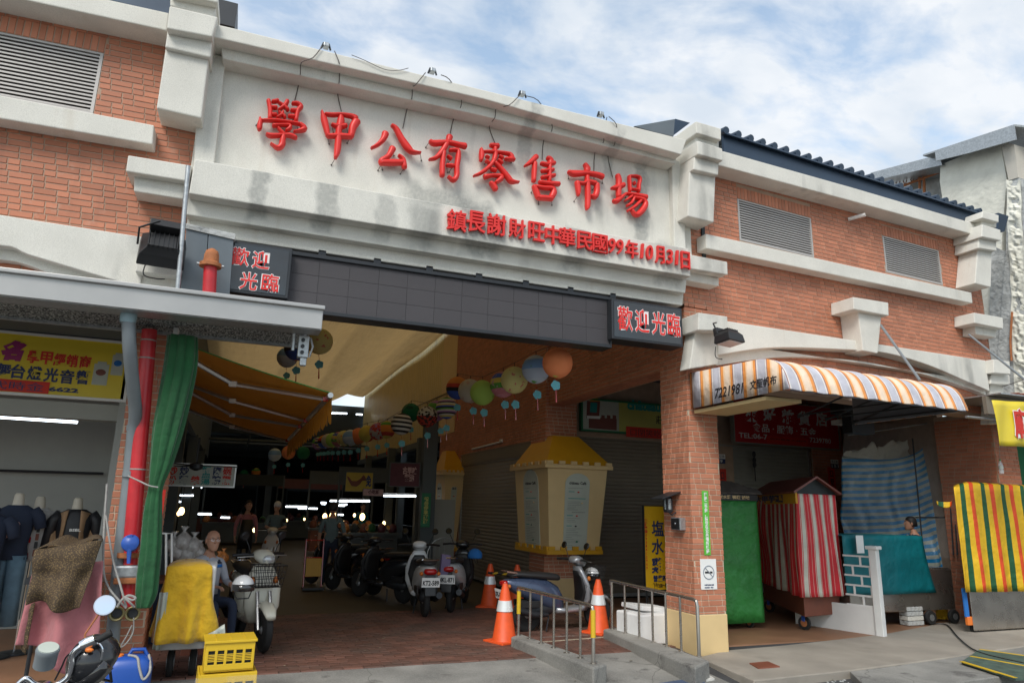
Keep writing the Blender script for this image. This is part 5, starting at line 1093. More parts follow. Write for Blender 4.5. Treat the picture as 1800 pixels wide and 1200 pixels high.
M().b2((x0, YT+.0, zt_-.006), (x1-.1, YT+.8, zt_+.004)).obj('tarpaulin_top', MT['teal'], tcart)
def fl2(a, b): p = V(x1-.12, YT+.02, zt_).lerp(V(x2+.0, YT+.55, zc-.12), b); q = V(x1+.12, YT+.3, zt_).lerp(V(x2+.12, YT+.7, zc-.08), b); r = p.lerp(q, a); r.z += .05*math.sin(b*5)-.1*a; return r
m = M(); m.sheet(fl2, 6, 14); m.obj('tarpaulin_flap', MT['teal'], tcart, smooth=2, solid=.006)
m = M(); m.sheet(lambda a, b: V(x2-.22+.32*a, YT+.30+.05*math.sin(a*8), zc-.1+(.12-zc)*b), 8, 8); m.obj('yellow_lining', MT['yelc'], tcart, smooth=2, solid=.006)
for x in (x1+.02, x2-.2): 
    m = M(); m.lathe([(.05, -.03), (.10, -.028), (.11, 0), (.10, .028), (.05, .03)], (x, YT+.02, .11), (0, 1, 0), 18); w_ = m.obj('wheel', MT['rubber'], tcart, smooth=True); M().lathe([(.05, -.034), (.05, .034)], (x, YT+.02, .11), (0, 1, 0), 12).obj('hub', MT['galv'], w_)
for r in range(4):
    for i in range(4): M().box((x1-.42+i*.085, YT+.1, .035+r*.07), (.08, .16, .062)).obj('concrete_block', MT['stg' if r != 1 else 'conc'], tcart, bevel=.006)
# striped cart at right edge
YS = 7.55; xs0 = at(1686, 950, Y=YS).x; zt_ = at(1745, 880, Y=YS).z; zb_ = at(1700, 1040, Y=YS).z
ys = thing('food_cart', 'stainless cart under a yellow, green and orange striped cover at the right edge', 'cart', (xs0+.9, YS+.5, 0), 'covered food carts')
pk = at(1740, 851, Y=YS+.0)
cv = M(); Lx = 1.9; dY = .9
wv = ray(1686, 950); wv = V(wv.x, wv.y, 0).normalized()
def ysf(a, b):
    x = xs0+Lx*a; d = abs(a-.16)/.16 if a < .16 else (a-.16)/.84*.35
    z1 = pk.z-(.07 if a < .16 else .02)*min(d, 1.3); z0_ = zb_-.02*a
    return V(x-.02*b, YS-.02+.03*math.sin(a*26)*b+.01*noise.noise(V(a*9, b*4, 0)), z1+(z0_-z1)*b)
m = M(); m.sheet(ysf, 60, 14, uv=lambda a, b: (a*Lx-.03, 0)); m.obj('striped_cover', MT['ygo'], ys, smooth=2, solid=.005)
m = M(); m.sheet(lambda a, b: V(xs0-.0, YS-.02, (pk.z-.09)+(zb_+.0-(pk.z-.09))*b)+wv*dY*a, 6, 6, uv=lambda a, b: (.27+a*.08, 0)); m.obj('striped_side', MT['ygo'], ys, smooth=2, solid=.005)
m = M(); m.sheet(lambda a, b: V(xs0+Lx*a, YS-.02, 0)+wv*dY*b+V(0, 0, (pk.z-(.07 if a < .16 else .02)*min((abs(a-.16)/.16 if a < .16 else (a-.16)/.84*.35), 1.3))+.06*b), 24, 6, uv=lambda a, b: (a*Lx-.03, 0)); m.obj('striped_top', MT['ygo'], ys, smooth=2, solid=.005)
m = M(); m.sheet(lambda a, b: at(1646+30*a, 876+3*math.sin(a*3)+10*b*math.sin(a*3.1)+3, Y=YS+.1)+V(0, .04*math.sin(a*7), 0), 10, 4, uv=lambda a, b: (.0+a*.45, 0)); m.obj('loose_flap', MT['ygo'], ys, smooth=2, solid=.005)
_z = at(1730, 1108, Y=YS+.08).z; M().prism([V(xs0+.18, YS+.08, _z), V(xs0+Lx, YS+.08, _z), V(xs0+Lx, YS+.08, zt_-.1), V(xs0+.18, YS+.08, zt_-.1)], wv*.7).obj('cart_body', MT['steel'], ys, bevel=.02); 
for x in (xs0+.35, xs0+1.5): m = M(); m.lathe([(.06, -.03), (.12, -.026), (.13, 0), (.12, .026), (.06, .03)], (x, YS+.15, .06), (0, 1, 0), 18); m.obj('wheel', MT['rubber'], ys, smooth=True)
M().b2((xs0+.08, YS+.1, .22), (xs0+.16, YS+.12, .62)).obj('blue_cloth', MT['bluec'], ys); M().b2((xs0+.1, YS+.09, .10), (xs0+.26, YS+.14, .22)).obj('orange_box', MT['orng'], ys, bevel=.01)
o = M().tube([V(p) for p in crv([tuple(at(x, y, Z=.02)) for x, y in ((1640, 1095), (1665, 1098), (1685, 1120), (1720, 1145), (1800, 1165))], 4)], .010, 6).obj('power_cable', MT['black'], smooth=True); tag(o, 'black power cable snaking over the pebble paving from the teal cart', 'cable')

# ================================================================== RIGHT PILLAR FITTINGS
PF = Frame((0, FY, 0), (1, 0, 0), (0, -1, 0)); PS = Frame((PX0, 0, 0), (0, -1, 0), (-1, 0, 0))
a = PF.px(1234, 862, .01); b = PF.px(1248, 975, .01)
e = thing('vertical_banner', 'narrow green vertical notice strip with white characters on the brick pillar', 'notice', PF.pt((a[0]+b[0])/2, b[1], .01)); M().fb(PF, a[0], b[1], b[0]+.015, a[1], .008, .0).obj('strip', mat('lime_green_print', (.12, .52, .05), .5, var=.3, vs=6), e)
m = M(); text(m, PF, '拒\n菸\n二\n手\n菸\n，\n請\n勿\n在\n公\n共\n場\n所\n吸\n菸', a[0]+.025, b[1]+.02, b[0]-.005, a[1]-.02, .009, .002, bold=.03); m.obj('lettering', MT['wht'], e)
a = PF.px(1231, 982, .01); b = PF.px(1261, 1035, .01); e = thing('no_smoking_sign', 'white no smoking notice with a crossed cigarette on the brick pillar', 'sign', PF.pt((a[0]+b[0])/2, b[1], .01)); M().fb(PF, a[0], b[1], b[0], a[1], .008, 0).obj('sheet', MT['wht'], e)
cu, cv_ = (a[0]+b[0])/2, (a[1]+b[1])/2+.02; m = M(); m.tube([PF.pt(cu+.078*math.cos(t*math.pi/12), cv_+.078*math.sin(t*math.pi/12), .009) for t in range(24)], .006, 6, closed=True, cap=False); m.tube([PF.pt(cu-.05, cv_+.055, .010), PF.pt(cu+.055, cv_-.05, .010)], .005, 6); m.obj('ring', mat('grey_print', (.25, .28, .32), .5, var=0), e); m = M(); m.fb(PF, cu-.055, cv_-.01, cu+.01, cv_+.012, .012, .008); m.fb(PF, cu+.02, cv_-.01, cu+.055, cv_+.012, .012, .008); m.obj('cigarette', MT['blk'], e)
m = M(); text(m, PF, '本場所全面禁止吸菸', cu-.07, b[1]+.045, cu+.07, b[1]+.062, .009, .002, bold=.02); text(m, PF, '違者罰款一萬元', cu-.07, b[1]+.015, cu+.06, b[1]+.03, .009, .002, bold=.02); m.obj('lettering', MT['navy'], e)
# doorbell box on the side face and wall lantern
py_ = at(1197, 920, X=PX0).y; pz_ = at(1197, 920, X=PX0).z; e = thing('switch_box', 'small grey switch box with a bell button on the pillar side', 'switch box', (PX0-.05, py_, pz_)); M().box((PX0-.04, py_, pz_), (.09, .20, .155)).obj('box_body', MT['galv'], e, bevel=.006); M().box((PX0-.087, py_, pz_), (.008, .17, .13)).obj('box_face', MT['black'], e); M().lathe([(.018, 0), (.014, .01)], (PX0-.092, py_, pz_), (-1, 0, 0), 14).obj('button', MT['chrome'], e)
lp = at(1174, 885, X=PX0-.12); e = thing('wall_lantern', 'black wall lantern with a small hood on the inner side of the pillar', 'lamp', lp-V(0, 0, .12)); M().lathe([(.045, -.11), (.06, -.09), (.06, .07), (.045, .09)], lp, n=4).obj('lantern_body', MT['dark'], e); M().lathe([(.051, -.07), (.051, .06)], lp, n=8).obj('lantern_glass', MT['glass'], e); M().add([lp+V(-.16, -.12, .06), lp+V(-.16, .16, .06), lp+V(.12, .16, .15), lp+V(.12, -.12, .15)], [(0, 1, 2, 3)]).obj('hood', MT['dark'], e, solid=.012); M().tube([lp+V(0, 0, -.1), lp+V(.06, 0, -.14), lp+V(.12, 0, -.1)], .008, 6).obj('bracket', MT['dark'], e)
# flood lights
def flood(lab, c, tilt, yaw, s=1.0, mt='black'):
    e = thing('flood_light', lab, 'flood light', c, 'flood lights on the facade'); R = Matrix.Rotation(yaw, 3, 'Z') @ Matrix.Rotation(tilt, 3, 'X')
    def bx(p, d, n, mt_, bev=.008): return M().box(c+R @ (V(p)*s), [x*s for x in d], R).obj(n, MT[mt_], e, bevel=bev)
    m = M(); m.rings([[c+R @ (V(x, y, z)*s) for x, z in ((-.20*k, -.155*k), (.20*k, -.155*k), (.20*k, .155*k), (-.20*k, .155*k))] for y, k in ((-.11, .98), (-.09, 1), (.02, .92), (.10, .55))]); m.obj('housing', MT[mt], e, bevel=.006)
    bx((0, -.118, 0), (.34, .008, .26), 'glass_front', 'lens', .002)
    for i in range(7): bx((-.12+i*.04, .075, 0), (.008, .07, .2), 'cooling_fin', mt, 0)
    bx((0, .11, -.15), (.26, .14, .09), 'control_box', mt); M().tube([c+R @ V(-.21, 0, 0), c+R @ V(-.21, .16, -.05), c+R @ V(-.05, .22, -.12)], .01, 6).obj('bracket', MT[mt], e); M().tube([V(p) for p in crv([tuple(c+V(-.13, .1, -.12)), tuple(c+V(-.14, .1, -.25)), tuple(c+V(-.03, .12, -.27)), tuple(c+V(.03, .2, -.24))], 4)], .006, 5).obj('cord', MT['black'], e)
flood('black ribbed flood light on the left impost block facing away', LW.pt(*LW.px(286, 436, .55), .55), math.radians(150), math.radians(6), 1.0)
flood('flat dark flood light tilted down on the left impost of the right arch', RW.pt(*RW.px(1281, 592, .55), .55), math.radians(84), math.radians(14), .78)
# grey sheet panel, steel post, stand pipe
GP = [(328, 399), (411, 418), (403, 523), (320, 520)]
e = thing('grey_panel', 'flat grey sheet metal panel behind the red stand pipe', 'panel', C.pt(*C.px(365, 520, .3), .3)); m = M(); fpoly(m, C, [(328, 399), (366, 407), (358, 523), (316, 522)], .30, 0); m.obj('panel_sheet', MT['greyp'], e, bevel=.004); m = M(); fpoly(m, C, [(367, 407), (411, 418), (403, 524), (359, 523)], .30, .0); m.obj('panel_sheet', MT['greyp'], e, bevel=.004)
m = M(); fpoly(m, C, [(325, 392), (414, 411), (413, 421), (326, 401)], .32, .0); m.obj('mortar_edge', MT['stg'], e)
pz = C.pt(*C.px(331, 292, .62), .62); o = M().tube([pz, C.pt(*C.px(312, 512, .62), .62)], .022, 10).obj('steel_post', MT['galv'], smooth=True); tag(o, 'thin galvanised steel post standing left of the grey panel', 'post')
tp = C.pt(*C.px(370, 466, .55), .55); bt = C.pt(*C.px(367, 530, .55), .55); e = thing('stand_pipe', 'short red stand pipe with orange cap rising above the metal canopy', 'pipe', bt); M().tube([bt, tp], .06, 14).obj('pipe', MT['redp'], e, smooth=True)
M().lathe([(.10, -.02), (.10, .015), (.07, .03), (.066, .10), (.055, .14), (.02, .165)], tp, n=16).obj('cap', MT['orng' if 0 else 'rust'], e, smooth=True); M().tube([tp+V(-.12, 0, 0), tp+V(.12, 0, 0)], .014, 8).obj('bolt', MT['galv'], e)
# cones
cone0 = thing('traffic_cone', 'orange cone with white band standing left of the ramp kerb', 'traffic cone', at(886, 1128, Z=0), 'orange traffic cones'); p = WL[cone0]; hC = .70
M().lathe([(.165, .02), (.15, .04), (.06, .60), (.03, .70), (.018, .70)], p, n=24).obj('cone_body', MT['cone'], cone0, smooth=True); M().lathe([(.1003, .375), (.0828, .485), (.0815, .485), (.1, .374)], p, n=24).obj('white_band', MT['refl'], cone0, smooth=True)
M().lathe([(.1075, .372), (.0845, .498), (.083, .499)], p, n=24).obj('white_band', MT['refl'], cone0, smooth=True); M().box(p+V(0, 0, .014), (.38, .38, .028), Matrix.Rotation(.35, 3, 'Z')).obj('cone_base', MT['cone'], cone0, bevel=.008)
for (x, y, lab, rz) in ((860, 1066, 'orange cone with white band standing before the side shutter', .6), (1052, 1112, 'orange cone with white band between scooter and right handrail', .1), (908, 1068, 'orange cone half hidden behind the tail of the blue scooter', .9)):
    c = copy_tree(cone0); c.location = at(x, y, Z=0); c['label'] = lab; c.rotation_euler.z = rz
bar = M().tube([at(858, 1006, Y=11.6), at(906, 1010, Y=11.6)], .018, 8).obj('cone_bar', MT['dark']); tag(bar, 'black and yellow bar linking the two rear cones', 'bar')
for t in (.25, .6): a = at(858, 1006, Y=11.6).lerp(at(906, 1010, Y=11.6), t); M().tube([a-V(.05, 0, 0), a+V(.05, 0, 0)], .019, 8).obj('yellow_band', MT['crate'], bar)
# styrofoam box
sx = at(1118, 1075, Y=8.3); bx0 = at(1119, 1132, Y=7.9); e = thing('foam_box', 'white styrofoam box with its lid ajar behind the right handrail', 'box', (4.97, 8.25, 0)); xx0, xx1 = at(1118, 1110, Y=8.0).x, at(1197, 1110, Y=8.0).x; zt_ = at(1150, 1080, Y=8.0).z
R = Matrix.Rotation(.12, 3, 'Z'); cxx = (xx0+xx1)/2; M().box((cxx, 8.3, zt_/2), (xx1-xx0-.08, .5, zt_), R).obj('box_body', MT['styro'], e, bevel=.02); M().box((cxx+.10, 8.42, zt_+.03), (xx1-xx0-.14, .45, .06), R @ Matrix.Rotation(.10, 3, 'Y')).obj('lid', MT['styro'], e, bevel=.015)
# yellow salt chicken sign
YS_ = 9.6; F_ = vframe((0, YS_, 0), 2); a = F_.px(1131, 888); b = F_.px(1180, 1036)
e, u0, v0, u1, v1 = board('standing_sign', 'yellow standing food sign with navy characters half behind the brick pillar', 'sign', F_, 0, 0, 0, 0, 0, -.05, 'dark', 'yelo' if 0 else 'gold', rect=(a[0], b[1], a[0]+.86, a[1]), fr=.008)
MT['sy'] = mat('amber_sign_film', (.78, .43, .01), .45, var=.05); [setattr(c.data.materials, '__len__', None) if 0 else c.data.materials.__setitem__(0, MT['sy']) for c in e.children if c.name.startswith('sign_face')]
for ch, y in zip('塩水雞', (928, 960, 993)): tx(e, F_, ch, 1156, y, .115, .12, .003, 'navy', bold=.02)
for ch, y in zip('椒麻雞', (928, 960, 993)): tx(e, F_, ch, 1182, y, .115, .12, .003, 'navy', bold=.02)
m = M(); uu, vv = F_.px(1137, 1000, .003); _, vt = F_.px(1136, 912, .003); text(m, F_, '\n'.join('預訂專線0938412969'), uu-.025, vv, uu+.03, vt, .004, .002, bold=.03); m.obj('lettering', MT['redpr'], e)
tx(e, F_, '營業時間', 1164, 1016, .17, .05, .003, 'navy', bold=.03); tx(e, F_, '下午3:00～晚上10:00', 1168, 1028, .21, .04, .003, 'blk', bold=.02)
m = M()
for dx in (.04, .8): m.tube([F_.pt(a[0]+dx, 0, -.03), F_.pt(a[0]+dx, v0+.1, -.03)], .012, 6)
m.tube([F_.pt(a[0]+.04, .9*v0, -.03), F_.pt(a[0]-.12, .05, .4)], .010, 6); m.obj('stand', MT['dark'], e)

# ================================================================== NEIGHBOURING BUILDING (right)
nb = thing('old_building', 'old whitewashed concrete building with rusty truss and tin roof behind the right wing', 'building', (15, 9.5, 0))
NX = Frame((14.2, 0, 0), (0, -1, 0), (-1, 0, 0)); NXp = lambda x, y, o=0: NX.px(x, y, o)
def rough_wall(P, f, b, nm, mt): m = M(); fpoly(m, NX, P, f, b); return m.obj(nm, MT[mt], nb)
rough_wall([(1653, 290), (1652, 320), (1656, 345), (1656, 420), (1700, 720), (1752, 720), (1762, 400), (1770, 316), (1758, 247)], 0, -.25, 'wall', 'stw')
rough_wall([(1758, 247), (1783, 254), (1790, 312), (1773, 317)], .12, -.3, 'corner_post', 'concw')
rough_wall([(1772, 315), (1786, 311), (1850, 330), (1900, 800), (1740, 800), (1768, 440)], .10, -.4, 'rough_wall', 'stg')
rough_wall([(1742, 430), (1770, 445), (1790, 790), (1735, 790)], .06, -.1, 'wall_panel', 'stg')
# jagged spalled edge
m = M(); random.seed(11)
def spall(a, b):
    x, y = 1768+16*b+a*26+5*noise.noise(V(b*9, 3, a)), 316+400*b; u, v = NXp(x, y, .12); d = .04*noise.noise(V(u*3.1, v*3.1, 1))+.05*noise.noise(V(u*11, v*11, 2)); return NX.pt(u, v, .12+max(-.02, d)*math.sin(math.pi*min(1, max(0, a)))*1.6)
m.sheet(spall, 18, 90)
m.obj('spalled_concrete', MT['stw'], nb)
# tin roof
rf = [NX.pt(*NXp(x, y, .35), .35) for x, y in [(1644, 266), (1700, 247), (1783, 222), (1800, 243)]]
M().add([rf[0], rf[1], rf[2], rf[2]+V(0, 0, -.30), rf[1]+V(0, 0, -.30), rf[0]+V(0, 0, -.24)], [(0, 1, 4, 5), (1, 2, 3, 4)]).obj('roof_fascia', MT['galv'], nb, solid=.03)
M().add([rf[0]+V(0, .3, .05), rf[2]+V(0, 0, .02), rf[2]+V(5, -2.5, -.8), rf[0]+V(5, 0, 0)], [(0, 1, 2, 3)]).obj('tin_roof', MT['galv'], nb, solid=.04)
for i in range(2, 9): p = rf[2]+V(.3+i*.45, -.6, -.35-.04*i); M().tube([p+V(0, -2, -.1), p+V(0, 1.6, .1)], .04, 6).obj('roof_purlin', MT['dark'], nb)
# truss and lower roof behind
TX = Frame((14.6, 0, 0), (0, -1, 0), (-1, 0, 0)); T1 = [(1540, 326), (1653, 288)]; T2 = [(1565, 336), (1655, 302)]
tp = lambda p: TX.pt(*TX.px(*p))
M().tube([tp((1540, 325)), tp((1655, 289))], .03, 6).obj('truss_chord', MT['rust'], nb); M().tube([tp((1560, 337)), tp((1656, 301))], .03, 6).obj('truss_chord', MT['rust'], nb)
for i in range(9):
    a = (1548+i*12.3, 322.5-i*3.9); b = (1554+i*12.3, 339-i*4.35); c = (1560+i*12.3, 318.7-i*3.9); M().tube([tp(a), tp(b)], .012, 5).obj('truss_web', MT['rust'], nb); M().tube([tp(b), tp(c)], .012, 5).obj('truss_web', MT['rust'], nb)
for x in (1616, 1624): M().tube([tp((x, 305)), tp((x+2, 380))], .03, 6).obj('truss_leg', MT['rust'], nb)
m = M(); fpoly(m, TX, [(1530, 304), (1650, 272), (1656, 290), (1534, 318)], .5, -3); m.obj('tin_roof', MT['galv'], nb)
rough = Frame((14.9, 0, 0), (0, -1, 0), (-1, 0, 0)); m = M(); fpoly(m, rough, [(1600, 318), (1655, 300), (1665, 420), (1600, 420)], 0, -.2); m.obj('wall', MT['stg'], nb)
m = M(); m.b2((14.5, 5.5, 0), (24, 9.0, 8.0)); m.obj('building_core', MT['stg'], nb)
o = M().tube([at(1779, 548, X=14.05), at(1776, 600, X=14.05), at(1778, 634, X=14.05)], .02, 6).obj('rust_streak_bar', MT['rust'], nb)
MT['bag'] = mat('clear_snack_bag', (.42, .40, .38), .15, var=.4, vs=14, bump=.8, bs=18)
MT['snack'] = mat('orange_snacks', (.55, .20, .05), .4, var=.5, vs=30)
MT['plum'] = mat('plum_sign', (.10, .025, .04), .5, var=.2, vs=8)
# ================================================================== LEFT: METAL CANOPY
YG = 6.5
gz0, gz1 = 3.225, at(330, 515, Y=YG).z; gxr = at(568, 545, Y=YG).x
cn = thing('metal_canopy', 'long metal canopy with a shiny gutter over the clothes shop at the left', 'canopy', (-2.5, 7, gz0))
m = M(); m.b2((-8, YG, gz0+.005), (gxr, YG+.02, gz1)); m.obj('gutter_front', MT['gutter'], cn, bevel=.004); M().b2((-8, YG-.03, gz1-.012), (gxr+.015, YG+.03, gz1+.028)).obj('gutter_lip', MT['gutter'], cn, bevel=.008)
M().b2((gxr-.006, YG+.02, gz0+.005), (gxr+.004, YG+.26, gz1)).obj('gutter_end', MT['gutter'], cn); M().b2((-8, YG+.02, gz0), (gxr, YG+.26, gz0+.012)).obj('gutter_floor', MT['galv'], cn)
m = M(); R0 = []
for i in range(25):
    y = YG+.24+i*.03; R0.append((y, gz0+.05+.022*math.sin(i*math.pi/3)))
vs = [V(x, y, z) for y, z in R0 for x in (-8, gxr-.08)]; m.add(vs, [(2*i, 2*i+1, 2*i+3, 2*i+2) for i in range(len(R0)-1)])
MT['deck'] = mat('speckled_galvanised_deck', (.30, .32, .31), .6, .5, var=.0, fn=lambda t, N, L, geo, cur, p: f_mix(N, L, f_ramp(N, L, f_noise(N, L, world(N), 60, 3), .42, .62), (.08, .09, .09), (.42, .45, .43)))
m.obj('corrugated_deck', MT['deck'], cn, smooth=2, solid=.01); M().b2((-8, YG+.90, gz0-.0), (gxr-.1, YG+.94, gz0+.05)).obj('back_trim', MT['galv'], cn)
M().b2((-8, YG+.26, gz1-.03), (gxr-.02, FY-.03, gz1-.01)).obj('canopy_top', MT['galv'], cn)
for x in (gxr-.22, gxr-.12): M().tube([V(x, YG+.3, gz0+.05), V(x, YG+.3, gz0-.16)], .018, 6).obj('hanger', MT['galv'], cn)
hp = at(533, 610, Y=YG+.3); e = thing('awning_gearbox', 'small grey gearbox bracket hanging at the end of the metal canopy', 'bracket', hp-V(0, 0, .12)); M().box(hp, (.10, .08, .22)).obj('bracket_plate', MT['galv'], e, bevel=.01); M().box(hp+V(.01, 0, -.14), (.06, .05, .09)).obj('hook_block', MT['galv'], e, bevel=.01)
for k in (-.06, 0, .06): M().lathe([(.018, 0), (.018, .02)], hp+V(-.01, -.04, k), (0, -1, 0), 10).obj('bolt', MT['dark'], e)
M().tube([hp+V(.06, -.03, .09), hp+V(.085, -.05, 0), hp+V(.06, -.03, -.1)], .010, 6).obj('lever', MT['alu'], e)
o = M().b2(at(296, 640, Y=7.2), at(318, 565, Y=7.32)).obj('junction_box', MT['white'], bevel=.008); tag(o, 'pale electrical box under the metal canopy above the green curtain', 'box')

# ---- pipes on the left pillar
def pipe(name, lab, P, r, mt, cat='pipe', n=14):
    o = M().tube([V(p) for p in crv([tuple(p) for p in P], 5)], r, n).obj(name, MT[mt], smooth=True); tag(o, lab, cat); WL[o] = o.location.copy(); return o
gp = pipe('down_pipe', 'grey plastic rain pipe bending down the left brick pillar', [at(226, 548, Y=6.70), at(227, 600, Y=6.72), at(232, 660, Y=6.9), at(238, 725, Y=7.15), at(234, 765, Y=7.25), at(226, 850, Y=7.27), at(213, 960, Y=7.28), at(203, 1060, Y=7.28), at(195, 1160, Y=7.28)], .056, 'pipe')
M().lathe([(.062, -.04), (.068, .0), (.068, .07), (.062, .1)], at(226, 556, Y=6.70)-V(0, 0, .02), n=16).obj('pipe_head', mat('pale_blue_pipe_head', (.25, .36, .40), .4), gp, smooth=True)
for y in (757, 838): a = at(234 if y == 757 else 227, y, Y=7.25); M().lathe([(.060, 0), (.060, .05)], a, n=14).obj('pipe_socket', MT['pipe'], gp)
rp0, rp1 = at(263, 580, Y=7.24), at(231, 955, Y=7.24)
fp = thing('fire_pipe', 'thick red fire water pipe with blue valve on the left brick pillar', 'pipe', at(222, 1080, Y=7.24))
M().tube([rp0, rp1], .067, 18).obj('pipe', MT['redp'], fp, smooth=True)
for y in (600, 633, 830): a = rp0.lerp(rp1, (y-580)/375); M().lathe([(.070, -.006), (.070, .006)], a, n=18).obj('pipe_clamp', MT['rope'], fp)
vv_ = at(228, 978, Y=7.24); M().tube([rp1, at(224, 1065, Y=7.24)], .055, 14).obj('lower_pipe', MT['redp'], fp, smooth=True)
M().lathe([(.10, -.02), (.10, .02)], at(228, 975, Y=7.24), n=18).obj('flange', MT['rust'], fp); M().box(at(225, 1003, Y=7.24), (.22, .17, .11)).obj('valve_body', MT['galv'], fp, bevel=.02); M().box(at(224, 1019, Y=7.24), (.20, .18, .05)).obj('valve_plate', MT['rust'], fp, bevel=.01)
M().lathe([(.05, 0), (.075, .01), (.07, .06), (.03, .09)], at(230, 955, Y=7.12), (0, -1, .2), 16).obj('valve_cap', MT['bluev'], fp, smooth=True); M().tube([at(229, 940, Y=7.07), at(226, 990, Y=7.05)], [.028, .014], 8).obj('valve_handle', MT['bluev'], fp, smooth=True)
for x in (205, 233):
    a = at(x, 1078, Y=7.12); M().lathe([(.045, .12), (.055, .06), (.062, .0), (.055, -.005), (.045, .0), (.040, .04)], a, (0, 1, 0), 20).obj('hose_outlet', mat('brass_outlet', (.22, .19, .09), .45, .6, var=.2), fp, smooth=True); M().lathe([(.038, .03), (.030, .035)], a, (0, 1, 0), 14).obj('outlet_cap', MT['dark'], fp)
def rope(lab, P, r=.009, grp='grey ropes tied round the left pillar'): o = M().tube([V(p) for p in crv([tuple(at(x, y, Y=yy)) for x, y, yy in P], 5)], r, 6).obj('rope', MT['rope'], smooth=True); tag(o, lab, 'rope', grp)
rope('long grey rope hanging down the left edge of the brick pillar', [(188, 850, 7.2), (183, 930, 7.15), (182, 1000, 7.1), (190, 1030, 7.05), (205, 1050, 7.0), (222, 1068, 7.0)])
rope('second grey rope crossing from the pillar top edge to the knot', [(186, 905, 7.15), (198, 980, 7.1), (212, 1030, 7.0), (222, 1066, 7.0)])
rope('looped grey rope knot above the twin hose outlets', [(206, 1066, 6.98), (214, 1054, 6.96), (226, 1046, 6.95), (238, 1050, 6.95), (232, 1054, 6.95), (218, 1048, 6.95), (228, 1058, 6.95), (236, 1066, 6.98)], .010)
rope('thin grey rope loop dangling below the hose outlets', [(235, 1085, 7.05), (234, 1110, 7.08), (222, 1130, 7.08), (212, 1136, 7.08), (222, 1118, 7.08), (232, 1098, 7.08)], .006)
rope('red and white cord tied from the fire pipe to the green curtain', [(225, 836, 7.12), (245, 845, 7.05), (262, 853, 7.0), (278, 856, 7.0)], .007)
# green curtain gathered beside the pillar
cu = [(322, 590, 26), (318, 640, 29), (307, 700, 29), (294, 760, 27), (283, 815, 20), (273, 856, 13), (268, 900, 16), (265, 960, 18), (260, 1010, 19), (257, 1045, 18), (252, 1068, 12)]
cuv = crv(cu, 4); R = []
for i, (x, y, w_) in enumerate(cuv):
    c = at(x, y, Y=7.06); e1 = at(x+w_*.86, y, Y=7.06); rad = (e1-c).length; ring = []
    for k in range(40): t = 2*math.pi*k/40; rr = 1+.20*math.sin(7*t+i*.06)+.10*math.sin(13*t+1); ring.append(c+V(rad*math.cos(t)*rr, rad*.55*math.sin(t)*rr, 0))
    R.append(ring)
o = M().rings(R).obj('green_curtain', MT['greenc'], smooth=2); tag(o, 'green cloth curtain gathered and tied beside the left brick pillar', 'curtain')
o = M().b2(at(271, 1015, Y=7.40), at(281, 860, Y=7.42)).obj('red_notice', MT['redpr']); tag(o, 'narrow red paper strip on the edge of the left brick pillar', 'notice')

# ---- orange folding arm awning inside the gate
bx_, bz = .92, 2.86; yn, yf = 7.95, 14.5
an = thing('folding_awning', 'orange cloth folding arm awning with scalloped edge hanging inside the gate', 'awning', (bx_, 10, bz))
ax_, az = -.95, 3.36
def awf(a, b): y = yn+(yf-yn)*b; x = ax_+(bx_-ax_)*a; return V(x, y, az+(bz-az)*a-.09*math.sin(math.pi*a)*(.3+.7*abs(math.sin(b*math.pi*4))))
m = M(); m.sheet(awf, 14, 40); m.obj('awning_cloth', MT['oawn'], an, smooth=2)
m = M(); nS = 28; vs = []; fs = []
for i in range(nS*6+1):
    y = yn+(yf-yn)*i/(nS*6); t = (i % 6)/6; d = .27+.07*math.sin(math.pi*t) if i % 6 else .22; w_ = .015*math.sin(i*.7)
    vs += [V(bx_+.02, y, bz-.01), V(bx_+.03+w_, y, bz-d)]
m.add(vs, [(2*i, 2*i+2, 2*i+3, 2*i+1) for i in range(nS*6)]); m.obj('scalloped_valance', MT['oawn'], an)
M().tube([V(bx_, yn-.04, bz-.03), V(bx_, yf, bz-.03)], .032, 8).obj('front_bar', MT['alu'], an); M().tube([awf(a/10, 0)+V(0, -.005, 0) for a in range(11)], .007, 5).obj('green_piping', MT['green'], an)
M().tube([V(ax_, yn, az), V(ax_, yf, az)], .05, 8).obj('roller_tube', MT['alu'], an)
for k, (y0, sgn) in enumerate(((8.0, 1), (10.6, -1), (11.2, 1), (14.2, -1))):
    a = V(ax_+.05, y0, az-.07); el = V((ax_+bx_)/2-.1, y0+sgn*.55, (az+bz)/2-.14); b = V(bx_-.03, y0+sgn*.12, bz-.05)
    M().tube([a, el], .030, 6).obj('folding_arm', MT['alu'], an); M().tube([el, b], .026, 6).obj('folding_arm', MT['alu'], an); M().box(el, (.09, .09, .06)).obj('elbow_joint', MT['white'], an, bevel=.01)
    M().box(b, (.06, .07, .05)).obj('arm_bracket', MT['lred'], an, bevel=.006)

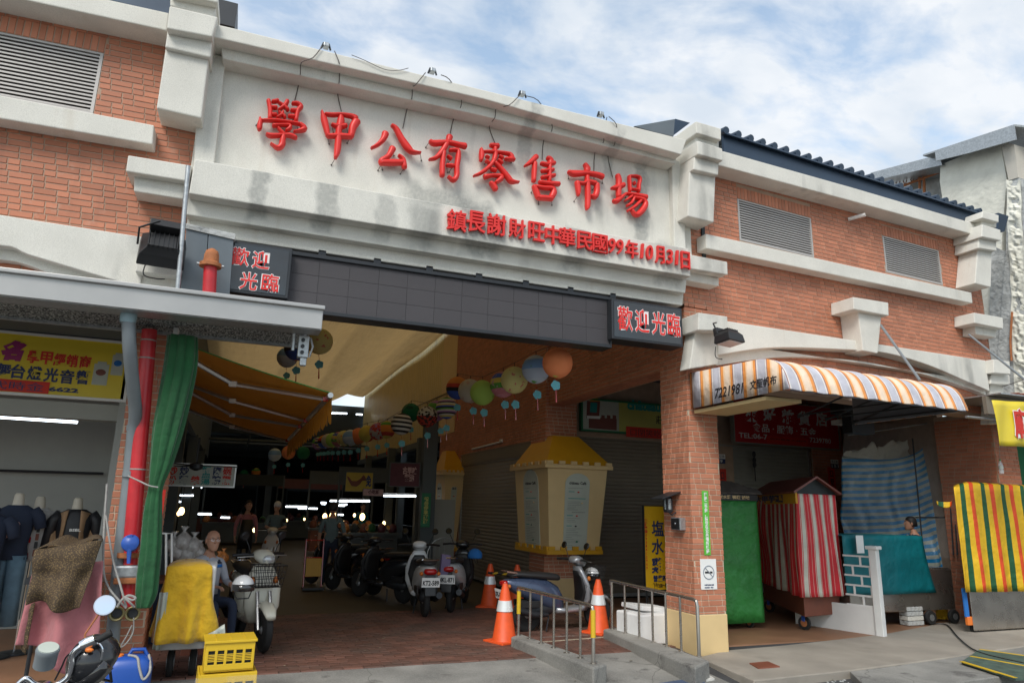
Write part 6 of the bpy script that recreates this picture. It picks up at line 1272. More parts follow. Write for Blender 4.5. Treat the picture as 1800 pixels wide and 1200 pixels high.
# ---- left shop: sign, wall, tube, mannequins
SL_ = vframe((0, 9.0, 0), 0)
a = SL_.px(-60, 575); b = SL_.px(216, 706); a = (a[0], SL_.px(0, 580)[1]); b = (SL_.px(222, 700)[0], SL_.px(100, 699)[1])
e, u0, v0, u1, v1 = board('shop_sign', 'yellow shop sign for stage lighting and sound with drink bottles printed on it', 'sign', SL_, 0, 0, 0, 0, 0, -.06, 'white', 'yel', rect=(a[0]-.8, b[1], b[0], a[1]), fr=.03)
MT['purp'] = mat('purple_print', (.30, .02, .14), .5, var=0)
tx(e, SL_, '名', 24, 616, .115, .115, .002, 'purp', bold=.09, shear=.15)
for ch, x, y in zip('學甲經銷商', (59, 82, 105, 127, 150), (627, 629, 632, 634, 636)): tx(e, SL_, ch, x, y, .058, .072, .002, 'redpr', bold=.03)
for ch, x, y in zip('舞台燈光音響', (6, 32, 61, 90, 118, 146), (651, 652.5, 656, 659, 662, 663)): tx(e, SL_, ch, x, y, .070, .080, .002, 'navy', bold=.03)
tx(e, SL_, '6622', 112, 685, .145, .026, .002, 'navy', bold=.05)
for x, y, hw, hh, mt_ in ((177, 656, .075, .135, 'brn'), (207, 640, .06, .13, 'bluec')):
    u, v = SL_.px(x, y); m = M(); m.fb(SL_, u-hw, v-hh, min(u+hw, u1-.03), v+hh*.8, .004, .001); m.obj('bottle_picture', MT['silv'], e); m = M(); m.fb(SL_, u-hw*.6, v+hh*.8, u+hw*.6, v+hh, .004, .001); m.obj('bottle_neck', MT['silv'], e); m = M(); m.ball(SL_.pt(u, v+.01, .004), (hw*.7, .003, hh*.28), 10, 6); m.obj('cow_patch', MT[mt_], e)
pp = SL_.px(-40, 664, .01), SL_.px(85, 689, .01); o = M().fb(SL_, pp[0][0], pp[1][1]-.02, pp[1][0], pp[0][1]+.01, .012, .006).obj('red_slip', MT['redpr']); tag(o, 'red paper slip with brush writing across the lower left of the yellow sign', 'notice'); WL[o] = o.location.copy(); m = M(); text(m, SL_, '暫代時金', pp[1][0]-.72, pp[1][1]+.0, pp[1][0]-.05, pp[0][1]-.01, .013, .002); m.obj('lettering', MT['navy'], o)
LWALL = M().b2((-8, 11.2, 0), (-1.35, 11.4, 3.45)).obj('shop_wall', MT['wallg'], B); M().b2((-8, 9.05, 3.0-.0), (-1.05, 9.3, 3.45)).obj('shop_header', MT['mortar'], B); bricks(vframe((0, 9.05, 0), 0), -4.5, -1.1, 3.46-.05, 3.50, 0); BR.clear()
M().b2((-8, 9.08, 2.52), (-1.30, 9.3, 2.70)).obj('shutter_box', MT['shutg'], B)
M().b2((-1.3, 9.0, 0), (-1.0, 11.4, 3.45)).obj('shop_side_wall', MT['wallg'], B)
tb = thing('tube_light', 'lit fluorescent tube on the ceiling of the clothes shop', 'lamp', at(60, 735, Y=9.9)); M().tube([at(-60, 729, Y=9.9), at(136, 742, Y=9.9)], .016, 8).obj('tube', MT['tube'], tb); M().tube([at(-60, 726, Y=9.93), at(138, 739, Y=9.93)], .022, 6).obj('fitting', MT['white'], tb)
rl = thing('clothes_rail', 'dark horizontal clothes rail on the shop wall above the mannequins', 'rail', at(100, 828, Y=11.1)); M().tube([at(-20, 826, Y=11.1), at(182, 832, Y=11.1)], .02, 6).obj('rail_bar', MT['dark'], rl)
def cloth_loft(secs, mt, par, nm, c, e_=2.2, n=26, fold=.0):
    R = []
    for i, (z, cx, cy, hx, hy) in enumerate(secs):
        R.append([c+V(cx+math.copysign(abs(math.cos(t))**(2/e_), math.cos(t))*hx*(1+fold*math.sin(9*t+i)), cy+math.copysign(abs(math.sin(t))**(2/e_), math.sin(t))*hy*(1+fold*math.sin(7*t+i)), z) for t in [2*math.pi*k/n for k in range(n)]])
    return M().rings(R).obj(nm, MT[mt], par, smooth=2)
def mannequin(x, y, Y, lab, style):
    h = at(x, y, Y=Y); c = V(h.x, Y, h.z-1.50); e = thing('mannequin', lab, 'mannequin', V(h.x, Y, 0), 'dressed mannequins in the clothes shop')
    cloth_loft([(1.33, 0, 0, .08, .06), (1.38, 0, 0, .055, .055), (1.48, 0, -.01, .045, .05), (1.50, 0, -.01, .03, .035)], 'creamskin', e, 'neck', c)
    sh = {0: 'navyc', 1: 'sq', 2: 'blk'}[style]
    cloth_loft([(.80, 0, 0, .17, .11), (.95, 0, 0, .15, .10), (1.12, 0, 0, .17, .12), (1.25, 0, 0, .18, .11), (1.33, 0, 0, .155, .085), (1.37, 0, 0, .09, .07)], sh, e, 'shirt', c, fold=.03)
    for s in (-1, 1):
        m = M(); m.tube([c+V(s*.15, 0, 1.32), c+V(s*.215, 0, 1.24), c+V(s*.25, 0, 1.12 if style == 0 else .92)], [.062, .066, .056], 12); m.obj('sleeve', MT[sh], e, smooth=2)
    if style == 0:
        for s in (-1, 1): cloth_loft([(.12, s*.10, 0, .075, .08), (.4, s*.09, 0, .078, .085), (.7, s*.08, 0, .088, .10), (.84, s*.075, 0, .09, .105)], 'jean', e, 'trouser_leg', c, fold=.04)
        F_ = Frame(c+V(0, -.125, 0), (1, 0, 0), (0, -1, 0))
        m = M(); m.ball(F_.pt(-.03, 1.10, 0), (.05, .012, .075), 10, 6); m.ball(F_.pt(.05, 1.09, 0), (.035, .012, .06), 10, 6); m.ball(F_.pt(.02, 1.17, 0), (.06, .012, .035), 10, 6); stuff(m.obj('butterfly_print', MT['pinkp'], e, smooth=2))
    if style == 1:
        for k in range(6): z = .86+k*.085; M().box(c+V(-.09 if k % 2 else -.02, -.118, z), (.030, .012, .06)).obj('colour_patch', MT['bluec' if k % 2 else 'lred'], e); M().box(c+V(.05, -.118, z+.03), (.03, .012, .07)).obj('colour_patch', MT['blk' if k % 2 else 'wood'], e)
    if style == 2:
        for s in (-1, 1):
            m = M(); m.sheet(lambda a, b: c+V(s*(.06+.04*b+.13*a), -.10-.03*math.sin(a*6+b*3)+.07*a, 1.36-.58*b-.05*a), 8, 10); m.obj('vest_panel', MT['tan'], e, smooth=2, solid=.008)
        F_ = Frame(c+V(0, -.128, 0), (1, 0, 0), (0, -1, 0)); m = M(); text(m, F_, 'BSBL', -.02, 1.13, .09, 1.16, 0, .003, bold=.03); m.obj('lettering', MT['wht'], e)
    M().tube([V(c.x, Y, .03), V(c.x, Y, max(.3, c.z+.9))], .014, 8).obj('stand_pole', MT['chrome'], e); M().lathe([(.17, 0), (.16, .015), (.03, .03)], V(c.x, Y, 0), n=20).obj('stand_base', MT['dark'], e, smooth=True)
MT['creamskin'] = mat('mannequin_skin', (.62, .56, .46), .5, var=.05); MT['pinkp'] = mat('pale_pink_print', (.55, .36, .36), .8, var=.2, vs=20); MT['tan'] = mat('tan_cloth', (.36, .22, .12), .9, var=.1)
MT['sq'] = mat('grey_white_knit', (.42, .41, .40), .9, var=.15, vs=12)
mannequin(36, 866, 9.3, 'mannequin in a dark blue shirt with pink print and faded jeans', 0); mannequin(73, 872, 9.5, 'mannequin in a grey knit with red and blue patches', 1); mannequin(139, 874, 9.4, 'mannequin in a tan vest over a black shirt', 2); mannequin(-12, 880, 9.0, 'mannequin in a dark shirt cut by the left frame edge', 0)
# covered rack with leopard and pink cloths
def rack():
    e = thing('covered_rack', 'clothes rack covered by a brown speckled cloth over a dusty pink sheet', 'rack', (-1.25, 7.1, 0))
    def sh(name, mt, P, Yb, amp, k):       # P: corner pixels TL, TR, BR, BL
        A = [at(x, y, Y=Yb-(.18 if i > 1 else 0)) for i, (x, y) in enumerate(P)]
        m = M(); m.sheet(lambda a, b: (A[0].lerp(A[1], a)).lerp(A[3].lerp(A[2], a), b)+V(0, -amp*math.sin(a*k+b*1.4)*(.2+b)-.05*noise.noise(V(a*3, b*3, k))*1.5, 0)+V(0, 0, .03*math.sin(a*7)*b), 40, 30); return m.obj(name, MT[mt], e, smooth=2, solid=.006)
    sh('pink_sheet', 'pink', [(58, 1000), (182, 985), (170, 1210), (30, 1130)], 7.0, .05, 14); sh('speckled_cloth', 'leo', [(62, 965), (180, 948), (138, 1072), (48, 1062)], 6.92, .04, 11)
    m = M(); A = [at(62, 966, Y=6.92), at(105, 944, Y=7.2), at(178, 943, Y=7.3), at(180, 949, Y=6.92)]; m.sheet(lambda a, b: (A[0].lerp(A[3], a)).lerp(A[1].lerp(A[2], a), b)+V(0, 0, .02*math.sin(a*9)), 16, 6); m.obj('speckled_top', MT['leo'], e, smooth=2, solid=.006)
    m = M(); A = [at(50, 1063, Y=6.9), at(62, 1058, Y=6.9), at(45, 1150, Y=6.8), at(36, 1140, Y=6.8)]; m.sheet(lambda a, b: (A[0].lerp(A[1], a)).lerp(A[3].lerp(A[2], a), b), 3, 6); m.obj('speckled_corner', MT['leo'], e, smooth=2, solid=.006)
    for x, y in ((52, 1150), (150, 1160)): p = at(x, y, Y=7.15); M().tube([V(p.x, p.y, 1.0), V(p.x, p.y, -.06)], .016, 8).obj('rack_leg', MT['dark'], e)
    m = M(); m.b2((at(60, 1000, Y=7.3).x, 7.05, .95), (at(176, 1000, Y=7.3).x, 7.5, 1.0)); m.obj('rack_top', MT['dark'], e)
rack()
# yellow cloth cart
ya = at(268, 1140, Y=7.62); yb = at(384, 1140, Y=7.62); zt_ = at(300, 987, Y=7.62).z; zb_ = at(320, 1129, Y=7.6).z
yc = thing('covered_cart', 'market cart under a bright yellow cloth beside the left brick pillar', 'cart', ((ya.x+yb.x)/2, 8.1, 0))
M().b2((ya.x+.02, 7.66, at(300, 1142, Y=7.66).z), (yb.x-.04, 8.5, at(300, 1128, Y=7.66).z)).obj('cart_tray', MT['gutter'], yc, bevel=.006); M().b2((ya.x+.05, 7.72, .3), (yb.x-.10, 8.4, zt_-.05)).obj('cart_box', MT['styro'], yc, bevel=.02)
cover('yellow_cloth', [(ya.x+.03, 7.66), (yb.x-.14, 7.66), (yb.x-.18, 8.2), (ya.x+.03, 8.2)], zt_-.05, zb_, 'yelc', yc, amp=.055, flare=.07, seed=6, wave=19, dome=.05, k=14, hem=lambda u, p: zb_+(.35 if p.x > yb.x-.12 and p.y > 7.8 else 0))
m = M(); m.sheet(lambda a, b: V(ya.x+.0+.07*a, 7.60+.02*math.sin(a*9), zb_+.45-.50*b), 6, 8); m.obj('clear_wrap', MT['silv'], yc, smooth=2, solid=.003)
m = M(); m.sheet(lambda a, b: V(yb.x-.13+.16*a+.06*b, 7.60+.03*math.sin(a*9+b*3), zb_+.05-.34*b+.1*a), 6, 8); m.obj('clear_wrap', MT['silv'], yc, smooth=2, solid=.003)
for x, y in ((yb.x-.22, 7.95), (ya.x+.15, 7.95)): m = M(); m.lathe([(.09, -.03), (.14, -.025), (.15, 0), (.14, .025), (.09, .03)], (x, y, .13), (1, 0, 0), 20); w_ = m.obj('wheel', MT['rubber'], yc, smooth=True); M().lathe([(.08, -.034), (.08, .034)], (x, y, .13), (1, 0, 0), 14).obj('hub', MT['galv'], w_)
# yellow crates (stack of two)
def crate(cx, cy, z, w_, d, h, lab, lid):
    e = thing('plastic_crate', lab, 'crate', (cx, cy, z), 'yellow plastic crates'); R = Matrix.Rotation(.06, 3, 'Z'); c = V(cx, cy, z); t = .012
    def bx(p, s, n): return M().box(c+R @ V(p), s, R).obj(n, MT['crate'], e, bevel=.003)
    bx((0, 0, .01), (w_, d, .02), 'crate_floor')
    for s in (-1, 1):
        bx((0, s*(d/2-t/2), h-.035), (w_, t, .07), 'rim_panel'); bx((s*(w_/2-t/2), 0, h-.035), (t, d-2*t, .07), 'rim_panel'); bx((0, s*(d/2-t/2), .03), (w_, t, .06), 'lower_panel'); bx((s*(w_/2-t/2), 0, .03), (t, d-2*t, .06), 'lower_panel')
        for k in range(6):
            x = -w_/2+t+k*(w_-2*t)/5; bx((x, s*(d/2-t/2), h/2), (.022, t*1.1, h-.1), 'upright_bar')
            y = -d/2+t+k*(d-2*t)/5; bx((s*(w_/2-t/2), y, h/2), (t*1.1, .022, h-.1), 'upright_bar')
        for k in range(5): zz_ = .085+k*(h-.18)/4.6; bx((0, s*(d/2-t/2), zz_), (w_-.01, t*.8, .007), 'slat'); bx((s*(w_/2-t/2), 0, zz_), (t*.8, d-.03, .007), 'slat')
    bx((0, 0, h-.004 if not lid else h+.0), (w_+.03, d+.03, .02) if lid else (w_-.03, d-.03, .004), 'lid' if lid else 'inner_sheet'); M().box(c+V(0, 0, h*.45), (w_*.86, d*.84, h*.75), R).obj('crate_content', MT['dk'], e)
    if lid:
        for k in (-1, 0, 1): bx((k*w_*.3, 0, h+.012), (.01, d*.8, .006), 'lid_rib')
cx_ = (at(360, 1140, Y=6.75).x+at(446, 1140, Y=6.75).x)/2; zt_ = at(400, 1127, Y=6.75).z; zm = at(400, 1180, Y=6.75).z
crate(cx_, 6.93, zm, .39, .34, zt_-zm, 'upper yellow ribbed crate with its lid on, standing on the lower crate', True); crate(cx_-.0, 6.93, -.05, .46, .40, zm+.04, 'lower yellow crate wrapped in clear film under the other crate', False)
o = M().box((cx_, 6.72, zm-.09), (.48, .02, .12)).obj('packing_film', MT['acr']); tag(o, 'clear packing film round the lower yellow crate', 'film')
# blue jerrycan
jx, jz = (at(190, 1160, Y=6.85).x+at(268, 1160, Y=6.85).x)/2, at(230, 1150, Y=6.85).z
jc = thing('jerrycan', 'blue plastic jerrycan with orange cap and rope at the pillar foot', 'jerrycan', (jx, 6.9, -.05)); c = V(jx, 6.9, -.05); H_ = jz+.05
M().rings([[c+V(math.copysign(abs(math.cos(t))**.45, math.cos(t))*hx, math.copysign(abs(math.sin(t))**.45, math.sin(t))*hy, z) for t in [2*math.pi*k/28 for k in range(28)]] for z, hx, hy in ((0, .155, .12), (.02, .165, .13), (H_*.78, .165, .13), (H_*.9, .15, .115), (H_*.97, .11, .085), (H_*.985, .06, .05))]).obj('can_body', MT['plast'], jc, smooth=2)
M().lathe([(.035, 0), (.035, .04), (.028, .045)], c+V(-.09, -.03, H_*.92), n=14).obj('cap', MT['orng'], jc, smooth=True); M().tube([c+V(-.03, 0, H_*.93), c+V(.0, 0, H_+.03), c+V(.09, 0, H_+.03), c+V(.13, 0, H_*.9)], .016, 8).obj('can_handle', MT['plast'], jc, smooth=True)
M().tube([V(p) for p in crv([tuple(c+V(*q)) for q in ((-.02, -.06, H_+.0), (.05, -.1, H_*.97), (.08, -.13, H_*.8), (.12, -.14, H_*.62), (.16, -.12, H_*.75), (.13, -.03, H_*.98))], 5)], .010, 6).obj('rope', MT['rope'], jc, smooth=True)

# ================================================================== SCOOTERS
def scooter(lab, loc, rot, paint, paint2=None, lean=0, plate=None, basket=False, seat='seat', s=.92, helmet=None, steer=0, group='parked motor scooters', plate_mt='wht'):
    p2 = paint2 or paint; e = thing('motor_scooter', lab, 'scooter', (0, 0, 0), group)
    P = lambda a, b=None: MT[a]
    def ob(m, n, mt, par=None, **k): return m.xf(Matrix.Scale(s, 4)).obj(n, MT[mt], par or e, **k)
    for x, nm in ((0, 'rear_wheel'), (1.22, 'front_wheel')):
        w_ = ob(M().lathe([(.13, -.035), (.19, -.048), (.225, -.03), (.235, 0), (.225, .03), (.19, .048), (.13, .035)], (x, 0, .235), (0, 1, 0), 24), nm, 'rubber', smooth=True)
        ob(M().lathe([(.03, -.05), (.05, -.03), (.12, -.028), (.14, -.036), (.14, .036), (.12, .028), (.05, .03), (.03, .05)], (x, 0, .235), (0, 1, 0), 20), 'wheel_rim', 'galv', w_, smooth=True)
    # rear body, tail rising
    ob(M().loft([(-.40, 0, .72, .03, .02), (-.36, 0, .70, .08, .05), (-.22, 0, .66, .13, .11), (.05, 0, .60, .155, .17), (.30, 0, .53, .16, .21), (.48, 0, .45, .15, .20), (.56, 0, .40, .12, .13)], 'x', 18, 2.6), 'rear_body', paint, smooth=2)
    ob(M().loft([(-.30, 0, .80, .09, .025), (-.2, 0, .82, .125, .04), (.1, 0, .80, .14, .05), (.35, 0, .78, .13, .055), (.50, 0, .76, .09, .05), (.54, 0, .75, .05, .03)], 'x', 16, 2.6), 'seat', seat, smooth=2)
    ob(M().loft([(.44, 0, .30, .15, .05), (.6, 0, .29, .155, .04), (.85, 0, .30, .15, .045), (.98, 0, .36, .14, .07)], 'x', 14, 3.5), 'floor_board', p2, smooth=2)
    # leg shield + steering column
    ob(M().loft([(.28, .93, 0, .06, .13), (.45, .975, 0, .05, .20), (.65, .955, 0, .05, .205), (.82, .90, 0, .055, .15), (.92, .865, 0, .05, .09)], 'z', 18, 2.6), 'leg_shield', paint, smooth=2)
    ob(M().loft([(.34, .885, 0, .03, .10), (.55, .92, 0, .03, .165), (.76, .88, 0, .03, .13), (.85, .84, 0, .03, .08)], 'z', 16, 2.6), 'inner_panel', 'black', smooth=2)
    ob(M().loft([(1.02, 0, .45, .04, .05), (1.10, 0, .475, .075, .045), (1.22, 0, .49, .08, .035), (1.36, 0, .45, .075, .04), (1.45, 0, .39, .05, .03)], 'x', 14, 2.4), 'front_fender', paint, smooth=2)
    for y in (-.07, .07): ob(M().tube([(1.22, y, .235), (1.02, y, .62)], .02, 8), 'fork_leg', 'alu', smooth=True)
    # handlebar head, steered
    S = Matrix.Translation((.86, 0, 0)) @ Matrix.Rotation(steer, 4, 'Z') @ Matrix.Translation((-.86, 0, 0))
    def oh(m, n, mt, par=None, **k): m.xf(S); return ob(m, n, mt, par, **k)
    hd = oh(M().loft([(.74, 0, 1.0, .06, .03), (.79, 0, 1.02, .11, .055), (.87, 0, 1.0, .125, .075), (.95, 0, .97, .10, .07), (1.0, 0, .95, .05, .04)], 'x', 16, 2.3), 'handlebar_cover', paint, smooth=2)
    oh(M().ball((.965, 0, .965), (.045, .085, .055), 14, 8), 'headlight', 'lens', hd, smooth=2)
    for y in (-1, 1):
        oh(M().tube([(.83, y*.10, 1.01), (.79, y*.22, 1.02), (.755, y*.34, 1.01)], [.016, .018, .018], 8), 'grip', 'black', hd, smooth=True)
        oh(M().tube([(.86, y*.13, 1.0), (.87, y*.24, 1.0), (.84, y*.33, .995)], .006, 5), 'brake_lever', 'alu', hd)
        oh(M().tube([(.84, y*.16, 1.03), (.84, y*.20, 1.12), (.83, y*.24, 1.20)], .006, 5), 'mirror_stem', 'black', hd)
        mr_ = oh(M().lathe([(.050, 0), (.055, .01), (.04, .03)], (.815, y*.25, 1.23), (1, 0, -.35), 16), 'mirror', 'black', hd, smooth=True); oh(M().lathe([(.044, -.003), (.044, .001)], (.812, y*.25, 1.231), (1, 0, -.35), 16), 'mirror_glass', 'mirror', mr_ if 0 else hd)
        ob(M().ball((1.0, y*.13, .74), (.03, .03, .04), 8, 6), 'front_indicator', 'lor', smooth=2); ob(M().ball((-.35, y*.13, .66), (.03, .03, .03), 8, 6), 'rear_indicator', 'lor', smooth=2)
        ob(M().box((.0, y*.145, .40), (.30, .03, .10)), 'side_cover', 'black', bevel=.01)
    ob(M().loft([(-.435, 0, .69, .05, .025), (-.40, 0, .69, .095, .045), (-.36, 0, .69, .10, .05)], 'x', 14, 3), 'tail_lamp', 'lred', smooth=2)
    ob(M().tube([(-.22, -.11, .84), (-.38, -.11, .86), (-.42, 0, .86), (-.38, .11, .86), (-.22, .11, .84)], .012, 6), 'grab_rail', 'chrome', smooth=True)
    ob(M().box((-.42, 0, .50), (.02, .16, .30), Matrix.Rotation(.25, 3, 'Y')), 'rear_mudguard', 'black', bevel=.006)
    if plate:
        F_ = Frame(V(-.455, 0, .545)*1, (0, -1, 0), (-1, 0, -.2), (-.2, 0, 1)); mm = M(); mm.fb(F_, -.135, -.07, .135, .07, .004, -.002); pl_ = ob(mm, 'number_plate', plate_mt, bevel=.003)
        mm = M(); text(mm, F_, plate, -.12, -.045, .12, .03, .0045, .002, bold=.03); ob(mm, 'plate_number', 'blk', pl_)
    ob(M().loft([(-.12, 0.02, .30, .07, .07), (.10, 0.0, .30, .10, .10), (.36, 0, .32, .11, .09), (.46, 0, .33, .06, .05)], 'x', 12, 3), 'engine', 'dark', smooth=2)
    ob(M().tube([(.30, -.10, .24), (.05, -.16, .26), (-.25, -.17, .34)], [.03, .05, .048], 12), 'exhaust', 'dark', smooth=True)
    ob(M().tube([(.32, -.1, .22), (.26, -.14, .02)], .012, 6), 'stand', 'dark'); ob(M().tube([(.32, .1, .22), (.26, .14, .02)], .012, 6), 'stand', 'dark')
    if basket:
        m = M()
        for k in range(9): y = -.17+.0425*k; m.tube([(1.0, y, .92), (1.03, y*.85, .70), (1.06, y*.85, .68), (1.22, y*.85, .68), (1.29, y, .92)], .0035, 4)
        for z, f in ((.92, 1), (.85, .97), (.78, .93), (.71, .88)): m.tube([(1.0+.0, -.17*f, z), (1.29-.25*(.92-z), -.17*f, z), (1.29-.25*(.92-z), .17*f, z), (1.0, .17*f, z)], .0035 if z < .92 else .007, 4, closed=True, cap=False)
        for k in range(4): m.tube([(1.05+.05*k, -.15, .68), (1.05+.05*k, .15, .68)], .0035, 4)
        ob(m, 'wire_basket', 'black')
    e.location = V(loc); e.rotation_euler = (lean, 0, math.radians(rot)) if lean else (0, 0, math.radians(rot)); return e
def helmet(lab, c, r, mt, rot=0, visor=True, tilt=0):
    e = thing('helmet', lab, 'helmet', V(c)); R = Matrix.Rotation(rot, 3, 'Z') @ Matrix.Rotation(tilt, 3, 'X'); rs = []
    for j in range(10):
        t = math.pi*(.02+.60*j/9); rs.append([V(c)+R @ V(r*math.sin(t)*math.cos(a)*.95, r*math.sin(t)*math.sin(a)*1.08, r*math.cos(t)) for a in [2*math.pi*k/20 for k in range(20)]])
    M().rings(rs).obj('shell', MT[mt], e, smooth=2)
    if visor:
        m = M(); m.add([V(c)+R @ V(r*1.06*math.cos(a)*.95, -r*1.12*abs(math.sin(a)) , z) for z in (-.35*r, .25*r) for a in [math.pi*k/12 for k in range(13)]], [(i, i+1, 14+i, 13+i) for i in range(12)]); m.obj('visor', MT['glossy'], e, smooth=2, solid=.003)
    M().tube([V(c)+R @ V(-r*.9, 0, -.2*r), V(c)+R @ V(-r*.5, -r*.3, -r*1.0), V(c)+R @ V(r*.5, -r*.3, -r*1.0), V(c)+R @ V(r*.9, 0, -.2*r)], .007, 5).obj('chin_strap', MT['black'], e); return e
MT['glossy'] = mat('smoked_visor', (.02, .02, .022), .08, var=0, coat=1)
G0 = lambda x, y: at(x, y, Z=0)
rw, fw = G0(925, 1110), G0(1045, 1103); sA = (fw-rw).length/1.22
scooter('slate blue and silver scooter parked sideways behind the ramp rail', (rw.x, rw.y, 0), math.degrees(math.atan2(fw.y-rw.y, fw.x-rw.x)), 'ssilv', 'ssilv', s=sA*1.04, basket=True, steer=.25, plate='UFK-072')
a = G0(925, 1110); 
for o_ in [c for c in COL.objects if c.name.startswith('rear_body')][-1:]: o_.data.materials[0] = MT['sblue']
helmet('white helmet lying in the wire basket of the blue scooter', at(1040, 1010, Y=9.45), .11, 'swhite', .5)
q = G0(746, 1084); scooter('silver white scooter seen from behind with plate KT2-589 in the passage', (q.x, q.y, 0), 84, 'swhite', 'swhite', plate='KT2-589', s=1.0, steer=-.2)
o = M().rings([[V(q.x+.29, q.y+.03, 0)+V(x*k, -.03+y, z) for x, z in ((-.085, .52), (.085, .52), (.10, .90), (-.05, .92))] for y, k in ((0, 1), (.09, 1))]).obj('shopping_bag', mat('lilac_bag', (.17, .13, .24), .6), bevel=.02); tag(o, 'lilac shopping bag hanging beside the KT2-589 scooter', 'bag')
q = G0(792, 1076); scooter('black scooter with red and white tail parked at the side shutter', (q.x, q.y, 0), 62, 'sblack', 'sblack', plate='MKL-871', s=1.0, steer=.2)
for o_ in [c for c in COL.objects if c.name.startswith('rear_body')][-1:]: o_.data.materials[0] = MT['swhite']
helmet('round blue helmet hanging on the handlebar of the black scooter', at(835, 976, Y=11.9), .12, 'bluec', 1.0, False)
q = G0(708, 1060); scooter('dark grey scooter angled in the passage left of the KT2-589 scooter', (q.x, q.y, 0), 118, 'sblack', 'sblack', plate='993-NGC', s=1.0); q = G0(655, 1046); scooter('black scooter parked in the dim passage behind the dark grey one', (q.x, q.y, 0), 120, 'sblack', plate='828-CKS', s=1.0); q = G0(618, 1033); scooter('farthest dark scooter of the row in the passage', (q.x, q.y, 0), 125, 'sblack', plate='371-BTM', s=1.0)
q = G0(478, 1010); scooter('pale scooter being ridden out of the dark market hall', (q.x, q.y+1.0, 0), -95, 'swhite', s=1.0)
q = at(408, 1150, Z=0); cs = scooter('cream scooter with wire basket parked behind the yellow crates', (q.x+.08, q.y+1.25, 0), -79, 'sclay', 'sclay', s=1.02, basket=True, steer=.35)
helmet('white open face helmet lying in the basket of the cream scooter', at(427, 1030, Y=8.05), .115, 'swhite', .3, True)

# ---- motorcycle in the foreground (only its handlebar reaches into the picture)
MY = 3.9; ma = lambda x, y, Y=MY: at(x, y, Y=Y); mc = thing('motorcycle', 'old motorcycle with chrome handlebar and round mirror at the bottom left corner', 'motorcycle', (ma(120, 1190).x, MY, -.15))
ms = lambda p: p/FPX*(ma(120, 1150)-CAM).dot(CF)
mrc = ma(184, 1063); nrm = (CAM-mrc).normalized(); mh = M().lathe([(.0, .035), (ms(12), .03), (ms(17.5), .006), (ms(17.5), -.004)], mrc, -nrm-V(0, 0, .25), 24).obj('mirror_shell', MT['chrome'], mc, smooth=True); M().lathe([(ms(15.5), .002), (ms(15.5), .009)], mrc, nrm+V(0, 0, .25), 24).obj('mirror_glass', MT['mirror'], mc, smooth=True)
M().tube([ma(174, 1078), ma(150, 1113), ma(149, 1122)], .0045, 6).obj('mirror_stem', MT['rust'], mc)
M().tube([V(p) for p in crv([tuple(ma(*q)) for q in ((156, 1130), (138, 1138), (127, 1150), (126, 1168), (120, 1188), (105, 1200))], 5)], .0125, 10).obj('handlebar', MT['chrome'], mc, smooth=True)
M().tube([ma(172, 1124), ma(196, 1111)], .0165, 12).obj('grip', MT['rubber'], mc, smooth=True); M().lathe([(.026, -.03), (.03, 0), (.026, .03)], ma(155, 1129), (1, 0, .5), 14).obj('switch_housing', MT['chrome'], mc, smooth=True)
M().tube([V(p) for p in crv([tuple(ma(*q)) for q in ((160, 1120), (172, 1128), (180, 1140), (178, 1158))], 4)], .005, 6).obj('brake_lever', MT['chrome'], mc)
gc_ = ma(84, 1142, 3.85); M().lathe([(ms(17), -.075), (ms(17.5), -.01), (ms(18.5), .0), (ms(17), .012)], gc_, V(.15, -.45, 1), 24).obj('gauge_body', MT['pipe'], mc, smooth=True); M().lathe([(ms(15.5), .008), (ms(15.5), .016)], gc_, V(.15, -.45, 1), 24).obj('gauge_face', MT['silv'], mc)
M().lathe([(.03, -.10), (.075, -.06), (.085, .06), (.08, .07)], ma(60, 1235, 4.05), (.2, 1, 0), 20).obj('headlight', MT['chrome'], mc, smooth=True)
M().tube([V(p) for p in crv([tuple(ma(*q)) for q in ((105, 1200), (85, 1206), (62, 1202), (48, 1192), (38, 1196), (20, 1215))], 5)], .0125, 10).obj('handlebar', MT['chrome'], mc, smooth=True)
for P in (((152, 1135), (120, 1150), (108, 1172), (96, 1195)), ((150, 1140), (140, 1170), (112, 1190), (98, 1204)), ((168, 1135), (178, 1160), (160, 1190), (150, 1215))): M().tube([V(p) for p in crv([tuple(ma(x, y, 3.93)) for x, y in P], 4)], .004, 5).obj('control_cable', MT['black'], mc, smooth=True)
M().ball(ma(157, 1142, 3.88), (.018, .012, .010), 8, 5).obj('amber_reflector', MT['orng'], mc)
bc = ma(90, 1215); bd = V(.30, .95, 0).normalized(); sd_ = V(bd.y, -bd.x, 0)
for d, nm in ((.45, 'front_wheel'), (-.85, 'rear_wheel')):
    c = V(bc.x, bc.y, .13)+bd*d; w_ = M().lathe([(.22, -.035), (.27, -.045), (.295, 0), (.27, .045), (.22, .035)], c, sd_, 24).obj(nm, MT['rubber'], mc, smooth=True); M().lathe([(.03, -.05), (.22, -.03), (.22, .03), (.03, .05)], c, sd_, 20).obj('wheel_rim', MT['galv'], w_, smooth=True)
for s_ in (-.08, .08): M().tube([V(bc.x, bc.y, .78)+bd*.05+sd_*s_, V(bc.x, bc.y, .13)+bd*.45+sd_*s_], .02, 8).obj('fork_leg', MT['chrome'], mc, smooth=True)
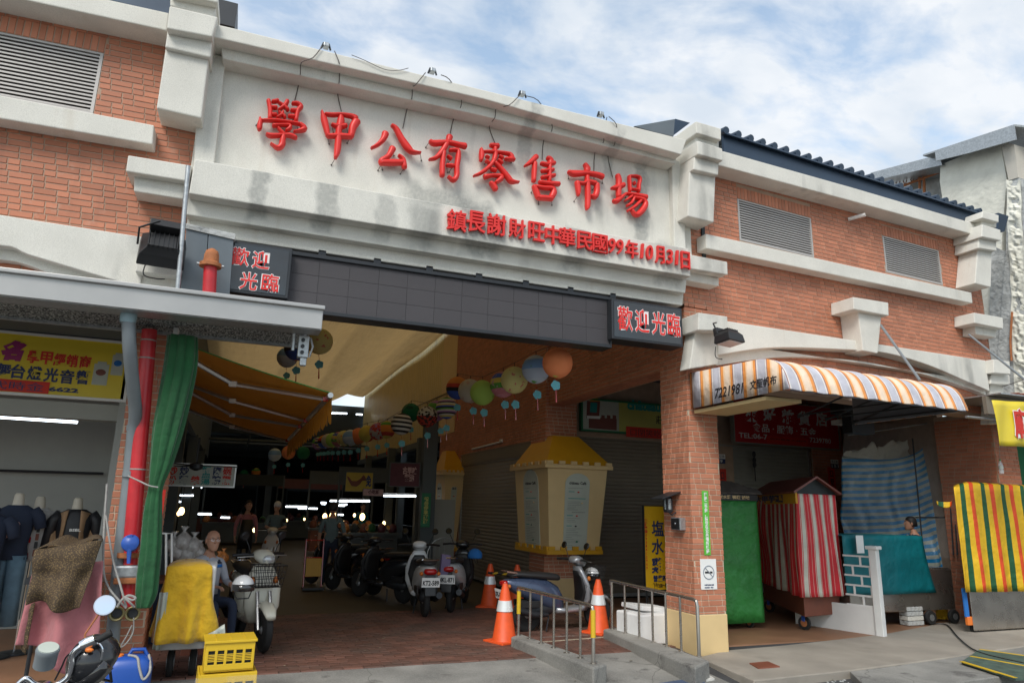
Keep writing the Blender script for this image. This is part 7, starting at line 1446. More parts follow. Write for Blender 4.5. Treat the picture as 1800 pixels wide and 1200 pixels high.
R = Matrix((bd, -sd_, V(0, 0, 1))).transposed(); M().loft([(-.50, 0, .55, .08, .08), (-.35, 0, .60, .12, .12), (-.15, 0, .64, .12, .13), (0, 0, .62, .06, .06)], 'x', 14, 2.3, R=R, o=V(bc.x, bc.y, 0)).obj('fuel_tank', MT['sblack'], mc, smooth=2); M().loft([(-1.1, 0, .60, .08, .03), (-.9, 0, .62, .12, .05), (-.55, 0, .60, .10, .05)], 'x', 12, 2.6, R=R, o=V(bc.x, bc.y, 0)).obj('seat', MT['seat'], mc, smooth=2); M().loft([(-.60, 0, .25, .1, .12), (-.3, 0, .28, .14, .16), (0, 0, .3, .08, .1)], 'x', 12, 3, R=R, o=V(bc.x, bc.y, 0)).obj('engine', MT['dark'], mc, smooth=2)
hc = ma(165, 1160, 4.0); helmet('black half helmet with a smoked visor hanging on the motorcycle handlebar', hc, .112, 'sblack', -.9, True, .9)

# ================================================================== PEOPLE
def person(lab, loc, rot, pose, mats, s=1.0, hair='hair', bald=False, glasses=False, cap=None, extra=None):
    """joints of one body in metres, facing -Y; mats: skin, top, legs, shoes"""
    J = dict(pel=(0, 0, .90), sp=(0, 0, 1.08), ch=(0, 0, 1.27), nk=(0, .01, 1.43), hd=(0, -.01, 1.50))
    for k, sx in (('l', 1), ('r', -1)):
        J.update({'sh'+k: (sx*.175, .01, 1.36), 'el'+k: (sx*.235, .03, 1.10), 'wr'+k: (sx*.24, -.05, .87), 'hp'+k: (sx*.09, 0, .86), 'kn'+k: (sx*.105, -.02, .48), 'an'+k: (sx*.11, .02, .09), 'to'+k: (sx*.125, -.15, .035)})
    yaw = pose.get('yaw', 0); J.update({k: v for k, v in pose.items() if k != 'yaw'}); rad = dict(pel=(.135, .10), sp=(.13, .095), ch=(.145, .10), nk=(.055, .055), hd=(.055, .055))
    for k in 'lr': rad.update({'sh'+k: (.068, .066), 'el'+k: (.044, .044), 'wr'+k: (.030, .028), 'hp'+k: (.09, .09), 'kn'+k: (.060, .060), 'an'+k: (.042, .046), 'to'+k: (.036, .030)})
    E_ = [('pel', 'sp'), ('sp', 'ch'), ('ch', 'nk'), ('nk', 'hd')]
    for k in 'lr': E_ += [('ch', 'sh'+k), ('sh'+k, 'el'+k), ('el'+k, 'wr'+k), ('pel', 'hp'+k), ('hp'+k, 'kn'+k), ('kn'+k, 'an'+k), ('an'+k, 'to'+k)]
    names = list(J); idx = {n: i for i, n in enumerate(names)}
    me = bpy.data.meshes.new('p'); me.from_pydata([V(J[n]) for n in names], [(idx[a], idx[b]) for a, b in E_], []); o = bpy.data.objects.new('p', me); COL.objects.link(o)
    o.modifiers.new('k', 'SKIN'); o.modifiers.new('s', 'SUBSURF').levels = 2
    sv = me.skin_vertices[0].data
    for n in names: sv[idx[n]].radius = rad[n]; sv[idx[n]].use_root = (n == 'pel')
    bpy.context.view_layer.update(); ev = bpy.data.meshes.new_from_object(o.evaluated_get(bpy.context.evaluated_depsgraph_get()))
    vs = [v.co.copy() for v in ev.vertices]; fs = [tuple(p.vertices) for p in ev.polygons]; bpy.data.objects.remove(o); bpy.data.meshes.remove(ev)
    def region(c):
        best = None
        for a, b in E_:
            A, Bq = V(J[a]), V(J[b]); t = max(0, min(1, (c-A).dot(Bq-A)/max(1e-6, (Bq-A).length_squared))); d = (c-(A.lerp(Bq, t))).length
            if best is None or d < best[0]: best = (d, a, b, t)
        _, a, b, t = best
        if b.startswith('to'): return 3
        if b.startswith('kn') or b.startswith('an') or b.startswith('hp'): return 2
        if b == 'hd' or (b == 'nk' and t > .75): return 0
        if b.startswith('wr') and t > (.0 if mats[1] == 'tealc' else .85): return 0
        return 1
    m = M(); m.v = vs; m.f = fs; m.m = [region(sum((vs[i] for i in f), V(0, 0, 0))/len(f)) for f in fs]; m.r = [0]*len(fs)
    hc = V(J['hd'])+V(0, -.025, .10); HR = Matrix.Rotation(yaw, 3, 'Z') if yaw else Matrix.Identity(3)
    rs = []
    for z, hx, hy, cy in ((-.125, .03, .035, -.055), (-.115, .042, .055, -.045), (-.09, .056, .075, -.025), (-.05, .068, .088, -.012), (0, .075, .096, 0), (.05, .075, .095, .005), (.085, .062, .078, .01), (.108, .036, .046, .012), (.116, .012, .015, .012)): rs.append([hc+HR @ V(hx*math.cos(t), cy+hy*math.sin(t), z) for t in [2*math.pi*k/18 for k in range(18)]])
    m.rings(rs, mi=0)
    m.loft([(.025, 0, -.088, .009, .010), (-.01, 0, -.100, .012, .016), (-.028, 0, -.100, .018, .016), (-.036, 0, -.092, .012, .008)], 'z', 8, 2, 0, HR, hc)
    for sx in (-1, 1): m.ball(hc+HR @ V(sx*.076, .01, -.01), (.012, .02, .032), 8, 6, 0)
    # hands: palm and five fingers each
    for k, sx in (('l', 1), ('r', -1)):
        w_ = V(J['wr'+k]); d = (w_-V(J['el'+k])).normalized(); side = d.cross(V(0, 0, 1)); side = side.normalized() if side.length > .1 else V(0, 1, 0); n_ = side.cross(d)
        if abs(d.z) > .7: side = V(0, 1, 0); n_ = V(sx, 0, 0)
        R = Matrix((d, side, n_)).transposed(); m.loft([(-.01, 0, 0, .024, .02), (.03, 0, 0, .036, .016), (.075, 0, 0, .038, .013), (.085, 0, 0, .034, .010)], 'x', 10, 2.6, 0, R, w_)
        for j, (o_, l) in enumerate(((-.030, .060), (-.010, .072), (.010, .075), (.030, .062))): m.tube([w_+R @ V(.075, o_, 0), w_+R @ V(.075+l*.45, o_, -.006), w_+R @ V(.075+l*.75, o_, -.022), w_+R @ V(.075+l*.86, o_, -.038)], [.0085, .008, .0075, .006], 6, mi=0)
        m.tube([w_+R @ V(.02, -.036, 0), w_+R @ V(.05, -.060, -.01), w_+R @ V(.08, -.064, -.022)], [.010, .009, .007], 6, mi=0)
    e = thing('person', lab, 'person', (0, 0, 0)); bd_ = m.obj('body', [MT[x] for x in mats], e, smooth=2)
    if cap: rsn = ((-.02, .082, .104, .004), (.05, .084, .106, .006), (.09, .07, .09, .01), (.122, .03, .04, .012))
    elif bald: rsn = ((-.05, .073, .060, .045), (0, .0815, .076, .033), (.04, .079, .070, .040), (.062, .06, .05, .05))
    else: rsn = ((-.06, .076, .070, .045), (0, .083, .094, .020), (.05, .083, .098, .010), (.095, .065, .08, .012), (.124, .03, .04, .012))
    if bald and 0: pass
    M().rings([[hc+HR @ V(hx*math.cos(t), cy+hy*math.sin(t), z) for t in [2*math.pi*k/16 for k in range(16)]] for z, hx, hy, cy in rsn]).obj('hair' if not cap else 'helmet_shell', MT[cap or hair], e, smooth=2)
    for sx in (-1, 1):
        M().ball(hc+HR @ V(sx*.030, -.083, .012), (.013, .006, .006), 8, 5).obj('eye', MT['wht'], e, smooth=2); M().ball(hc+HR @ V(sx*.030, -.088, .012), (.005, .003, .005), 6, 4).obj('pupil', MT['blk'], e)
        M().tube([hc+HR @ V(sx*.014, -.090, .032), hc+HR @ V(sx*.046, -.080, .034)], .0035, 5).obj('eyebrow', MT[hair], e)
        if glasses: M().tube([hc+HR @ V(sx*.033+.022*math.cos(t*math.pi/8), -.098, .010+.016*math.sin(t*math.pi/8)) for t in range(16)], .0018, 5, closed=True, cap=False).obj('glasses_rim', MT['chrome'], e); M().tube([hc+HR @ V(sx*.055, -.096, .012), hc+HR @ V(sx*.078, 0, .010)], .0018, 4).obj('glasses_arm', MT['chrome'], e)
    M().box(hc+HR @ V(0, -.087, -.062), (.042, .006, .007), HR).obj('mouth', MT['lips'], e)
    if extra: extra(e)
    e.location = V(loc); e.rotation_euler = (0, 0, math.radians(rot)); e.scale = (s, s, s); return e
MT['lips'] = mat('lips', (.28, .09, .07), .5, var=0)
def old_extra(e):
    M().loft([(1.02-.06-.36, 0, 0, .165, .125), (.78, 0, 0, .165, .13), (.92, 0, 0, .185, .13), (1.02, 0, 0, .165, .10), (1.06, 0, .01, .08, .07)], 'z', 24, 2.6).obj('jacket', MT['shirtg'], e, smooth=2)
    M().loft([(.915, 0, 0, .190, .137), (.95, 0, 0, .184, .132)], 'z', 24, 2.6).obj('blue_stripe', MT['bluec'], e, smooth=2); M().loft([(.96, 0, 0, .186, .130), (1.005, 0, 0, .172, .108)], 'z', 24, 2.6).obj('navy_yoke', MT['navyc'], e, smooth=2)
dz = -.36
sit = dict(pel=(0, 0, .50), sp=(0, -.02, .68), ch=(0, -.03, .90), nk=(0, -.02, 1.07), hd=(0, -.04, 1.14), shl=(.175, -.02, .99), shr=(-.175, -.02, .99), ell=(.23, -.10, .74), elr=(-.23, -.10, .74), wrl=(.14, -.32, .72), wrr=(-.12, -.32, .72), hpl=(.09, 0, .50), hpr=(-.09, 0, .50), knl=(.13, -.40, .52), knr=(-.13, -.40, .52), anl=(.13, -.42, .12), anr=(-.13, -.42, .12), tol=(.13, -.57, .06), tor=(-.13, -.57, .06), yaw=-.35)
hm = at(372, 950, Y=9.0); person('elderly seated man in a grey and navy jacket with glasses behind the yellow cart', (hm.x-.02, 9.0, hm.z-1.23*.92), 38, sit, ['skin', 'shirtg', 'navyc', 'black'], s=.92, hair='hairg', bald=True, glasses=True, extra=old_extra)
st_ = M().box((hm.x, 9.05, .2), (.36, .36, .40)).obj('stool', MT['wood'], bevel=.01); tag(st_, 'low dark stool under the seated old man', 'stool')
walk = dict(knl=(.10, -.14, .50), anl=(.10, -.16, .11), tol=(.11, -.32, .05), knr=(-.10, .08, .48), anr=(-.10, .28, .14), tor=(-.11, .16, .05), elr=(-.26, .06, 1.10), wrr=(-.33, .0, .90))
w0 = G0(575, 1033); person('person walking away in a grey green shirt and dark trousers pulling a trolley', (w0.x, w0.y, 0), 172, walk, ['skin', 'tealc', 'navyc', 'black'], s=.98)
w1 = G0(425, 1012); person('woman in a pink top and dark apron standing in the dim market', (w1.x-.02, w1.y, 0), 10, {}, ['skin', 'pink', 'black', 'black'], s=.98, extra=lambda e: M().loft([(.62, 0, -.03, .17, .13), (.9, 0, -.03, .16, .125), (1.28, 0, -.04, .12, .11)], 'z', 18, 2.6).obj('apron', MT['black'], e, smooth=2))
q = G0(478, 1010); person('rider with a helmet sitting on the pale scooter in the market', (q.x+.02, q.y+.75, .32), -5, sit, ['skin', 'tealc', 'navyc', 'black'], s=1.0, cap='swhite')
person('stall keeper in a teal top behind the far counter', (4.4, 25.5, 0), 10, {}, ['skin', 'teal', 'navyc', 'black'], s=.98)
w2 = at(1604, 919, Y=9.12); person('man with short dark hair looking away behind the teal tarpaulin', (w2.x, 9.12, w2.z-1.60*.94), -130, {}, ['skin', 'navyc', 'navyc', 'black'], s=.94)
# folding notice and trolley near the walker
bp_ = G0(548, 1036); e = thing('trolley', 'red framed trolley with a yellow board beside the walking person', 'trolley', (bp_.x, bp_.y, 0)); 
for dx in (-.17, .17): M().tube([bp_+V(dx, 0, .04), bp_+V(dx, .12, .95)], .015, 6).obj('frame_bar', MT['lred'], e)
for z in (.25, .6, .93): M().tube([bp_+V(-.17, z*.12, z), bp_+V(.17, z*.12, z)], .012, 6).obj('cross_bar', MT['lred'], e)
M().box(bp_+V(0, -.0, .42), (.30, .02, .34), Matrix.Rotation(-.12, 3, 'X')).obj('yellow_board', MT['gold'], e); M().b2(bp_+V(-.2, -.25, .02), bp_+V(.2, .05, .06)).obj('platform', MT['dark'], e)

# ================================================================== THE MARKET HALL BEHIND
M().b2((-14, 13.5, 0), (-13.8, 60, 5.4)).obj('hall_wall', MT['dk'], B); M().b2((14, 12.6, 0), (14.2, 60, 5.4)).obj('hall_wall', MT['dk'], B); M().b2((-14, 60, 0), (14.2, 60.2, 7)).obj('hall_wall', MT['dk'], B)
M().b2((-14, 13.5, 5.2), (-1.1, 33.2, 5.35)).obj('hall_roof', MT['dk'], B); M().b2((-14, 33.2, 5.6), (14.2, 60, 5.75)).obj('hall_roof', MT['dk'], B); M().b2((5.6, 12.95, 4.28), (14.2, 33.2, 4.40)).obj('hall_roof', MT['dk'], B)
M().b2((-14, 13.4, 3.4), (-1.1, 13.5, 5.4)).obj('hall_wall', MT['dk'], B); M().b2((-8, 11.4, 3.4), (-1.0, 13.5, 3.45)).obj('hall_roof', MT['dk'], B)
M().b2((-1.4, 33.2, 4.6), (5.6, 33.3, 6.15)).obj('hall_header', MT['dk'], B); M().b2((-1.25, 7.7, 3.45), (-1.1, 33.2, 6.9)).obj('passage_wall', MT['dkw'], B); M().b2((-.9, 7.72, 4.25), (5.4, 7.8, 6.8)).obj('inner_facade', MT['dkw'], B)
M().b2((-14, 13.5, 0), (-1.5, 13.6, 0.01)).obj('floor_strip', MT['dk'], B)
# tan tarpaulin roof over the passage
def roofz(X, Y_): f = (5.32-X)/6.4; return 6.80-.10*f*6.4*.9 - .26*abs(math.sin(X*1.75+.9+.015*Y_+.25*noise.noise(V(X*.4, Y_*.12, 7))))+.06*noise.noise(V(X*1.3, Y_*.25, 3))-(.25*max(0, (Y_-29)/4)**2)*math.sin(min(1, max(0, f))*math.pi)
m = M(); m.sheet(lambda a, b: V(-1.1+6.42*a, 7.85+25.0*b, roofz(-1.1+6.42*a, 7.85+25*b)), 70, 110); tag(m.obj('tarpaulin_roof', MT['tarp'], None, smooth=2), 'tan translucent tarpaulin stretched as a roof over the market passage', 'tarpaulin')
rr = thing('roof_rail', 'grey steel rail with a light strip along the right edge of the tarpaulin roof', 'rail', (5.3, 20, 6.7)); M().b2((5.26, 9, 6.86), (5.40, 33, 6.95)).obj('rail_bar', MT['dkw'], rr); M().b2((5.22, 9, 6.72), (5.28, 33, 6.78)).obj('rail_lip', MT['galv'], rr)
for i in range(7): M().b2((5.28, 18+i*2.2, 6.66), (5.36, 18.1+i*2.2, 6.95)).obj('rail_clip', MT['dark'], rr)
# cream corrugated panel
m = M(); n = 240; P0 = [(19.4+13.6*i/n, (.018 if i % 4 in (1, 2) else 0)) for i in range(n+1)]
m.add([XW.pt(y, z, o-.01) for y, o in P0 for z in (3.60, 6.83)], [(2*i, 2*i+1, 2*i+3, 2*i+2) for i in range(n)]); tag(m.obj('corrugated_panel', MT['creamp'], solid=.004), 'cream corrugated metal panel high on the right side of the passage', 'panel')
M().fb(XW, 18.0, 3.6, 19.4, 6.83, .012, 0).obj('flat_panel', MT['cream'], B)
M().tube([V(5.38, 18, 4.75), V(5.38, 33, 5.0)], .012, 5).obj('panel_cable', MT['black'], B)
for y in (20.2, 24.5, 29): M().b2((5.0, y, 0), (5.25, y+.25, 3.6)).obj('steel_column', MT['dkw'], B)
M().b2((5.30, 19.4, 3.42), (5.5, 33, 3.6)).obj('steel_beam', MT['dkw'], B)
for y in (16.5, 22, 28): M().b2((-1.3, y, 0), (-1.05, y+.25, 3.5)).obj('steel_column', MT['dkw'], B)
# lit and unlit lamps of the hall
TUB = [(300, 870, 340, 22), (303, 881, 318, 22), (291, 897, 304, 30), (348, 903, 372, 26), (388, 909, 404, 24), (421, 907, 439, 26), (502, 890, 540, 26), (524, 893, 558, 28), (565, 885, 572, 30), (580, 880, 612, 24), (586, 888, 606, 22), (598, 880, 650, 20), (587, 886, 610, 30), (590, 904, 604, 34), (674, 871, 731, 17), (583, 726, 610, 31), (626, 728, 637, 31), (334, 856, 355, 30), (564, 883, 574, 34), (676, 894, 682, 28)]
for i, (x0, y0, x1, Yd) in enumerate(TUB):
    a, b = at(x0, y0, Y=Yd), at(x1, y0+.6, Y=Yd); e = thing('tube_light', f'lit fluorescent tube in the market hall, number {i+1} from the left' if 0 else 'lit fluorescent tube hanging far back in the dark market hall', 'lamp', (a+b)/2, 'lit tubes in the market hall'); M().tube([a, b], .022*max(1, Yd/22), 6).obj('tube', MT['tube'], e)
    M().b2(a+V(0, 0, .03), b+V(0, .06, .06)).obj('fitting', MT['white'], e)
    if i in (1, 14): pass
BUL = [(319, 898, 20, .10), (314, 902, 20, .06), (423, 908, 26, .05), (447, 912, 28, .04), (504, 914, 26, .05), (535, 912, 28, .05), (571, 907, 22, .09), (585, 907, 22, .14), (596, 919, 26, .05), (603, 919, 26, .09), (623, 905, 24, .06), (637, 908, 22, .11), (675, 919, 24, .07), (430, 923, 24, .03), (447, 931, 20, .06)]
for x, y, Yd, r in BUL:
    c = at(x, y, Y=Yd); e = thing('hanging_bulb', 'glowing warm bulb hanging in the dark market hall', 'lamp', c, 'warm bulbs in the market hall'); M().ball(c, (r*.7, r*.7, r), 10, 6).obj('bulb', MT['bulb'], e, smooth=2); M().tube([c+V(0, 0, r), c+V(0, 0, r+.5)], .008, 4).obj('cord', MT['black'], e)
for i, y in enumerate((30, 33)):
    M().tube([V(-1.05, y, 4.05+.1*(i % 2)), V(5.2, y, 4.05+.1*(i % 2))], .05, 6).obj('cross_beam', MT['dkw'], B)
for i, y in enumerate((36, 40, 44, 48, 52)): M().b2((-13, y, 4.7), (13, y+.2, 5.0)).obj('roof_beam', MT['dkw'], B)
for x in (-9, -5, 1.5, 8): M().b2((x, 36, 0), (x+.3, 36.3, 5.6)).obj('steel_column', MT['dkw'], B)
for x in (.4, 2.2, 3.8): M().tube([V(x, 26, 3.9), V(x, 33, 3.9)], .035, 5).obj('cable_tray', MT['dkw'], B)
# signs inside
F_ = vframe((0, 12.0, 0), 0); a = F_.px(288, 812); b = F_.px(412, 857)
e, u0, v0, u1, v1 = board('food_sign', 'white food stall sign with red and blue dish names under the orange awning', 'sign', F_, 0, 0, 0, 0, 0, -.05, 'alu', 'silv', rect=(a[0], b[1], b[0], a[1]), fr=.02)
for s_, x, mt_ in (('炒\n粉', 303, 'redpr'), ('炒\n麵', 323, 'navy'), ('羹', 343, 'redpr'), ('豬\n血\n湯', 362, 'tealp'), ('肉\n粽', 381, 'navy'), ('碗\n粿', 399, 'redpr')): tx(e, F_, s_, x, 835 if s_ != '羹' else 844, .066, .145 if s_ != '羹' else .07, .001, mt_, bold=.03)
F_ = vframe((0, 19.0, 0), -8); a = F_.px(608, 828); b = F_.px(655, 865)
MT['ysg'] = mat('yellow_chicken_sign', (.50, .36, .02), .5, var=.1)
e, u0, v0, u1, v1 = board('stall_sign', 'yellow stall sign with a painted brown hen deep in the passage', 'sign', F_, 0, 0, 0, 0, 0, -.05, 'dkw', 'ysg', rect=(a[0], b[1], b[0], a[1]), fr=.02)
u, v = F_.px(626, 845); m = M(); pts = [(-.28, .14), (-.20, -.02), (-.12, -.14), (.02, -.16), (.12, -.08), (.18, .03), (.26, .10), (.29, .02), (.24, .14), (.20, .18), (.13, .08), (.02, .0), (-.12, .0), (-.2, .1)]; m.prism([F_.pt(u+x*.9, v+y*.9, .012) for x, y in pts], -F_.n*.01); m.obj('hen_picture', MT['wood'], e); tx(e, F_, '免', 648, 845, .07, .15, .006, 'navy', bold=.04)
F_ = vframe((0, 17.5, 0), -28); a = F_.px(686, 812); b = F_.px(738, 852)
MT['plum'] = mat('plum_sign', (.10, .025, .04), .5, var=.2, vs=8); e, u0, v0, u1, v1 = board('stall_sign', 'dark plum stall sign with pink lettering hanging in the passage', 'sign', F_, 0, 0, 0, 0, 0, -.05, 'dkw', 'plum', rect=(a[0], b[1]-.05, b[0], a[1]), fr=.02)
m = M(); text(m, F_, '古早味\n甜點', u0+.3, v0+.12, u1-.08, v1-.1, .003, .003, bold=.05); m.obj('lettering', MT['pinkp'], e)
F_ = vframe((0, 16.5, 0), 0); a = F_.px(638, 858); b = F_.px(674, 872); e, u0, v0, u1, v1 = board('stall_sign', 'small pinkish stall sign below the hen sign', 'sign', F_, 0, 0, 0, 0, 0, -.03, 'dkw', 'pinkp', rect=(a[0], b[1], b[0], a[1]), fr=.01); tx(e, F_, '小吃部', 657, 864, .13, .05, .001, 'plum', bold=.04)
F_ = vframe((0, 15.2, 0), 0); a = F_.px(742, 866); b = F_.px(755, 926); e, u0, v0, u1, v1 = board('vertical_sign', 'narrow green vertical notice on the steel column in the passage', 'sign', F_, 0, 0, 0, 0, 0, -.02, 'grn', 'grn', rect=(a[0], b[1], b[0], a[1]), fr=.005); m = M(); text(m, F_, '請\n勿\n停\n車\n謝\n謝', u0+.05, v0+.08, u1-.05, v1-.08, .003, .002, bold=.05); m.obj('lettering', MT['lime'], e)
o = M().b2((at(746, 900, Y=15.4).x-.1, 15.3, 0), (at(762, 900, Y=15.4).x, 15.5, 3.6)).obj('steel_column', MT['dkw'], B)
e = thing('side_door', 'pale sliding door with pattern at the end of the side shutter', 'door', (4.9, 16.4, 0)); a = at(764, 877, Y=16.3); b = at(797, 960, Y=16.3); M().b2((a.x, 16.3, 0), (b.x, 16.34, a.z)).obj('door_panel', MT['wallg'], e); M().b2((a.x-.04, 16.28, 0), (a.x, 16.36, a.z+.05)).obj('door_frame', MT['white'], e)
e = thing('wrought_grille', 'round topped ornamental iron grille leaning by the side door', 'grille', (at(780, 980, Y=14.5).x, 14.5, 0)); c = at(780, 985, Y=14.5); R_ = .36
M().tube([V(c.x+R_*math.cos(t*math.pi/12), 14.5, c.z+.1+R_*math.sin(t*math.pi/12)) for t in range(13)], .012, 5).obj('arch_bar', MT['galv'], e)
for k in range(-3, 4): x = k*.1; M().tube([V(c.x+x, 14.5, .05), V(c.x+x, 14.5, c.z+.1+math.sqrt(max(0, R_*R_-x*x)))], .008, 4).obj('grille_bar', MT['galv'], e)
# stalls and counters in the dim hall, plastic bags of goods beside the old man
random.seed(21)
for i, (x, y, w_, d, mt_) in enumerate(((3.9, 21, 1.8, .8, 'dkw'), (3.6, 24.5, 2.2, .9, 'wood'), (-2.5, 20, 2.4, .9, 'dkw'), (-3.2, 24, 2.6, 1, 'wood'), (.5, 30, 3, 1, 'dkw'), (3.5, 34, 3, 1, 'dkw'), (-4, 33, 3, 1, 'dkw'), (-.2, 40, 3, 1, 'wood'), (4.5, 42, 3, 1, 'dkw'))):
    e = thing('market_stall', ['low', 'grey', 'broad', 'brown', 'narrow', 'plain', 'wide', 'wooden', 'far'][i]+' market stall counter with goods ' + ['beside the right passage wall', 'behind the right front counter', 'left of the passage', 'left behind the grey counter', 'at the middle of the hall', 'right in the deep hall', 'left in the deep hall', 'near the hall centre line', 'in the farthest right corner'][i], 'stall', (x, y, 0), 'market stalls in the hall')
    M().b2((x-w_/2, y, .78), (x+w_/2, y+d, .84)).obj('counter_top', MT['dkw'], e); M().b2((x-w_/2+.08, y+.08, .1), (x+w_/2-.08, y+d-.08, .78)).obj('counter_body', MT[mt_], e)
    for k in range(6): c = V(x-w_/2+.2+k*(w_-.4)/5, y+random.uniform(.2, d-.2), .84); M().rings([[c+V(r*math.cos(t), r*math.sin(t), z) for t in [2*math.pi*j/8 for j in range(8)]] for r, z in ((.10, 0), (.13, .08), (.11, .2), (.03, .26))]).obj('goods_heap', MT[random.choice(['wood', 'wood', 'dk', 'greenc', 'plum', 'snack'])], e, smooth=2)
    M().b2((x-w_/2, y+d-.05, 2.3), (x+w_/2, y+d, 2.75)).obj('stall_board', MT[random.choice(['brn', 'dkw', 'plum', 'dkw', 'dk'])], e)
    for sx in (-1, 1): M().b2((x+sx*w_/2-.03, y+d-.06, .8), (x+sx*w_/2+.03, y+d, 2.75)).obj('stall_post', MT['dkw'], e)
gt_ = thing('goods_table', 'table of clear bags and snacks behind the yellow cart', 'table', (-.55, 9.9, 0)); M().b2((-.95, 9.6, .68), (.05, 10.3, .72)).obj('table_top', MT['wood'], gt_); M().b2((-.9, 9.65, 0), (0, 10.25, .68)).obj('table_skirt', MT['navyc'], gt_)
for i, (x, y, r) in enumerate([(305, 955, .10), (322, 950, .12), (340, 958, .11), (312, 968, .10), (330, 972, .12), (350, 968, .09), (384, 985, .08), (392, 978, .07)]):
    c = at(x, y, Y=9.8); e = thing('snack_bag', ['leftmost knotted clear bag on the goods table', 'tall knotted clear bag second from the left on the goods table', 'knotted clear bag behind the tall one on the goods table', 'low clear bag in the front left of the goods table', 'full clear bag in the front middle of the goods table', 'clear bag nearest to the old man on the goods table', 'front bag of orange snacks beside the old man', 'rear bag of orange snacks beside the old man'][i], 'bag', c-V(0, 0, r), 'snack bags on the goods table'); M().rings([[c+V(rr*math.cos(t)*(1+.12*math.sin(5*t+i)), rr*math.sin(t), z) for t in [2*math.pi*j/12 for j in range(12)]] for rr, z in ((r*.5, -r), (r, -r*.5), (r*.9, r*.2), (r*.3, r*.8), (r*.12, r), (r*.45, r*1.45))]).obj('bag_body', MT['bag' if i < 6 else 'snack'], e, smooth=2)
e = thing('display_stand', 'white metal stand frame beside the green curtain', 'frame', at(292, 1000, Y=8.8)); M().tube([at(283, 937, Y=8.8), at(302, 937, Y=8.8), at(302, 1010, Y=8.8)], .012, 6).obj('frame_bar', MT['white'], e); M().tube([at(292, 937, Y=8.8), at(292, 1010, Y=8.8)], .012, 6).obj('frame_bar', MT['white'], e)
e = thing('ceiling_fan', 'dark ceiling fan hanging under the orange awning', 'fan', at(345, 830, Y=11)); c = at(345, 818, Y=11); M().tube([c, c+V(0, 0, .4)], .015, 6).obj('fan_rod', MT['dark'], e); M().lathe([(.02, .04), (.09, .02), (.09, -.04), (.02, -.07)], c, n=14).obj('fan_motor', MT['dark'], e)
for k in range(3): t = k*2.09; M().box(c+V(math.cos(t)*.32, math.sin(t)*.32, 0), (.46, .10, .01), Matrix.Rotation(t, 3, 'Z')).obj('blade', MT['dark'], e)

# ================================================================== PAPER LANTERNS
def lmat(name, cols, axis='z', k=1.0, dots=None):
    cols = cols*2 if len(cols) == 1 else cols
    def fn(t, N, L, geo, cur, p):
        s_ = N('ShaderNodeSeparateXYZ'); L(geo.outputs['Object'], s_.inputs[0]); d = N('ShaderNodeMath', operation='MULTIPLY_ADD'); L(s_.outputs['xyz'.index(axis)], d.inputs[0]); d.inputs[1].default_value = k/.4; d.inputs[2].default_value = .5 if axis != 'z' else 0
        f = N('ShaderNodeMath', operation='FRACT'); L(d.outputs[0], f.inputs[0]); r = N('ShaderNodeValToRGB'); r.color_ramp.interpolation = 'CONSTANT'
        while len(r.color_ramp.elements) < len(cols): r.color_ramp.elements.new(.5)
        for i, e_ in enumerate(r.color_ramp.elements): e_.position = i/len(cols)
        for i, e_ in enumerate(r.color_ramp.elements): e_.color = (*cols[i], 1)
        L(f.outputs[0], r.inputs[0]); c = r.outputs[0]
        if dots: c = f_mix(N, L, f_ramp(N, L, f_noise(N, L, geo.outputs['Object'], dots[0], 2), dots[1], dots[1]+.03), c, dots[2])
        w_ = N('ShaderNodeTexWave', wave_type='BANDS', bands_direction='Z'); w_.inputs['Scale'].default_value = 22; L(geo.outputs['Object'], w_.inputs['Vector']); b = N('ShaderNodeBump'); b.inputs['Strength'].default_value = .5; b.inputs['Distance'].default_value = .01; L(w_.outputs[0], b.inputs['Height']); L(b.outputs[0], p.inputs['Normal'])
        return c
    return mat(name, (1, 1, 1), .8, var=0, fn=fn)
Rr, Oo, Yy, Gg, Bb, Pp, Ww, Kk, Cc = (.50, .05, .03), (.66, .24, .04), (.62, .52, .10), (.10, .34, .06), (.05, .12, .50), (.35, .18, .38), (.60, .58, .52), (.02, .02, .02), (.25, .42, .62)
LM = [lmat('orange_paper', [(.85, .26, .10)], dots=(9, .66, Yy)), lmat('pale_blue_paper', [(.45, .55, .70), (.50, .60, .72), (.20, .38, .68)][::-1], dots=(9, .64, Gg)), lmat('yellow_paper', [(.66, .62, .26)], dots=(14, .64, (.6, .2, .15))), lmat('pink_check_paper', [Yy, Bb, (.55, .22, .26), (.50, .18, .22), Gg], dots=(16, .6, (.5, .3, .4))),
      lmat('lime_paper', [(.38, .62, .12)]), lmat('pale_paper', [(.52, .50, .42)], dots=(10, .62, (.5, .35, .3))), lmat('rainbow_band_paper', [Rr, Oo, Oo, Bb, Bb, Kk]), lmat('stripe_paper', [Bb, Yy, Ww, Kk, Pp, Ww, Gg, Kk], k=2), lmat('purple_green_paper', [Gg, Pp, Pp]), lmat('pattern_paper', [(.5, .5, .45), Rr], dots=(20, .5, Kk)),
      lmat('dark_green_paper', [(.0, .14, .06)], dots=(8, .6, (.0, .05, .03))), lmat('black_white_paper', [Kk, Ww], k=5), lmat('warm_band_paper', [Oo, Gg, Yy, Rr, Oo], k=1), lmat('grey_pink_paper', [Pp, (.4, .38, .36)], dots=(10, .5, Rr)), lmat('yellow_red_paper', [Yy, Yy, Rr, Yy], axis='x')]
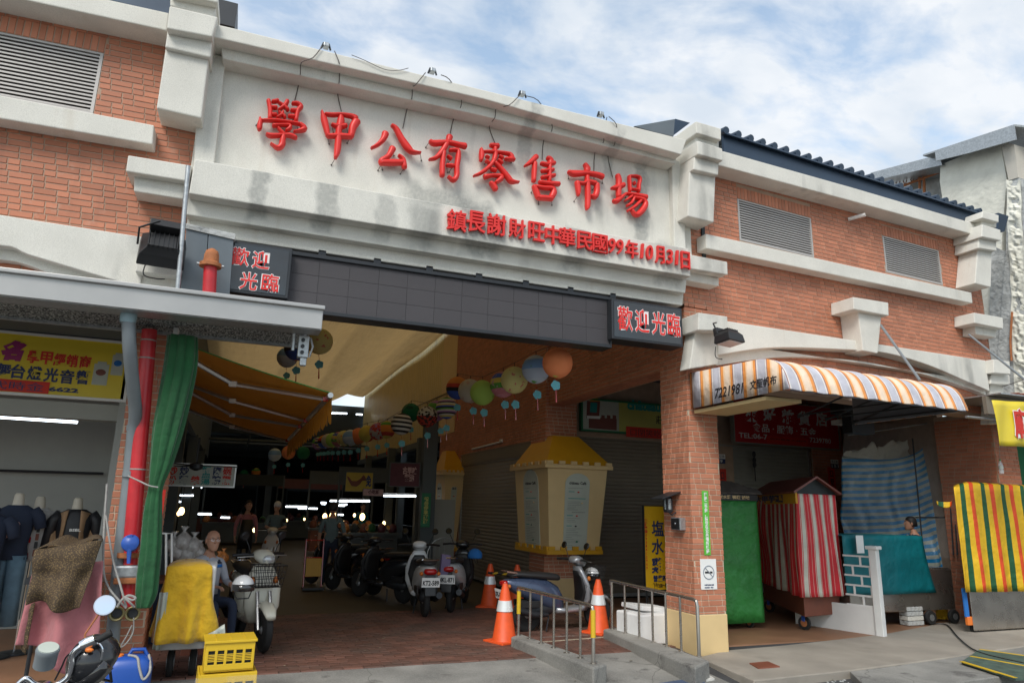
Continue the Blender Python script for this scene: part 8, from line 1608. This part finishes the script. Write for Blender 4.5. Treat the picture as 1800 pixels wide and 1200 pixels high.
names_l = ['orange', 'pale blue', 'yellow with little drawings', 'pink and blue checked', 'lime green with a black line', 'pale painted', 'red, orange and blue banded', 'thin striped', 'purple and green', 'patterned', 'dark green', 'black and white striped', 'green and orange banded', 'grey and pink', 'yellow and red', 'soft yellow', 'yellow blue', 'pink', 'orange yellow', 'light yellow', 'striped yellow', 'small pink', 'small yellow', 'small pale']
MT['tagb'] = mat('turquoise_card', (.12, .40, .46), .7, var=.05)
def lantern(x, y, r, mtl, lab, Y=None, tagxy=None, grp='hand painted paper lanterns on strings'):
    rr = .20; 
    if Y is None:
        Y = 8.0
        for _ in range(12):
            p = at(x, y, Y=Y); dep = (p-CAM).dot(CF); want = FPX*rr/r; Y *= want/dep
    c = at(x, y, Y=Y); e = thing('paper_lantern', lab, 'lantern', c-V(0, 0, rr), grp); n = 13; prof_ = []
    for j in range(2*n+1): t = math.pi*j/(2*n); k = 1-(.018 if j % 2 else 0); prof_.append((max(.035, rr*math.sin(t)*k), -rr*math.cos(t)))
    o = M().lathe(prof_, c, n=22).obj('lantern_body', mtl, e, smooth=2, org=c)
    o.rotation_euler = (.1*random.uniform(-1, 1), .1*random.uniform(-1, 1), random.uniform(0, 3))
    M().tube([c+V(0, 0, rr), c+V(0, 0, rr+.06)], .006, 4).obj('hook', MT['dark'], e)
    tp_ = c+V(.02, -.02, -rr-.16) if not tagxy else at(*tagxy, Y=Y-.02); P = []
    for k in range(30): t = 2*math.pi*k/30; q = .055*(1+.22*abs(math.sin(2.5*t))); P.append(tp_+V(q*math.cos(t), 0, q*math.sin(t)))
    o = M().prism(P, (0, .006, 0)).obj('cloud_card', MT['tagb'], e); M().tube([c+V(0, 0, -rr), tp_+V(0, 0, .05)], .003, 4).obj('thread', MT['lred'], e)
    M().tube([tp_-V(0, 0, .05), tp_-V(-.01, 0, .22)], [.006, .012], 5).obj('tassel', MT['lred'], e)
    return c
random.seed(4); MAIN = [(980, 638, 27), (942, 649, 25), (904, 668, 24), (884, 676, 23), (848, 690, 22), (826, 687, 21), (804, 682, 20), (785, 717, 19), (767, 722, 18), (751, 732, 18.5), (722, 725, 16.5), (706, 745, 19), (680, 755, 15), (664, 758, 15), (645, 762, 14.5), (630, 766, 14), (616, 769, 14), (605, 770, 13.5), (595, 772, 13), (585, 773, 12.5), (577, 774, 12), (570, 776, 11.5), (564, 777, 11), (559, 779, 10.5)]
tags_ = {0: (977, 677), 3: (888, 711), 4: (851, 725), 5: (832, 722), 6: (804, 716), 7: (785, 752), 8: (775, 757)}
cs_ = []
for i, (x, y, r) in enumerate(MAIN):
    cs_.append(lantern(x, y, r, LM[i % len(LM)], f'{names_l[i]} paper lantern, ' + (ordn+['ninth', 'tenth', 'eleventh', 'twelfth', 'thirteenth', 'fourteenth', 'fifteenth', 'sixteenth', 'seventeenth', 'eighteenth', 'nineteenth', 'twentieth', 'twenty-first', 'twenty-second', 'twenty-third', 'farthest'])[i]+' from the gate on the right string', tagxy=tags_.get(i)))
o = M().tube([c+V(0, 0, .26) for c in cs_], .005, 5).obj('lantern_string', MT['wire']); tag(o, 'thin dark string carrying the long right row of lanterns', 'string')
for i, (x, y, r, k) in enumerate([(562, 600, 23, 2), (522, 612, 22, 6), (505, 628, 18, 1)]): lantern(x, y, r, LM[k], ['pale orange and yellow paper lantern beside the awning gearbox', 'dark red and green paper lantern behind the gearbox', 'blue paper lantern behind the orange awning edge'][i])
for i, (x, y, r, k) in enumerate([(507, 795, 10, 0), (533, 796, 10, 10), (483, 799, 9, 1), (429, 833, 6, 10), (450, 830, 6, 12)]): lantern(x, y, r, LM[k], ['dim reddish', 'dim green', 'dim blue', 'tiny green', 'tiny orange'][i]+' paper lantern deep under the orange valance', Y=[22, 22, 23, 34, 34][i])
# small power line on the skyline, nothing else stands behind
for ob_ in list(COL.objects):
    if ob_.type == 'MESH' and ob_.parent is None and 'label' not in ob_ and 'kind' not in ob_: ob_['kind'] = 'structure'
